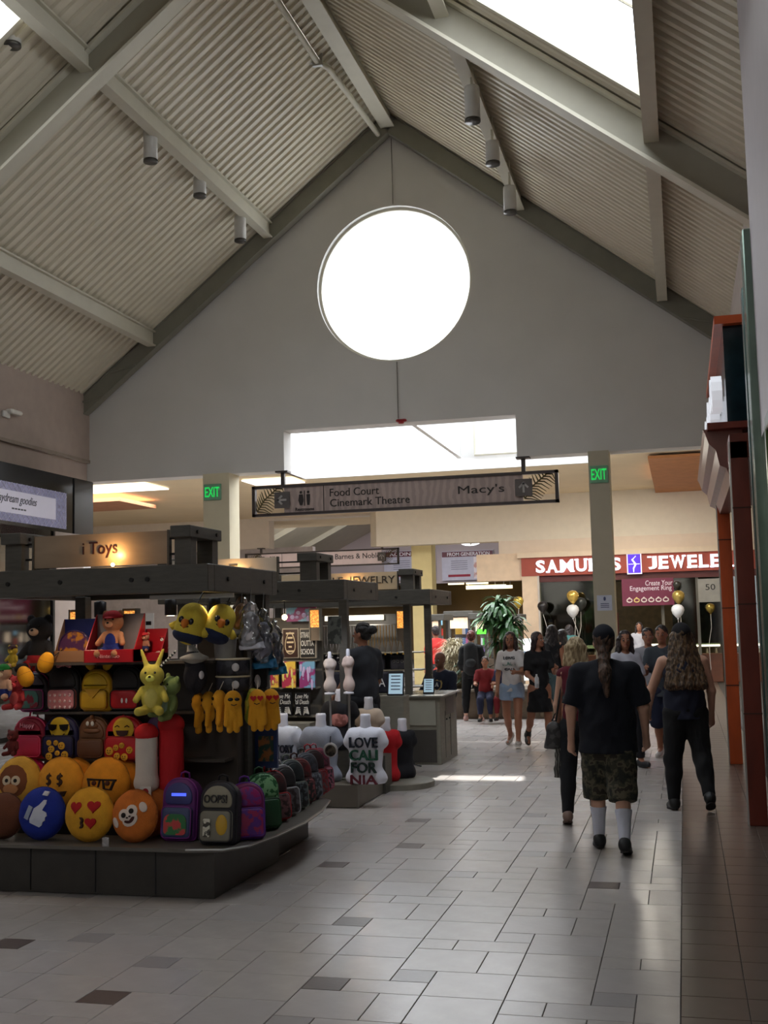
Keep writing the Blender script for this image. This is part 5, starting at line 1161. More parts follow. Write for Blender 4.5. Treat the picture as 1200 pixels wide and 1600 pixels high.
# yellow head cushions hung at the front right
def hangplush(px, py, y, label, r, h, tilt, rz=0):
    t = thing('hanging_plush', label, 'plush toy', atz(px, py, y), rot=(R(-10), R(tilt), rz)); S = SDF(); S.cap((0, 0, h*.2), (0, 0, -h*.2), r*1.0, r*1.05, .03)
    S.build('body', mat((216, 190, 66), .95, bump=.5, bscale=160), t, vox=.012)
    MB().lathe([(.001, -.045), (.02, -.03), (.03, 0), (.02, .02), (.001, .025)], (0, -r*1.05, -h*.05), 12).build('beak', mat((214, 120, 30), .7), t, smooth=True, local=True)
    for s in (-1, 1):
        MB().ell((s*r*.36, -r*.98, h*.02), (.02, .012, .024), 12, 8).build('eye', mat((24, 20, 20), .2), t, smooth=True, local=True)
    MB().tube([(-r*.3, -r*1.0, -h*.16), (0, -r*1.06, -h*.22), (r*.3, -r*1.0, -h*.16)], .004, 5).build('mouth', mat((50, 30, 20)), t, local=True)
    S = SDF(); S.ell((0, 0, -h*.42), (r*1.06, r*1.02, h*.26), .02); S.plane((0, 0, -h*.34), (0, 0, 1)); S.build('bottom', mat((26, 36, 66), .9, bump=.3), t, vox=.012)
    for s in (-1, 1): MB().tube([(s*r*1.0, 0, -h*.1), (s*r*1.3, -.02, -h*.28)], [.022, .026], 8).build('arm', mat((216, 190, 66), .95), t, smooth=True, local=True)
    MB().tube([(0, 0, h*.2+r), (0, .05, h*.2+r+.1)], .005, 5).build('cord', BLACK, t, local=True)
    MB().tube([(.02*math.sin(k*1.3), -.03+.02*math.cos(k), h*.2+r*.98+.004*k) for k in range(8)], .003, 4).build('hair_tuft', BLACK, t, local=True)
hangplush(299, 974, 7.62, 'hanging round yellow plush chick nearer the top shelf', .105, .22, 14)
hangplush(343, 974, 7.72, 'hanging round yellow plush chick tilted against its neighbour', .10, .22, 24, .5)
t = thing('hat_plush', 'hanging black plush with a pale floppy hat below the yellow chicks', 'plush toy', atz(305, 1050, 7.72)); S = SDF(); S.ell((0, 0, -.03), (.085, .07, .13), .03); S.ell((-.01, -.02, .1), (.07, .06, .06), .03); S.build('body', mat((28, 26, 32), .95, bump=.4), t, vox=.01, fold=.004)
S = SDF(); S.ell((0, -.02, .1), (.11, .09, .025), .02); S.cap((0, -.02, .1), (-.04, 0, .2), .06, .02, .03); S.build('hat', mat((160, 156, 148), .9, bump=.3), t, vox=.009, fold=.003); MB().ell((.07, -.05, -.02), (.02, .02, .03), 8, 6).build('hand', mat((200, 196, 200)), t, smooth=True, local=True)
MB().tube([(0, 0, .18), (0, .02, .42)], .005, 5).build('cord', BLACK, t, local=True)
t = thing('chain_strap', 'black and white beaded strap hanging by the top shelf', 'strap', atz(262, 1030, 7.6)); 
for k in range(14): MB().ell((-.055+.009*k, 0, -.05+.008*k), .009, 8, 6).build('bead', mat((230, 228, 220) if k % 2 else (20, 20, 20), .3), t, local=True)
# boxes on the top shelf
def toybox(px0, px1, pyt, pyb, y, cols, label, d=.14, window=True, words=None, zb=1.576):
    a = atY(px0, pyb, y); b = atY(px1, pyt, y); t = thing('toy_box', label, 'box', ((a.x+b.x)/2, y, zb)); h = b.z-zb; x0, x1 = a.x, b.x
    B('back_card', mat(cols[0], .35, var=.15), t, x0, x1, y+d-.01, y+d, zb, zb+h, b=.002); B('base_tray', mat(cols[1], .35, var=.06), t, x0, x1, y, y+d, zb, zb+h*.26, b=.002)
    for s in (x0, x1-.006): MB().prism([(y, zb+h*.26), (y+d*.1, zb+h*.26), (y+d-.01, zb+h), (y+d-.01, zb), (y, zb)], s, s+.006, axis='x').build('side', mat(cols[1], .35), t)
    if words:
        mb = MB(); text(mb, words[0], ((x0+x1)/2, y-.003, zb+h*.13), (x1-x0)*.45, h*.075, .003, offset=.01); mb.build('lettering', mat(words[1], .4), t)
    return t
toybox(84, 152, 966, 1037, 7.82, ((30, 44, 120), (150, 110, 80)), 'blue toy box with a pale base on the top shelf', d=.16)
q = atz(116, 1012, 7.86); t = thing('round_toy_tin', 'round purple and gold tin inside the blue box', 'tin', q); MB().cyl((0, 0, 0), (0, .04, 0), .125, n=32).build('tin', mat((90, 50, 90), .3, .3, var=.9, scale=9, rgb2=(196, 130, 50)), t, smooth=False, local=True); MB().tube([(.127*math.cos(a), -.002, .127*math.sin(a)) for a in [2*math.pi*i/28 for i in range(28)]], .006, 5, closed=True).build('rim', mat((60, 36, 80), .3), t, local=True)
toybox(131, 208, 958, 1039, 7.60, ((120, 116, 120), (170, 14, 28)), 'open red display box reading Nintendo holding the capped bear', d=.2, words=('Nintendo', (230, 150, 150)))
toybox(206, 250, 982, 1037, 7.74, ((150, 14, 28), (150, 14, 28)), 'closed dark red toy box beside the open one', d=.14)
plush(atz(227, 1018, 7.77), .15, (150, 100, 80), 'tiny brown plush bear inside the dark red box', hat=(150, 16, 26), shorts=(20, 30, 80))
q = atY(245, 970, 8.45); o = thing('small_card', 'small pale picture card behind the red boxes', 'card', (q.x, 8.3, 1.75)); B('card', mat((216, 210, 204), .4, emis=.2), o, q.x-.045, q.x+.045, 8.3, 8.31, 1.75, q.z+.06); B('print', mat((60, 60, 66)), o, q.x-.02, q.x+.025, 8.295, 8.3, 1.84, 1.87); B('easel', BLACK, o, q.x-.01, q.x+.01, 8.31, 8.36, 1.75, 1.85)

# hanging yellow long-armed plushes
def monkeyplush(px, py, y, label, face, rz, s=1, group=None):
    t = thing('long_armed_plush', label, 'plush toy', atz(px, py, y), rz); S = SDF(); c = (222, 156, 34)
    S.ell((0, 0, 0), (.062*s, .05*s, .072*s), .02); S.ell((0, .01, -.09*s), (.04*s, .035*s, .055*s), .02)
    for k in (-1, 1): S.cap((k*.04*s, 0, -.05*s), (k*.05*s, -.01, -.16*s), .02*s, .018*s, .012); S.cap((k*.02*s, 0, -.12*s), (k*.025*s, 0, -.20*s), .02*s, .022*s, .012)
    S.build('body', mat(c, .95, bump=.4, bscale=160), t, vox=.0075)
    for k in (-1, 1):
        if face == 'heart': MB().prism([(k*.024*s+x*.022*s, z*.022*s+.012*s) for x, z in heart(0, 0, 1)], -.056*s, -.045*s).build('heart_eye', mat((180, 20, 24)), t, local=True)
        else: MB().ell((k*.022*s, -.047*s, .012*s), (.02*s, .008, .012*s), 10, 6).build('dark_lens', mat((20, 14, 12), .2), t, smooth=True, local=True)
    MB().tube([(-.02*s, -.052*s, -.022*s), (0, -.054*s, -.03*s), (.02*s, -.052*s, -.022*s)], .003, 4).build('mouth', mat(DKBR), t, local=True); MB().tube([(0, 0, .07*s), (.005, .03, .13*s)], .003, 4).build('loop', mat((225, 215, 200)), t, local=True)
for i, (px, py, y, f, rz, lb) in enumerate(((310, 1098, 7.95, 'lens', -1.3, 'orange long-armed plush at the inner end of the hanging row'), (326, 1096, 7.85, 'lens', -1.2, 'orange long-armed plush, second along the hanging row'), (343, 1094, 7.75, 'lens', -1.1, 'orange long-armed plush in the middle of the hanging row'), (364, 1095, 7.7, 'lens', .5, 'yellow long-armed plush wearing dark glasses'), (402, 1093, 7.8, 'heart', .3, 'yellow plush with red heart eyes on the green pack'), (423, 1092, 7.9, 'heart', .6, 'yellow plush with red heart eyes at the outer end of the row'))):
    monkeyplush(px, py, y, lb, f, rz, 1.02)
t = thing('green_gift_bag', 'yellow-green gift pack hanging among the yellow plushes', 'gift bag', atz(396, 1130, 7.86)); S = SDF(); S.cap((0, 0, .05), (0, 0, .2), .07, .05, .02, fl=(1.0, .5, 1)); S.build('bag', mat((130, 150, 50), .35, var=.9, scale=14, rgb2=(206, 196, 80)), t, vox=.009, fold=.004, fscale=40); MB().tube([(-.03, 0, .25), (0, 0, .32), (.03, 0, .25)], .003, 4).build('handle', BLACK, t, local=True)
# bagged dolls
def bagged(px, py, y, label, c1, c2, c3, h=.3):
    t = thing('bagged_doll', label, 'doll', atz(px, py, y)); S = SDF(); S.ell((0, 0, h*.78), (.05, .045, .06), .02); S.cap((0, 0, h*.62), (0, 0, h*.3), .045, .07, .02); S.build('figure', mat(c1, .7, var=.1), t, vox=.009)
    S = SDF(); S.cap((0, 0, h*.45), (.01, 0, -.02), .05, .1, .02, flat=1, fl=(1, .6, 1)); S.build('skirt', mat(c2, .7, var=.2), t, vox=.009, fold=.006, fscale=40)
    S = SDF(); S.cap((0, 0, h*.9), (.0, 0, h*.2), .065, .085, .02, fl=(1, .8, 1)); S.ell((0, 0, h*1.1), (.03, .03, .06), .05); S.build('plastic_bag', glassmat((235, 238, 242), .12, .16), t, vox=.012, fold=.006, fscale=45)
    MB().tube([(0, 0, h*1.15), (0, .02, h*1.3+.1)], .004, 4).build('hook', STEEL, t, local=True); return t
bagged(392, 1010, 7.75, 'white doll in a clear bag hanging near the canopy corner', (210, 205, 210), (196, 196, 206), 0, .24); bagged(412, 1040, 7.95, 'blue doll in a clear bag beside the white one', (150, 150, 170), (30, 100, 140), 0, .33); bagged(378, 985, 8.0, 'doll with an orange face in a clear bag', (206, 140, 90), (190, 190, 200), 0, .18)
bagged(428, 1050, 8.2, 'teal dressed doll in a clear bag at the end of the rail', (120, 120, 140), (20, 110, 150), 0, .30)
t = thing('clear_basket', 'frosted clear plastic basket above the round black bags', 'basket', atz(352, 1030, 7.9)); MB().lathe([(.075, 0), (.085, .14), (.09, .15), (.082, .15), (.07, .005)], n=20).build('tub', mat((150, 152, 158), .25, var=.15), t, smooth=True, local=True); MB().lathe([(.092, .145), (.096, .152), (.09, .158)], n=20).build('rim', mat((206, 204, 200), .3), t, smooth=True, local=True); MB().tube([(-.08, 0, .15), (0, 0, .2), (.08, 0, .15)], .004).build('handle', STEEL, t, local=True)
for k, (py, lb) in enumerate(((1055, 'round black handbag with a cream rim, upper of the two'), (1082, 'round black handbag with a cream rim, lower of the two'))):
    t = thing('round_handbag', lb, 'handbag', atz(364, py, 7.86)); MB().lathe([(.12, 0), (.128, .04), (.128, .10), (.12, .115)], n=26, sy=.8).build('body', mat((22, 21, 28), .5, var=.8, scale=18, rgb2=(50, 48, 56)), t, smooth=True, local=True); MB().lathe([(.127, .11), (.131, .117), (.125, .122)], n=26, sy=.8).build('rim', mat((206, 190, 160), .5), t, smooth=True, local=True)
    MB().ell((.06, -.1, .06), (.03, .01, .03), 10, 6).build('patch', mat((200, 196, 196)), t, smooth=True, local=True)
t = thing('black_pouch_rack', 'slim black case hanging between the round bags and the framed prints', 'case', atz(408, 1075, 8.1)); MB().prism(rrect(.11, .2, .02), -.02, .02, bev=.008).build('body', BLACK, t, local=True); MB().ell((-.02, -.02, .05), (.025, .008, .05), 10, 6).build('print', mat((206, 206, 214)), t, smooth=True, local=True)
t = thing('blue_panel', 'blue and orange poster board on the side of the toy kiosk', 'poster', atz(418, 1200, 8.4)); MB().box(-.1, .08, 0, .03, 0, .5).build('board', mat((20, 46, 96), .5, var=.3), t, local=True); MB().box(-.07, .05, -.006, 0, .05, .24).build('print', mat((150, 90, 40), .5, var=.9, scale=14, rgb2=(20, 60, 50)), t, local=True)

# --- backpacks standing along the curved ledge
def ledge(px, py, w, h, d, cols, label, rz, zb=.337, **k):
    q = atZ(px, py, zb); return backpack((q.x, q.y, zb), w, h, d, cols, label, rz, tilt=-6, **k)
t = ledge(284, 1312, .255, .42, .14, ((96, 34, 110), (60, 70, 110), (120, 44, 130), (60, 60, 120)), 'purple backpack with a blue upper panel beside the orange monkey cushion', -.02)
MB().box(-.05, .06, -.086, -.08, .30, .32).build('light_strip', mat((70, 90, 230), .3, emis=1.5, var=0), t, local=True); MB().prism([(x, z+.04) for x, z in rrect(.17, .14, .03, .05)], -.125, -.112).build('print', mat((40, 110, 60), .5, var=.9, scale=14, rgb2=(190, 60, 60)), t, local=True)
t = ledge(344, 1318, .265, .415, .13, ((22, 20, 30), (120, 116, 104), (20, 18, 26), (140, 134, 116)), 'black backpack with silvery panels reading OOPS', .0)
mb = MB(); text(mb, 'OOPS!', (-.01, -.085, .30), .17, .055, .008, offset=.02); mb.build('lettering', mat((20, 18, 20), .4), t, local=True)
MB().ell((.05, -.105, .13), (.045, .02, .07), 14, 10).build('yellow_print', mat((190, 150, 40), .5), t, smooth=True, local=True); MB().prism([(x-.055, z+.05) for x, z in rrect(.05, .12, .01)], -.122, -.11).build('scribble_print', mat((60, 56, 50), .5, var=.9, scale=30, rgb2=(200, 196, 180)), t, local=True)
ledge(385, 1310, .25, .38, .14, ((110, 24, 84), mat((150, 36, 84), .5, var=.9, scale=20, rgb2=(90, 40, 130)), (90, 40, 140), mat((150, 30, 100), .5, var=.9, scale=24, rgb2=(110, 50, 130))), 'magenta backpack with a purple side pocket behind the OOPS one', .55)
ledge(411, 1296, .24, .40, .13, (mat((20, 84, 40), .6, var=.9, scale=22, rgb2=(120, 168, 120)), (20, 66, 34), (16, 60, 30), mat((20, 84, 40), .6, var=.9, scale=22, rgb2=(120, 168, 120))), 'green leafy-print backpack beside the magenta one', .8)
specs = [(432, 1284, (60, 20, 24), (40, 16, 20), (170, 30, 34), 'dark maroon backpack with red piping next to the green one'), (447, 1275, (34, 30, 34), (40, 26, 28), (190, 190, 196), 'black backpack with pale piping, second past the green one'), (461, 1266, (30, 40, 44), (26, 26, 30), (120, 130, 120), 'dark teal backpack in the middle of the receding row'), (473, 1257, (90, 22, 26), (30, 26, 28), (60, 20, 24), 'deep red backpack in the receding row'), (484, 1249, (56, 60, 70), (46, 50, 58), (90, 94, 104), 'slate grey backpack in the receding row'), (494, 1243, (40, 18, 22), (120, 20, 30), (150, 20, 34), 'black backpack with a red pocket near the row end'), (503, 1237, (110, 44, 66), (40, 34, 40), (150, 50, 70), 'dusty pink plaid backpack at the end of the row')]
for i, (px, py, a, b, c, lb) in enumerate(specs): ledge(px-5, py, .25, .375+.01*(i % 3), .115, (a, mat(b, .5, var=.9, scale=24+3*i, rgb2=tuple(min(255, v+50) for v in a)), c, mat(a, .5, var=.9, scale=20+2*i, rgb2=tuple(min(255, int(v*.5)+12) for v in a))), lb, 1.05)
# second tier
B('rear_tier', BLACK, k1, -3.55, -3.12, 7.95, 9.4, .337, .56)
t = ledge(322, 1226, .30, .30, .12, ((70, 80, 110), mat((110, 116, 130), .5, var=.9, scale=16, rgb2=(150, 110, 130)), (96, 60, 130), mat((110, 116, 130), .5, var=.9, scale=16, rgb2=(150, 110, 130))), 'pale blue flowery backpack reading Shopkins on the rear tier', -.05, zb=.56)
mb = MB(); text(mb, 'Shopkins', (-.02, -.083, .23), .15, .045, .008, shear=.2, offset=.015); mb.build('lettering', mat((225, 225, 215), .4), t, local=True); mb = MB(); disc(mb, .09, .09, .055, -.115, 20); mb.build('cookie_print', mat((150, 96, 50), .6, kind='voronoi', scale=60), t, local=True)
ledge(360, 1215, .24, .28, .12, ((120, 30, 96), (140, 30, 80), (96, 50, 130), (110, 30, 90)), 'magenta and purple backpack behind the flowery one', .25, zb=.56)
ledge(386, 1210, .22, .29, .12, ((26, 24, 28), (40, 60, 50), (160, 20, 36), (36, 44, 44)), 'black backpack with red piping at the rear tier end', .5, zb=.56)
ledge(408, 1208, .22, .28, .12, ((44, 36, 34), (60, 50, 40), (60, 50, 46), (90, 70, 50)), 'dark brown patterned backpack in the shadow of the kiosk', .6, zb=.56)
t = thing('snow_globe_badge', 'round white badge with a dark picture hung on the far backpacks', 'badge', atz(516, 1172, 9.9)); mb = MB(); disc(mb, 0, 0, .065, 0, 24, .01); mb.build('disc', mat((206, 204, 204), .4), t, local=True); mb = MB(); disc(mb, 0.005, -.005, .05, -.01, 20, .004); mb.build('picture', mat((60, 56, 50), .4, var=.9, scale=30, rgb2=(120, 110, 96)), t, local=True); MB().tube([(0, 0, .06), (0, .02, .12)], .004, 4).build('loop', BLACK, t, local=True)
# ================================================================ PEOPLE
SKIN = [(188, 138, 112), (160, 108, 82), (206, 160, 136), (120, 78, 58)]
def smat(c): return mat(c, .55, var=.05, scale=9, bump=.05)
def person(label, loc, rz, h, pose=None, skin=0, build=1.0, vox=.012, tops=None, legs=None, hair=None, shoes=None, extra=None, hands=True, fem=False, face=True, group=None):
    P = dict(lt=0, lk=0, rt=0, rk=0, la=(0, 8, 12), ra=(0, 8, 12), lean=0, head=0, pitch=0, pelvis=None, turn=0, lo=3, ro=3); P.update(pose or {})
    t = thing('person', label, 'person', loc, rz, group); u = h; b = build; cm = smat(SKIN[skin] if isinstance(skin, int) else skin)
    V = lambda x, y, z: np.array([x, y, z], float)
    pz = P['pelvis'] if P['pelvis'] is not None else None
    def leg(s, a, k, o):
        a, k, o = R(a), R(k), R(o); hip = V(s*.052*u*(1 if not fem else 1.05), 0, 0)
        d1 = V(s*math.sin(o), math.sin(a), -math.cos(a)); knee = hip+d1/np.linalg.norm(d1)*.245*u
        d2 = V(s*math.sin(o)*.3, math.sin(a-k), -math.cos(a-k)); ank = knee+d2/np.linalg.norm(d2)*.235*u
        fa = (a-k); fd = V(s*.12, math.cos(fa*.75), math.sin(fa*.75)); return hip, knee, ank, fd/np.linalg.norm(fd)
    L = {s: leg(s, *((P['lt'], P['lk'], P['lo']) if s < 0 else (P['rt'], P['rk'], P['ro']))) for s in (-1, 1)}
    if pz is None: pz = -min(L[s][2][2]-.035*u-max(0, -L[s][3][2])*.11*u for s in L)
    off = V(0, 0, pz); L = {s: tuple(q+off if i < 3 else q for i, q in enumerate(L[s])) for s in L}
    pel = off; le = R(P['lean']); tw = R(P['turn'])
    def up(x, y, z):  # trunk frame with lean
        x, y = x*math.cos(tw)-y*math.sin(tw), x*math.sin(tw)+y*math.cos(tw); return pel+V(x, y*math.cos(le)+z*math.sin(le), z*math.cos(le)-y*math.sin(le))*u
    sw = (.105 if not fem else .092)*(1+(b-1)*.45); A = {}
    for s in (-1, 1):
        f, o, e = P['la'] if s < 0 else P['ra']; inn = 0
        sh = up(s*sw, 0, .292); f_, o_, e_ = R(f), R(o), R(e)
        d = V(s*math.sin(o_), math.sin(f_)*math.cos(o_), -math.cos(f_)*math.cos(o_)); el = sh+d*.172*u
        o2 = o_*.35-(R(e)*.18); f2 = f_+e_; d2 = V(s*math.sin(o2), math.sin(f2)*math.cos(o2), -math.cos(f2)*math.cos(o2)); wr = el+d2*.145*u
        A[s] = (sh, el, wr, d2)
    neck = up(0, 0, .335); hd = up(0, .012, .425); hy = R(P['head']); hp = R(P['pitch'])
    HM = (Matrix.Rotation(hy, 3, 'Z') @ Matrix.Rotation(hp, 3, 'X')); hm = np.array(HM); HP = lambda x, y, z: hd+hm @ V(x, y, z)*u
    S = SDF(); K = .03*u/1.7
    S.ell(up(0, 0, .02), (.088*u*b, .068*u*b, .07*u), .04*u); S.ell(up(0, .004*b, .11), (.074*u*b*(.94 if fem else 1), .058*u*b, .09*u), .04*u)
    S.ell(up(0, 0, .235), (.092*u*(1+(b-1)*.8)*(.9 if fem else 1), .062*u*b, .10*u), .04*u); S.cap(up(-.07, 0, .300), up(.07, 0, .300), .036*u, None, .03*u)
    S.cap(up(0, 0, .30), HP(0, -.008, -.03), .031*u*(1 if not fem else .86), .028*u*(1 if not fem else .86), .02*u)
    for s in (-1, 1):
        hip, kn, an, fd = L[s]
        S.cap(hip, kn, .054*u*(1+(b-1)*.7), .034*u, .03*u); S.cap(kn, an, .033*u, .020*u, .015*u); S.ell(kn*.66+an*.34+V(0, -.008*u, 0), (.030*u, .032*u, .055*u), .02*u)
        S.cap(an+V(0, 0, -.008*u), an+fd*.085*u+V(0, 0, -.02*u), .021*u, .016*u, .015*u)
        sh, el, wr, d2 = A[s]; bb = 1+(b-1)*.6
        S.cap(sh, el, .031*u*bb*(1 if not fem else .85), .023*u*bb, .02*u); S.cap(el, wr, .0235*u*bb, .0155*u, .012*u)
        if hands:
            # palm, four fingers of unequal length and a side thumb
            side = V(0, 1, 0) if abs(d2[1]) < .8 else V(0, 0, 1); ax = np.cross(d2, side); ax /= np.linalg.norm(ax); sd = np.cross(ax, d2)
            pc = wr+d2*.028*u; S.cap(wr, wr+d2*.05*u, .0155*u, .019*u, .008*u, fl=None if vox > .009 else None)
            inward = -s*ax if (ax[0]*s > 0) else s*ax
            inward = V(-s, 0, 0)*1.0
            for k, (o_, ln) in enumerate(((.017, .040), (.006, .046), (-.006, .043), (-.017, .034))):
                p0 = wr+d2*.048*u+sd*o_*u*.9; p1 = p0+(d2*.8+inward*.25)*ln*.5*u+sd*o_*.10*u; p2 = p1+(d2*.7+inward*.75)*ln*.5*u+sd*o_*.05*u
                S.cap(p0, p1, .0056*u, .0052*u, .003); S.cap(p1, p2, .0052*u, .0044*u, .003)
            p0 = wr+d2*.018*u+sd*.013*u; p1 = p0+(d2*.5+sd*.65+inward*.2)*.026*u; p2 = p1+(d2*.85+sd*.15+inward*.3)*.022*u
            S.cap(p0, p1, .0068*u, .006*u, .004); S.cap(p1, p2, .006*u, .005*u, .003)
    S.ell(HP(0, -.004, .022), (.043*u, .052*u, .052*u), .02*u, HM); S.ell(HP(0, .012, -.022), (.033*u, .038*u, .042*u), .02*u, HM)
    S.cap(HP(0, .050, .008), HP(0, .062, -.008), .006*u, .008*u, .008*u); S.ell(HP(0, .045, -.045), (.014*u, .01*u, .01*u), .012*u)
    for s in (-1, 1): S.ell(HP(s*.045, -.002, -.002), (.006*u, .012*u, .018*u), .006*u, HM)
    S.build('body', cm, t, vox=vox)
    if face:
        for s in (-1, 1):
            q = HP(s*.018, .0475, .004); MB().ell(q, .0062*u, 10, 8).build('eye', mat((170, 164, 158), .25, var=0), t, smooth=True, local=True); q = HP(s*.018, .0535, .004); MB().ell(q, .0040*u, 8, 6).build('pupil', mat((30, 20, 16), .2), t, smooth=True, local=True)
            MB().tube([HP(s*.028, .046, .016), HP(s*.018, .0515, .019), HP(s*.009, .052, .016)], .0022*u, 4).build('eyebrow', mat((40, 28, 22), .8), t, local=True)
        MB().tube([HP(-.014, .0475, -.03), HP(0, .052, -.029), HP(.014, .0475, -.03)], .0034*u, 5).build('mouth', mat((140, 62, 58), .5), t, smooth=True, local=True)
    cx = dict(u=u, up=up, L=L, A=A, HP=HP, HM=HM, b=b, t=t, V=V, fem=fem, vox=vox, P=P, pel=pel)
    for fn, kw in (tops or []): fn(cx, **kw)
    for fn, kw in (legs or []): fn(cx, **kw)
    for fn, kw in (shoes or []): fn(cx, **kw)
    for fn, kw in (hair or []): fn(cx, **kw)
    for fn, kw in (extra or []): fn(cx, **kw)
    return t
def cloth(c, **k): return mat(c, .9, bump=.25, bscale=140, **k)
def shirt(c, col, sleeve=.6, length=-.02, name='shirt', loose=1.0, fold=.004, neck=True, m=None, sleeves=True):
    u, up, b = c['u'], c['up'], c['b']*loose; S = SDF(); f = .92 if c['fem'] else 1
    S.ell(up(0, 0, .235), ((.100*u*(1+(b-1)*.8))*f, .073*u*b, .105*u), .04*u); S.ell(up(0, .004, .10), (.090*u*b*f, .072*u*b, .12*u), .05*u)
    S.cap(up(0, 0, .07), up(0, 0, length-.03), .092*u*b*f, (.100 if length < -.01 else .094)*u*b*f*(1+(b-1)*.15), .04*u, flat=1, fl=(1, .78, 1)); S.cap(up(-.045, 0, .300), up(.045, 0, .300), .040*u, None, .03*u)
    for s in (-1, 1): S.cap(up(0, -.008, .328), up(s*.085, 0, .296), .030*u, .034*u, .02*u)
    if c['fem']:
        for s in (-1, 1): S.ell(up(s*.036, .058, .23), (.034*u, .03*u, .034*u), .02*u)
    if sleeves:
        for s in (-1, 1):
            sh, el, wr, d2 = c['A'][s]; bb = 1+(b-1)*.7
            if sleeve <= 1: S.cap(sh, sh+(el-sh)*sleeve, .038*u*bb, .038*u*bb, .03*u, flat=1)
            else: S.cap(sh, el, .040*u*bb, .032*u*bb, .03*u); S.cap(el, el+(wr-el)*(sleeve-1), .032*u*bb, .025*u*bb, .02*u, flat=1)
    S.plane(up(0, 0, length), (0, -math.sin(R(c['P']['lean'])), -1)); S.ell  # hem
    S.cut(up(0, .012, .352), .036*u)
    o = S.build(name, m or cloth(col), c['t'], vox=c['vox']*1.15, fold=fold, fscale=24/u*1.7)
def trousers(c, col, to=1.95, name='trousers', wide=1.0, flare=0, top=.05, m=None, fold=.003):
    u = c['u']; b = c['b']; S = SDF(); S.ell(c['up'](0, 0, .015), (.096*u*b, .076*u*b, .068*u), .03*u)
    for s in (-1, 1):
        hip, kn, an, fd = c['L'][s]; w = wide
        if to <= 1: S.cap(hip, hip+(kn-hip)*to, .064*u*b*w, (.060+flare)*u*w, .025*u, flat=1)
        else: S.cap(hip, kn, .062*u*(1+(b-1)*.7)*w, .045*u*w, .025*u); S.ell(kn*.66+an*.34+np.array([0, -.006*u, 0]), (.040*u*w, .042*u*w, .075*u), .03*u) if to > 1.6 else S.cap(hip*.4+kn*.6, kn, .056*u*w, .054*u*w, .02*u); S.cap(kn, kn+(an-kn)*(to-1), .043*u*w if to > 1.6 else .054*u*w, (.031+flare)*u*w if to > 1.6 else .053*u*w, .02*u, flat=1)
    S.plane(c['up'](0, 0, top), (0, 0, 1)); S.build(name, m or cloth(col), c['t'], vox=c['vox']*1.15, fold=fold, fscale=26/u*1.7)
def skirt(c, col, to=-.22, name='skirt', w=.12, top=.1):
    u = c['u']; S = SDF(); a = c['up'](0, 0, top); S.cap(a, a*0+np.array([a[0], a[1]-.0*u, c['pel'][2]+to*u]), .08*u, w*u, .03*u, flat=1, fl=(1, .75, 1)); S.build(name, cloth(col), c['t'], vox=c['vox']*1.15, fold=.006, fscale=30)
def shoes_(c, col, sole=(40, 38, 38), ankle=0, name='shoe', m=None, ql=1.0):
    u = c['u']
    for s in (-1, 1):
        hip, kn, an, fd = c['L'][s]; d = (kn-an)/np.linalg.norm(kn-an); dn = np.cross(fd, np.cross(d, fd)); dn /= np.linalg.norm(dn)
        S = SDF(); h0 = an-dn*.018*u-fd*.018*u; S.cap(h0, an+fd*.088*u-dn*.022*u, .026*u, .021*u, .02*u); S.ell(an-fd*.01*u, .026*u, .02*u)
        if ankle: S.cap(an, an+d*ankle*u, .027*u, .027*u, .02*u, flat=1)
        S.plane(an-dn*.036*u, -dn); o = S.build(name, m or mat(col, .5), c['t'], vox=min(.009, c['vox']))
        mb = MB(); pts = []
        side = np.cross(fd, dn)
        for k in range(16):
            a = 2*math.pi*k/16; pts.append((an+fd*(.034+.070*math.cos(a))*u+side*(.027*math.sin(a)*(1+.12*math.cos(a)))*u-dn*.034*u))
        mb.loft([[p+dn*.002*u for p in pts], [p-dn*.008*u for p in pts]]); mb.build('sole', mat(sole, .7), o, local=True)
def socks(c, col, top=.55):
    for s in (-1, 1):
        hip, kn, an, fd = c['L'][s]; u = c['u']; S = SDF(); p = an+(kn-an)*top; S.cap(an, p, .0245*u, .036*u, .01, flat=1); S.ell(kn*.66+an*.34+np.array([0, -.008*u, 0]), (.033*u, .035*u, .05*u), .02*u)
        d = (kn-an)/np.linalg.norm(kn-an); S.plane(p, d); S.build('sock', cloth(col), c['t'], vox=.009)
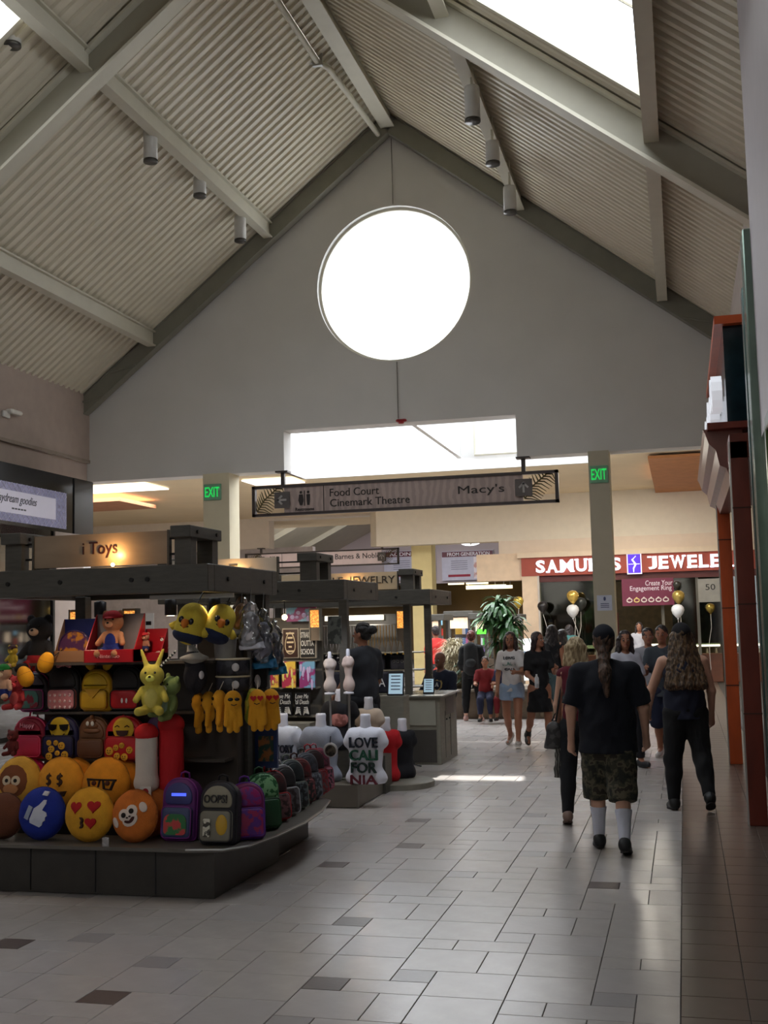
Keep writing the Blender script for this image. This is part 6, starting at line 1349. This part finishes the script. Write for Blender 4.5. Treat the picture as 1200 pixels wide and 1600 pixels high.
def hair_(c, col, kind='short', name='hair', col2=None):
    u, HP, HM, up = c['u'], c['HP'], c['HM'], c['up']; S = SDF(); fold = .0035
    if kind != 'ponyonly':
        S.ell(HP(0, -.012, .030), (.049*u, .054*u, .053*u), .01*u, HM); S.cut(HP(0, .060, -.008), (.038*u, .034*u, .042*u), M=HM)
    if kind == 'short': S.ell(HP(0, -.028, -.005), (.044*u, .034*u, .04*u), .02*u, HM)
    if kind == 'bun': S.ell(HP(0, -.028, -.0), (.044*u, .036*u, .04*u), .02*u, HM); S.ell(HP(0, -.078, .03), .03*u, .012*u)
    if kind == 'bob':
        for x in (-.04, -.02, .0, .02, .04): S.cap(HP(x, -.035+abs(x)*.5, .02), HP(x*1.4, -.04+abs(x)*.5, -.075), .026*u, .020*u, .012*u)
    if kind in ('long', 'mane'):
        L = .16 if kind == 'long' else .2; wd = 1 if kind == 'long' else 1.5
        for x in (-.045, -.028, -.01, .01, .028, .045): S.cap(HP(x*.9, -.035+abs(x)*.6, .01), up(x*1.35*wd+.004, -.052*wd+abs(x)*.35, .36-L), .024*u*wd**.5, .02*u*wd, .012*u)
        for s in (-1, 1): S.cap(HP(s*.042, .008, .01), up(s*.062, .02, .29), .017*u, .013*u, .01*u)
    if kind in ('pony', 'ponyonly'):
        if kind == 'pony': S.ell(HP(0, -.028, -.005), (.044*u, .034*u, .04*u), .02*u, HM)
        S.cap(HP(0, -.055, -.03), up(.0, -.09, .28), .02*u, .028*u, .015*u); S.cap(up(.0, -.09, .30), up(.006, -.10, .19), .028*u, .012*u, .015*u); S.cap(HP(-.02, -.04, -.03), up(-.008, -.09, .25), .014*u, .01*u, .01*u)
    m = mat(col, .55, var=.9, scale=60, rgb2=col2 or tuple(min(255, int(v*1.6)+8) for v in col), stretch=(1, 1, .12), bump=.6, bscale=90)
    S.build(name, m, c['t'], vox=min(.009, c['vox']*.9), fold=fold, fscale=70)
def cap_(c, col, back=False):
    u, HP, HM = c['u'], c['HP'], c['HM']; S = SDF(); S.ell(HP(0, -.008, .034), (.052*u, .06*u, .056*u), .01*u, HM); S.plane(HP(0, 0, .018), np.array(HM @ Vector((0, .12, -1))))
    S.build('cap', cloth(col), c['t'], vox=.007); s = -1 if back else 1
    S = SDF(); S.cap(HP(0, s*.045, .020), HP(0, s*.085, .012), .036*u, .03*u, .008*u, fl=(1, 1, .14)); S.build('brim', cloth(tuple(int(v*.8) for v in col)), c['t'], vox=.006)
def bag_(c, pos, size, col, strap=None, kind='tote'):
    u = c['u']; p = c['up'](*pos); S = SDF(); S.cap(p+np.array([0, 0, size*.5]), p-np.array([0, 0, size*.6]), size*.5, size*.62, .03, fl=(1, .55, 1), flat=1); o = S.build('bag', mat(col, .6, var=.9, scale=16, rgb2=tuple(min(255, v+34) for v in col)), c['t'], vox=.012, fold=.004)
    if strap:
        a = c['up'](*strap); MB().tube([p+np.array([.02, 0, size]), (p+a)/2+np.array([0, -.03, .02]), a+np.array([0, .0, .045]), (p+a)/2+np.array([0, .05, 0]), p+np.array([-.02, .03, size])], .009, 6).build('strap', mat((24, 22, 24), .6), o, local=True)
def pack_(c, col):
    u = c['u']; p = c['up'](0, -.10, .2); S = SDF(); S.cap(p+np.array([0, 0, .10*u]), p-np.array([0, 0, .12*u]), .075*u, .085*u, .03*u, fl=(1, .62, 1)); o = S.build('backpack', cloth(col), c['t'], vox=.012, fold=.003)
    S = SDF(); S.ell(p+np.array([0, -.05*u, -.06*u]), (.06*u, .03*u, .05*u)); S.build('pocket', cloth(tuple(int(v*1.2) for v in col)), o, vox=.012)
    for s in (-1, 1): MB().tube([c['up'](s*.06, -.07, .29), c['up'](s*.065, .0, .348), c['up'](s*.06, .065, .28), c['up'](s*.075, .05, .12), c['up'](s*.07, -.06, .08)], .012, 6).build('strap', cloth((30, 30, 32)), o, local=True)
def print_(c, lines, y=.082, z=.22):
    for st, dz, w, h, col in lines:
        p = c['up'](0, y, z+dz); mb = MB(); text(mb, st, (0, 0, 0), w, h, .03, M=Matrix.Rotation(math.pi, 4, 'Z')); mb2 = MB(); mb2.add([Vector(v)+Vector(p) for v in mb.v], mb.f); mb2.build('shirt_print', mat(col, .8), c['t'], local=True)
def held(c, s, col, kind='bottle'):
    sh, el, wr, d2 = c['A'][s]; p = wr+d2*.06*c['u']; MB().lathe([(.03, -.09), (.032, -.02), (.03, .05), (.014, .075), (.014, .1), (.001, .1)], tuple(p+np.array([-s*.01, .02, 0])), 12).build('bottle', mat(col, .3), c['t'], smooth=True, local=True)
def g(px, py, z=0): p = atZ(px, py, z); return (p.x, p.y, z)
BLK = (22, 24, 30); SH = lambda **k: (shirt, k); TR = lambda **k: (trousers, k)
def px_at(px, py): v = g(px, py); return v
def flo(px, y): # floor point seen at column px at depth y
    lo, hi = 1000, 1700
    for _ in range(40):
        m = (lo+hi)/2
        if atZ(px, m, 0).y > y: lo = m
        else: hi = m
    v = atZ(px, lo, 0); return (v.x, v.y, 0)
AW = 0.0; FACE = math.pi
# the three walkers nearest the viewer
q = flo(957, 9.35)
person('heavy-set person in a black tee, camouflage shorts and white socks walking away', q, .06, 1.70, dict(lt=12, lk=10, rt=-12, rk=6, la=(-4, 15, 16), ra=(4, 17, 18), lo=1, ro=1), 2, 1.26, .0075,
    [SH(col=(10, 14, 26), sleeve=.92, length=-.075, loose=1.06, fold=.005)], [TR(col=(70, 66, 54), to=1.22, name='shorts', top=-.06, wide=1.2, flare=.004, m=mat((34, 36, 30), .9, kind='camo', scale=13, rgb2=((60, 58, 46), (88, 82, 66), (48, 42, 34)), bump=.3))],
    [(hair_, dict(col=(52, 36, 26), kind='pony')), (cap_, dict(col=(14, 17, 28)))], [(socks, dict(col=(206, 208, 222), top=.62)), (shoes_, dict(col=(18, 18, 20)))])
q = flo(911, 10.6)
person('blonde woman in a maroon strappy top and black trousers with a shoulder bag', q, .0, 1.60, dict(lt=-8, lk=10, rt=12, rk=10, la=(4, 10, 14), ra=(0, 7, 14), head=-14), 2, .94, .009,
    [SH(col=(92, 14, 34), sleeves=False, length=-.01, name='top', fold=.002, m=cloth((92, 14, 34)))], [TR(col=(12, 13, 18), to=1.97, top=.06)], [(hair_, dict(col=(150, 128, 96), kind='bob', col2=(196, 176, 140)))], [(shoes_, dict(col=(120, 96, 84), sole=(90, 70, 60)))],
    [(bag_, dict(pos=(-.14, -.02, -.06), size=.15, col=(38, 36, 36), strap=(-.075, 0, .31)))], fem=True)
sc = thing('scarf', 'striped grey scarf dangling below the blonde woman\'s shoulder bag', 'scarf', (q[0]-.19, q[1]-.05, .50)); S = SDF(); S.cap((0, 0, .16), (-.01, 0, -.1), .03, .04, .01, flat=1, fl=(1, .5, 1)); S.build('cloth', mat((120, 118, 112), .9, kind='wave', scale=14, rgb2=(60, 58, 56)), sc, vox=.009, fold=.006, fscale=50)
MB().tube([(0, 0, .15), (.01, 0, .24)], .006, 5).build('loop', BLACK, sc, local=True)
q = flo(1078, 11.5)
person('long-haired person in a dark cap, sleeveless navy vest and black jeans walking away', q, .16, 1.70, dict(lt=-4, lk=2, rt=-12, rk=22, la=(12, 22, 26), ra=(2, 14, 18), lo=7, ro=5, head=20, lean=3), 2, 1.12, .0085,
    [SH(col=(28, 32, 50), sleeve=.2, length=-.03, loose=1.04, sleeves=False, name='vest')], [TR(col=(10, 10, 13), to=1.96, wide=1.1)], [(hair_, dict(col=(60, 44, 30), kind='mane', col2=(112, 88, 62))), (cap_, dict(col=(26, 25, 30)))], [(shoes_, dict(col=(14, 14, 15), ankle=.05))])
# walkers coming towards the viewer
q = flo(803, 16.9)
person('young woman in a printed white tee and denim shorts walking this way', q, FACE-.1, 1.62, dict(lt=18, lk=8, rt=-10, rk=24, la=(24, 10, 70), ra=(-4, 12, 24), head=6), 1, .95, .012,
    [SH(col=(214, 208, 206), sleeve=.75, length=-.03)], [TR(col=(150, 170, 196), to=.42, name='denim_shorts', flare=.004)], [(hair_, dict(col=(36, 22, 18), kind='long'))], [(shoes_, dict(col=(196, 190, 186), sole=(220, 216, 210)))],
    [(print_, dict(lines=[('LONG', .05, .16, .045, (40, 50, 60)), ('BEACH', .0, .19, .05, (30, 110, 96)), ('CALI', -.05, .14, .035, (60, 50, 60))], y=.072))], fem=True)
q = flo(846, 16.7)
person('dark-haired young woman in a black dress and ankle boots holding a bottle', q, FACE+.35, 1.62, dict(lt=4, lk=2, rt=-14, rk=26, la=(30, 12, 75), ra=(16, 8, 60), head=40), 1, .95, .012,
    [SH(col=(16, 16, 20), sleeve=.8, length=.0, name='dress_top')], [(skirt, dict(col=(18, 18, 22), to=-.20, name='dress_skirt', w=.115))], [(hair_, dict(col=(30, 18, 18), kind='long'))], [(shoes_, dict(col=(16, 15, 16), ankle=.06, name='boot'))], [(held, dict(s=1, col=(206, 208, 212)))], fem=True)
q = flo(868, 19.2)
person('woman in a black sleeveless top turned away beyond the black dress', q, -.3, 1.68, dict(lt=6, lk=4, rt=-6, rk=8), 1, .98, .014, [SH(col=(22, 22, 26), sleeves=False, length=-.02)], [TR(col=(60, 80, 84), to=.9, name='shorts')], [(hair_, dict(col=(24, 18, 18), kind='long'))], [(shoes_, dict(col=(20, 20, 20)))], fem=True, hands=True, face=False)
q = flo(740, 21.2)
person('person with a black backpack and dark red hair tied up, facing the far stalls', q, .1, 1.62, dict(lt=2, rt=-3, la=(6, 12, 50), ra=(6, 12, 50), lo=6, ro=6), 2, 1.1, .014, [SH(col=(30, 32, 34), sleeve=1.8, length=-.04)], [TR(col=(14, 14, 17), to=1.8)], [(hair_, dict(col=(70, 26, 20), kind='bun'))], [(shoes_, dict(col=(190, 150, 140), sole=(170, 140, 130)))], [(pack_, dict(col=(40, 42, 44)))], fem=True, face=False)
q = flo(883, 20.5)
person('dark-haired girl in a pale grey top between the blonde woman and the black dress', q, .5, 1.60, dict(lt=6, rt=-8, rk=6, la=(20, 10, 50), head=20), 1, .95, .014, [SH(col=(170, 176, 184), sleeve=.6, length=.0)], [TR(col=(20, 18, 20), to=1.9)], [(hair_, dict(col=(26, 18, 18), kind='long'))], [(shoes_, dict(col=(24, 24, 26)))], fem=True, face=False)
q = flo(984, 14.6)
person('long-haired girl in a white tee with dark sides looking back, right of the black tee', q, FACE+.5, 1.62, dict(lt=6, rt=-6, la=(10, 10, 30), ra=(20, 8, 40), head=-20), 1, .98, .013, [SH(col=(190, 190, 202), sleeve=.8, length=-.03)], [TR(col=(18, 18, 24), to=1.9)], [(hair_, dict(col=(26, 18, 18), kind='long'))], [(shoes_, dict(col=(40, 40, 44)))], fem=True)
q = flo(1020, 16.6)
person('boy in a light grey tee standing beside another in dark grey', q, FACE+.1, 1.62, dict(lt=4, rt=-6, rk=8, la=(14, 8, 60), ra=(4, 10, 20)), 1, .95, .013, [SH(col=(150, 150, 158), sleeve=.85, length=-.05)], [TR(col=(24, 26, 34), to=1.3, name='shorts', wide=1.1)], [(hair_, dict(col=(24, 18, 16), kind='short'))], [(socks, dict(col=(24, 24, 28), top=.5)), (shoes_, dict(col=(170, 160, 130), sole=(220, 220, 215)))])
q = flo(1043, 15.5)
person('boy in a dark grey tee and blue-black shorts behind the long-haired walker', q, FACE-.15, 1.66, dict(lt=8, lk=4, rt=-8, rk=10, la=(24, 8, 80), ra=(24, 8, 80)), 1, 1.0, .013, [SH(col=(58, 64, 72), sleeve=.9, length=-.05)], [TR(col=(28, 34, 58), to=1.15, name='shorts', wide=1.12)], [(hair_, dict(col=(20, 16, 16), kind='short'))], [(shoes_, dict(col=(196, 190, 186), sole=(220, 220, 215)))])
q = flo(830, 26.0)
# stall keeper, seated people and far shoppers
q = flo(572, 12.9)
person('stall keeper in a dark tee with black hair in a bun, facing the jewellery', q, .95, 1.80, dict(la=(10, 10, 40), ra=(10, 10, 30), head=25), 1, 1.05, .011, [SH(col=(46, 48, 54), sleeve=.9, length=-.05)], [TR(col=(20, 20, 26), to=1.95)], [(hair_, dict(col=(18, 15, 15), kind='bun'))], [(shoes_, dict(col=(24, 24, 24)))])
q = flo(692, 17.2)
person('bald man in a navy jersey with a gold-edged crest sitting behind the grey counter', (q[0], q[1], 0), FACE-.25, 1.74, dict(lt=80, lk=84, rt=80, rk=84, pelvis=.50, la=(30, 12, 50), ra=(30, 12, 50), head=-12), (110, 70, 52), 1.12, .012, [SH(col=(20, 26, 44), sleeve=1.7, length=-.04)], [TR(col=(26, 28, 36), to=1.9)], [(hair_, dict(col=(40, 30, 26), kind='short'))] if False else None, [(shoes_, dict(col=(24, 24, 24)))],
    [(lambda c: (MB().prism([(x, z+c['up'](0, 0, .22)[2]) for x, z in ((-.07, .07), (-.085, .03), (-.07, -.04), (0, -.10), (.07, -.04), (.085, .03), (.07, .07), (.03, .06), (0, .08), (-.03, .06))][::-1], c['up'](0, .08, .22)[1]+.012, c['up'](0, .08, .22)[1]-.03).build('crest', mat((196, 170, 110), .5), c['t'], local=True), MB().prism([(x*.8, z*.8+c['up'](0, 0, .22)[2]) for x, z in ((-.07, .07), (-.085, .03), (-.07, -.04), (0, -.10), (.07, -.04), (.085, .03), (.07, .07), (0, .08))][::-1], c['up'](0, .08, .22)[1]+.016, c['up'](0, .08, .22)[1]).build('crest_field', mat((26, 34, 60), .5), c['t'], local=True), print_(c, [('LA', .005, .08, .06, (214, 214, 214))], y=.105)), {})])
stl = thing('stool', 'dark stool under the seated man behind the counter', 'stool', (q[0], q[1], 0)); MB().lathe([(.16, .40), (.17, .42), (.16, .44), (.01, .44)], n=18).build('seat', BLACK, stl, local=True)
for a in range(3): MB().cyl((.1*math.cos(a*2.1), .1*math.sin(a*2.1), .41), (.17*math.cos(a*2.1), .17*math.sin(a*2.1), 0), .012, n=8).build('leg', STEEL, stl, local=True)
q = flo(762, 21.0)
person('child in a dark red patterned top sitting on the planter edge', (q[0], q[1]-.1, 0), FACE+.1, 1.35, dict(lt=76, lk=80, rt=76, rk=80, pelvis=.50, la=(30, 10, 60), ra=(30, 10, 60)), 1, .95, .013, [SH(col=(120, 24, 28), sleeve=.8, length=-.03)], [TR(col=(30, 34, 60), to=1.8)], [(hair_, dict(col=(34, 22, 18), kind='short'))], [(shoes_, dict(col=(30, 30, 34)))])
q = flo(790, 21.0)
person('small seated person in navy and red beside the walking young woman', (q[0], q[1]-.1, 0), FACE, 1.3, dict(lt=76, lk=80, rt=76, rk=80, pelvis=.50, la=(30, 10, 50), ra=(30, 10, 50)), 1, .95, .014, [SH(col=(30, 34, 66), sleeve=.8, length=-.03)], [TR(col=(110, 20, 26), to=1.8)], [(hair_, dict(col=(30, 20, 18), kind='short'))], [(shoes_, dict(col=(30, 30, 34)))])
q = flo(684, 24.4)
person('far shopper in a bright red tee behind the shaggy plant', q, .6, 1.72, dict(), 1, 1.05, .016, [SH(col=(206, 50, 46), sleeve=.8, length=-.05)], [TR(col=(30, 32, 44), to=1.9)], [(hair_, dict(col=(26, 20, 20), kind='short'))], [(shoes_, dict(col=(30, 30, 34)))], face=False)
q = flo(1003, 31.0)
person('distant person in white in front of the jewellery shop door', q, FACE, 1.68, dict(), 1, 1.0, .018, [SH(col=(170, 170, 176), sleeve=.8, length=-.05)], [TR(col=(40, 40, 50), to=1.9)], [(hair_, dict(col=(26, 20, 20), kind='long'))], [(shoes_, dict(col=(30, 30, 34)))])
q = flo(893, 30.0)
person('distant person in a teal top near the left jewellery counter', q, .4, 1.66, dict(), 1, 1.0, .018, [SH(col=(60, 110, 110), sleeve=.8, length=-.05)], [TR(col=(40, 40, 50), to=1.9)], [(hair_, dict(col=(26, 20, 20), kind='bob'))], [(shoes_, dict(col=(30, 30, 34)))], face=False)

# ================================================================ PLANTER, TREE AND FAR STALLS
pl = thing('planter', 'low stone-clad planter box below the leafy tree', 'planter', (-3.2, 22.4, 0)); a = atY(694, 1100, 21.6); b_ = atY(905, 1100, 21.6)
B('box', mat((110, 96, 82), .8, var=.2), pl, a.x, b_.x, 21.6, 23.2, 0, .50); B('rim', mat((130, 118, 104), .6), pl, a.x-.03, b_.x+.03, 21.55, 23.25, .50, .55, b=.01)
for k in range(7): B('cladding_panel', mat((100+6*(k % 3), 88+4*(k % 3), 76), .8, var=.2), pl, a.x+.01+k*(b_.x-a.x)/7, a.x+(k+1)*(b_.x-a.x)/7-.01, 21.585, 21.6, .03, .48)
B('soil', mat((50, 38, 30), .95, bump=.6), pl, a.x+.05, b_.x-.05, 21.65, 23.15, .46, .52) if False else None
def leafs(rr, n, c, spread, L, w, up_, droop, z0=0):
    mb = MB()
    for i in range(n):
        az = rr.uniform(0, 2*math.pi); e0 = rr.uniform(*up_); l = L*rr.uniform(.7, 1.1); p = Vector(c)+Vector((rr.uniform(-spread, spread), rr.uniform(-spread, spread), rr.uniform(-spread, spread)*.9)); d = Vector((math.cos(az)*math.cos(e0), math.sin(az)*math.cos(e0), math.sin(e0)))
        side = d.cross(Vector((0, 0, 1))).normalized(); V = []; k = 5
        for j in range(k):
            ww = w*math.sin(math.pi*(j+.35)/(k+.1)); V += [p-side*ww, p+Vector((0, 0, -ww*.25)), p+side*ww]; d = (d+Vector((0, 0, -droop))).normalized(); p = p+d*l/(k-1)
        Fs = []
        for j in range(k-1):
            for q_ in (0, 1): a_ = j*3+q_; Fs.append((a_, a_+1, a_+4, a_+3))
        mb.add(V, Fs)
    return mb
tr = thing('indoor_tree', 'tall green corn plant with drooping leaf clusters rising from the planter', 'tree', tuple(atY(785, 1090, 22.3))[:2]+(.5,)); X, Yt = tr.location.x, 22.3
zt = atY(782, 925, Yt).z; TR3 = [(0, 0, 0, zt-.05), (-.2, .1, 0, zt-.3), (.18, -.1, 0, zt-.4), (.05, .15, 0, zt-.75)]
LF = mat((46, 92, 40), .4, var=.35, scale=3)
for (dx, dy, _, z1) in TR3:
    MB().tube([(X+dx*.2, Yt+dy*.2, .5), (X+dx*.5, Yt+dy*.5, z1*.6), (X+dx*.8, Yt+dy, z1-.2)], [.045, .035, .03], 8).build('trunk', mat((110, 92, 66), .8, bump=.4), tr)
for k, (dx, dy, _, z1) in enumerate(TR3):
    leafs(random.Random(k), 85, (X+dx, Yt+dy, z1-.25), .10, .44, .036, (.2, 1.4), .5).build('foliage', LF, tr)['kind'] = 'stuff'
gr = thing('shaggy_plant', 'pale shaggy dried-grass plant beside the person with the backpack', 'plant', tuple(atY(712, 1085, 22.2))[:2]+(.5,)); mb = MB(); rr = random.Random(3)
gx = gr.location.x
for i in range(1500):
    az = rr.uniform(0, 2*math.pi); el = rr.uniform(.0, 1.5); c0 = Vector((gx+rr.uniform(-.1, .1), 22.2+rr.uniform(-.1, .1), 1.0+rr.uniform(-.3, .25))); d = Vector((math.cos(az)*math.cos(el), math.sin(az)*math.cos(el), math.sin(el))); p1 = c0+d*.28; p2 = p1+(d+Vector((0, 0, -1.0))).normalized()*.16; s_ = d.cross(Vector((0, 0, 1))).normalized()*.008
    mb.add([c0-s_, c0+s_, p1+s_, p2, p1-s_], [(0, 1, 2, 4), (4, 2, 3)])
mb.build('blades', mat((196, 186, 158), .8, var=.3, scale=12), gr)['kind'] = 'stuff'; MB().lathe([(.12, .5), (.2, .75), (.24, 1.0), (.2, 1.3), (.02, 1.42)], (gx, 22.2, 0), 16).build('core', mat((150, 138, 112), .9, bump=.6), gr, smooth=True)
gp = thing('low_green_plant', 'dark green low plant in the planter below the tree', 'plant', (X-.5, 22.1, .5)); leafs(random.Random(9), 110, (X-.5, 22.1, .8), .16, .45, .03, (.2, 1.3), .3).build('foliage', mat((30, 60, 34), .5, var=.3), gp)['kind'] = 'stuff'; MB().cyl((X-.5, 22.1, .5), (X-.5, 22.1, .85), .05, n=8).build('stem', mat((60, 60, 40)), gp)

def farkiosk(px0, px1, y, top_py, label, goods, glow):
    a = flo(px0, y); b = flo(px1, y); zt = atY(px0, top_py, y).z; t = thing('far_stall', label, 'stall', ((a[0]+b[0])/2, y, 0)); x0, x1 = a[0], b[0]
    B('counter', mat((86, 74, 62), .5, var=.1), t, x0, x1, y, y+.9, 0, .95, b=.01); B('canopy', KIOSK, t, x0-.1, x1+.1, y-.1, y+1.0, zt-.14, zt, b=.01)
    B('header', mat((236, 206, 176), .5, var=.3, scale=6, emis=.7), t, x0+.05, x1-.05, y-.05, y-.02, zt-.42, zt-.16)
    for x in (x0, x1-.06):
        for yy in (y, y+.84): B('post', KIOSK, t, x, x+.06, yy, yy+.06, .95, zt-.14)
    B('back_board', mat((150, 150, 156), .5, var=.1), t, x0+.06, x1-.06, y+.5, y+.54, .95, zt-.45)
    rr = random.Random(int(px0)); n = max(3, int((x1-x0)/.13))
    for r_ in range(4):
        B('shelf', KIOSKL, t, x0+.06, x1-.06, y+.3, y+.5, 1.02+.24*r_, 1.04+.24*r_)
        for k in range(n):
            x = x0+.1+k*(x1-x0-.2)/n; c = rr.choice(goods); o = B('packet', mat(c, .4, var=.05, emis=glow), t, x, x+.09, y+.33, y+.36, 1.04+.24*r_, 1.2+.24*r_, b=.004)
    return t
PK = [(206, 60, 60), (220, 220, 230), (70, 110, 170), (230, 190, 90), (40, 40, 50), (200, 205, 215), (180, 90, 140)]
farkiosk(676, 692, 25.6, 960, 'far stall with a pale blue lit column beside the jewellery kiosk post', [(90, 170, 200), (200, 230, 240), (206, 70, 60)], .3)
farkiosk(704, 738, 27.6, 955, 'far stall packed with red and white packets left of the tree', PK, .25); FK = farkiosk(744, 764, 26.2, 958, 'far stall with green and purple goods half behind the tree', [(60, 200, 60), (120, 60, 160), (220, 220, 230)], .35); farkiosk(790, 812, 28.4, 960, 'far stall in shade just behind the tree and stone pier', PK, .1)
B('sign_plate', mat((90, 220, 60), .5, emis=.6), FK, atY(745, 982, 26.0).x, atY(759, 982, 26.0).x, 26.0, 26.1, atY(742, 991, 26.0).z, atY(742, 983, 26.0).z)
o = thing('light_tube', 'tall thin lit tube beside the jewellery kiosk post', 'lamp', (0, 0, 0)); q = flo(671, 18.5); B('tube', mat((255, 238, 196), .5, emis=1.6, var=0), o, q[0]-.02, q[0]+.02, 18.5, 18.55, .6, atY(671, 978, 18.5).z); B('base', BLACK, o, q[0]-.12, q[0]+.12, 18.4, 18.65, 0, .6)
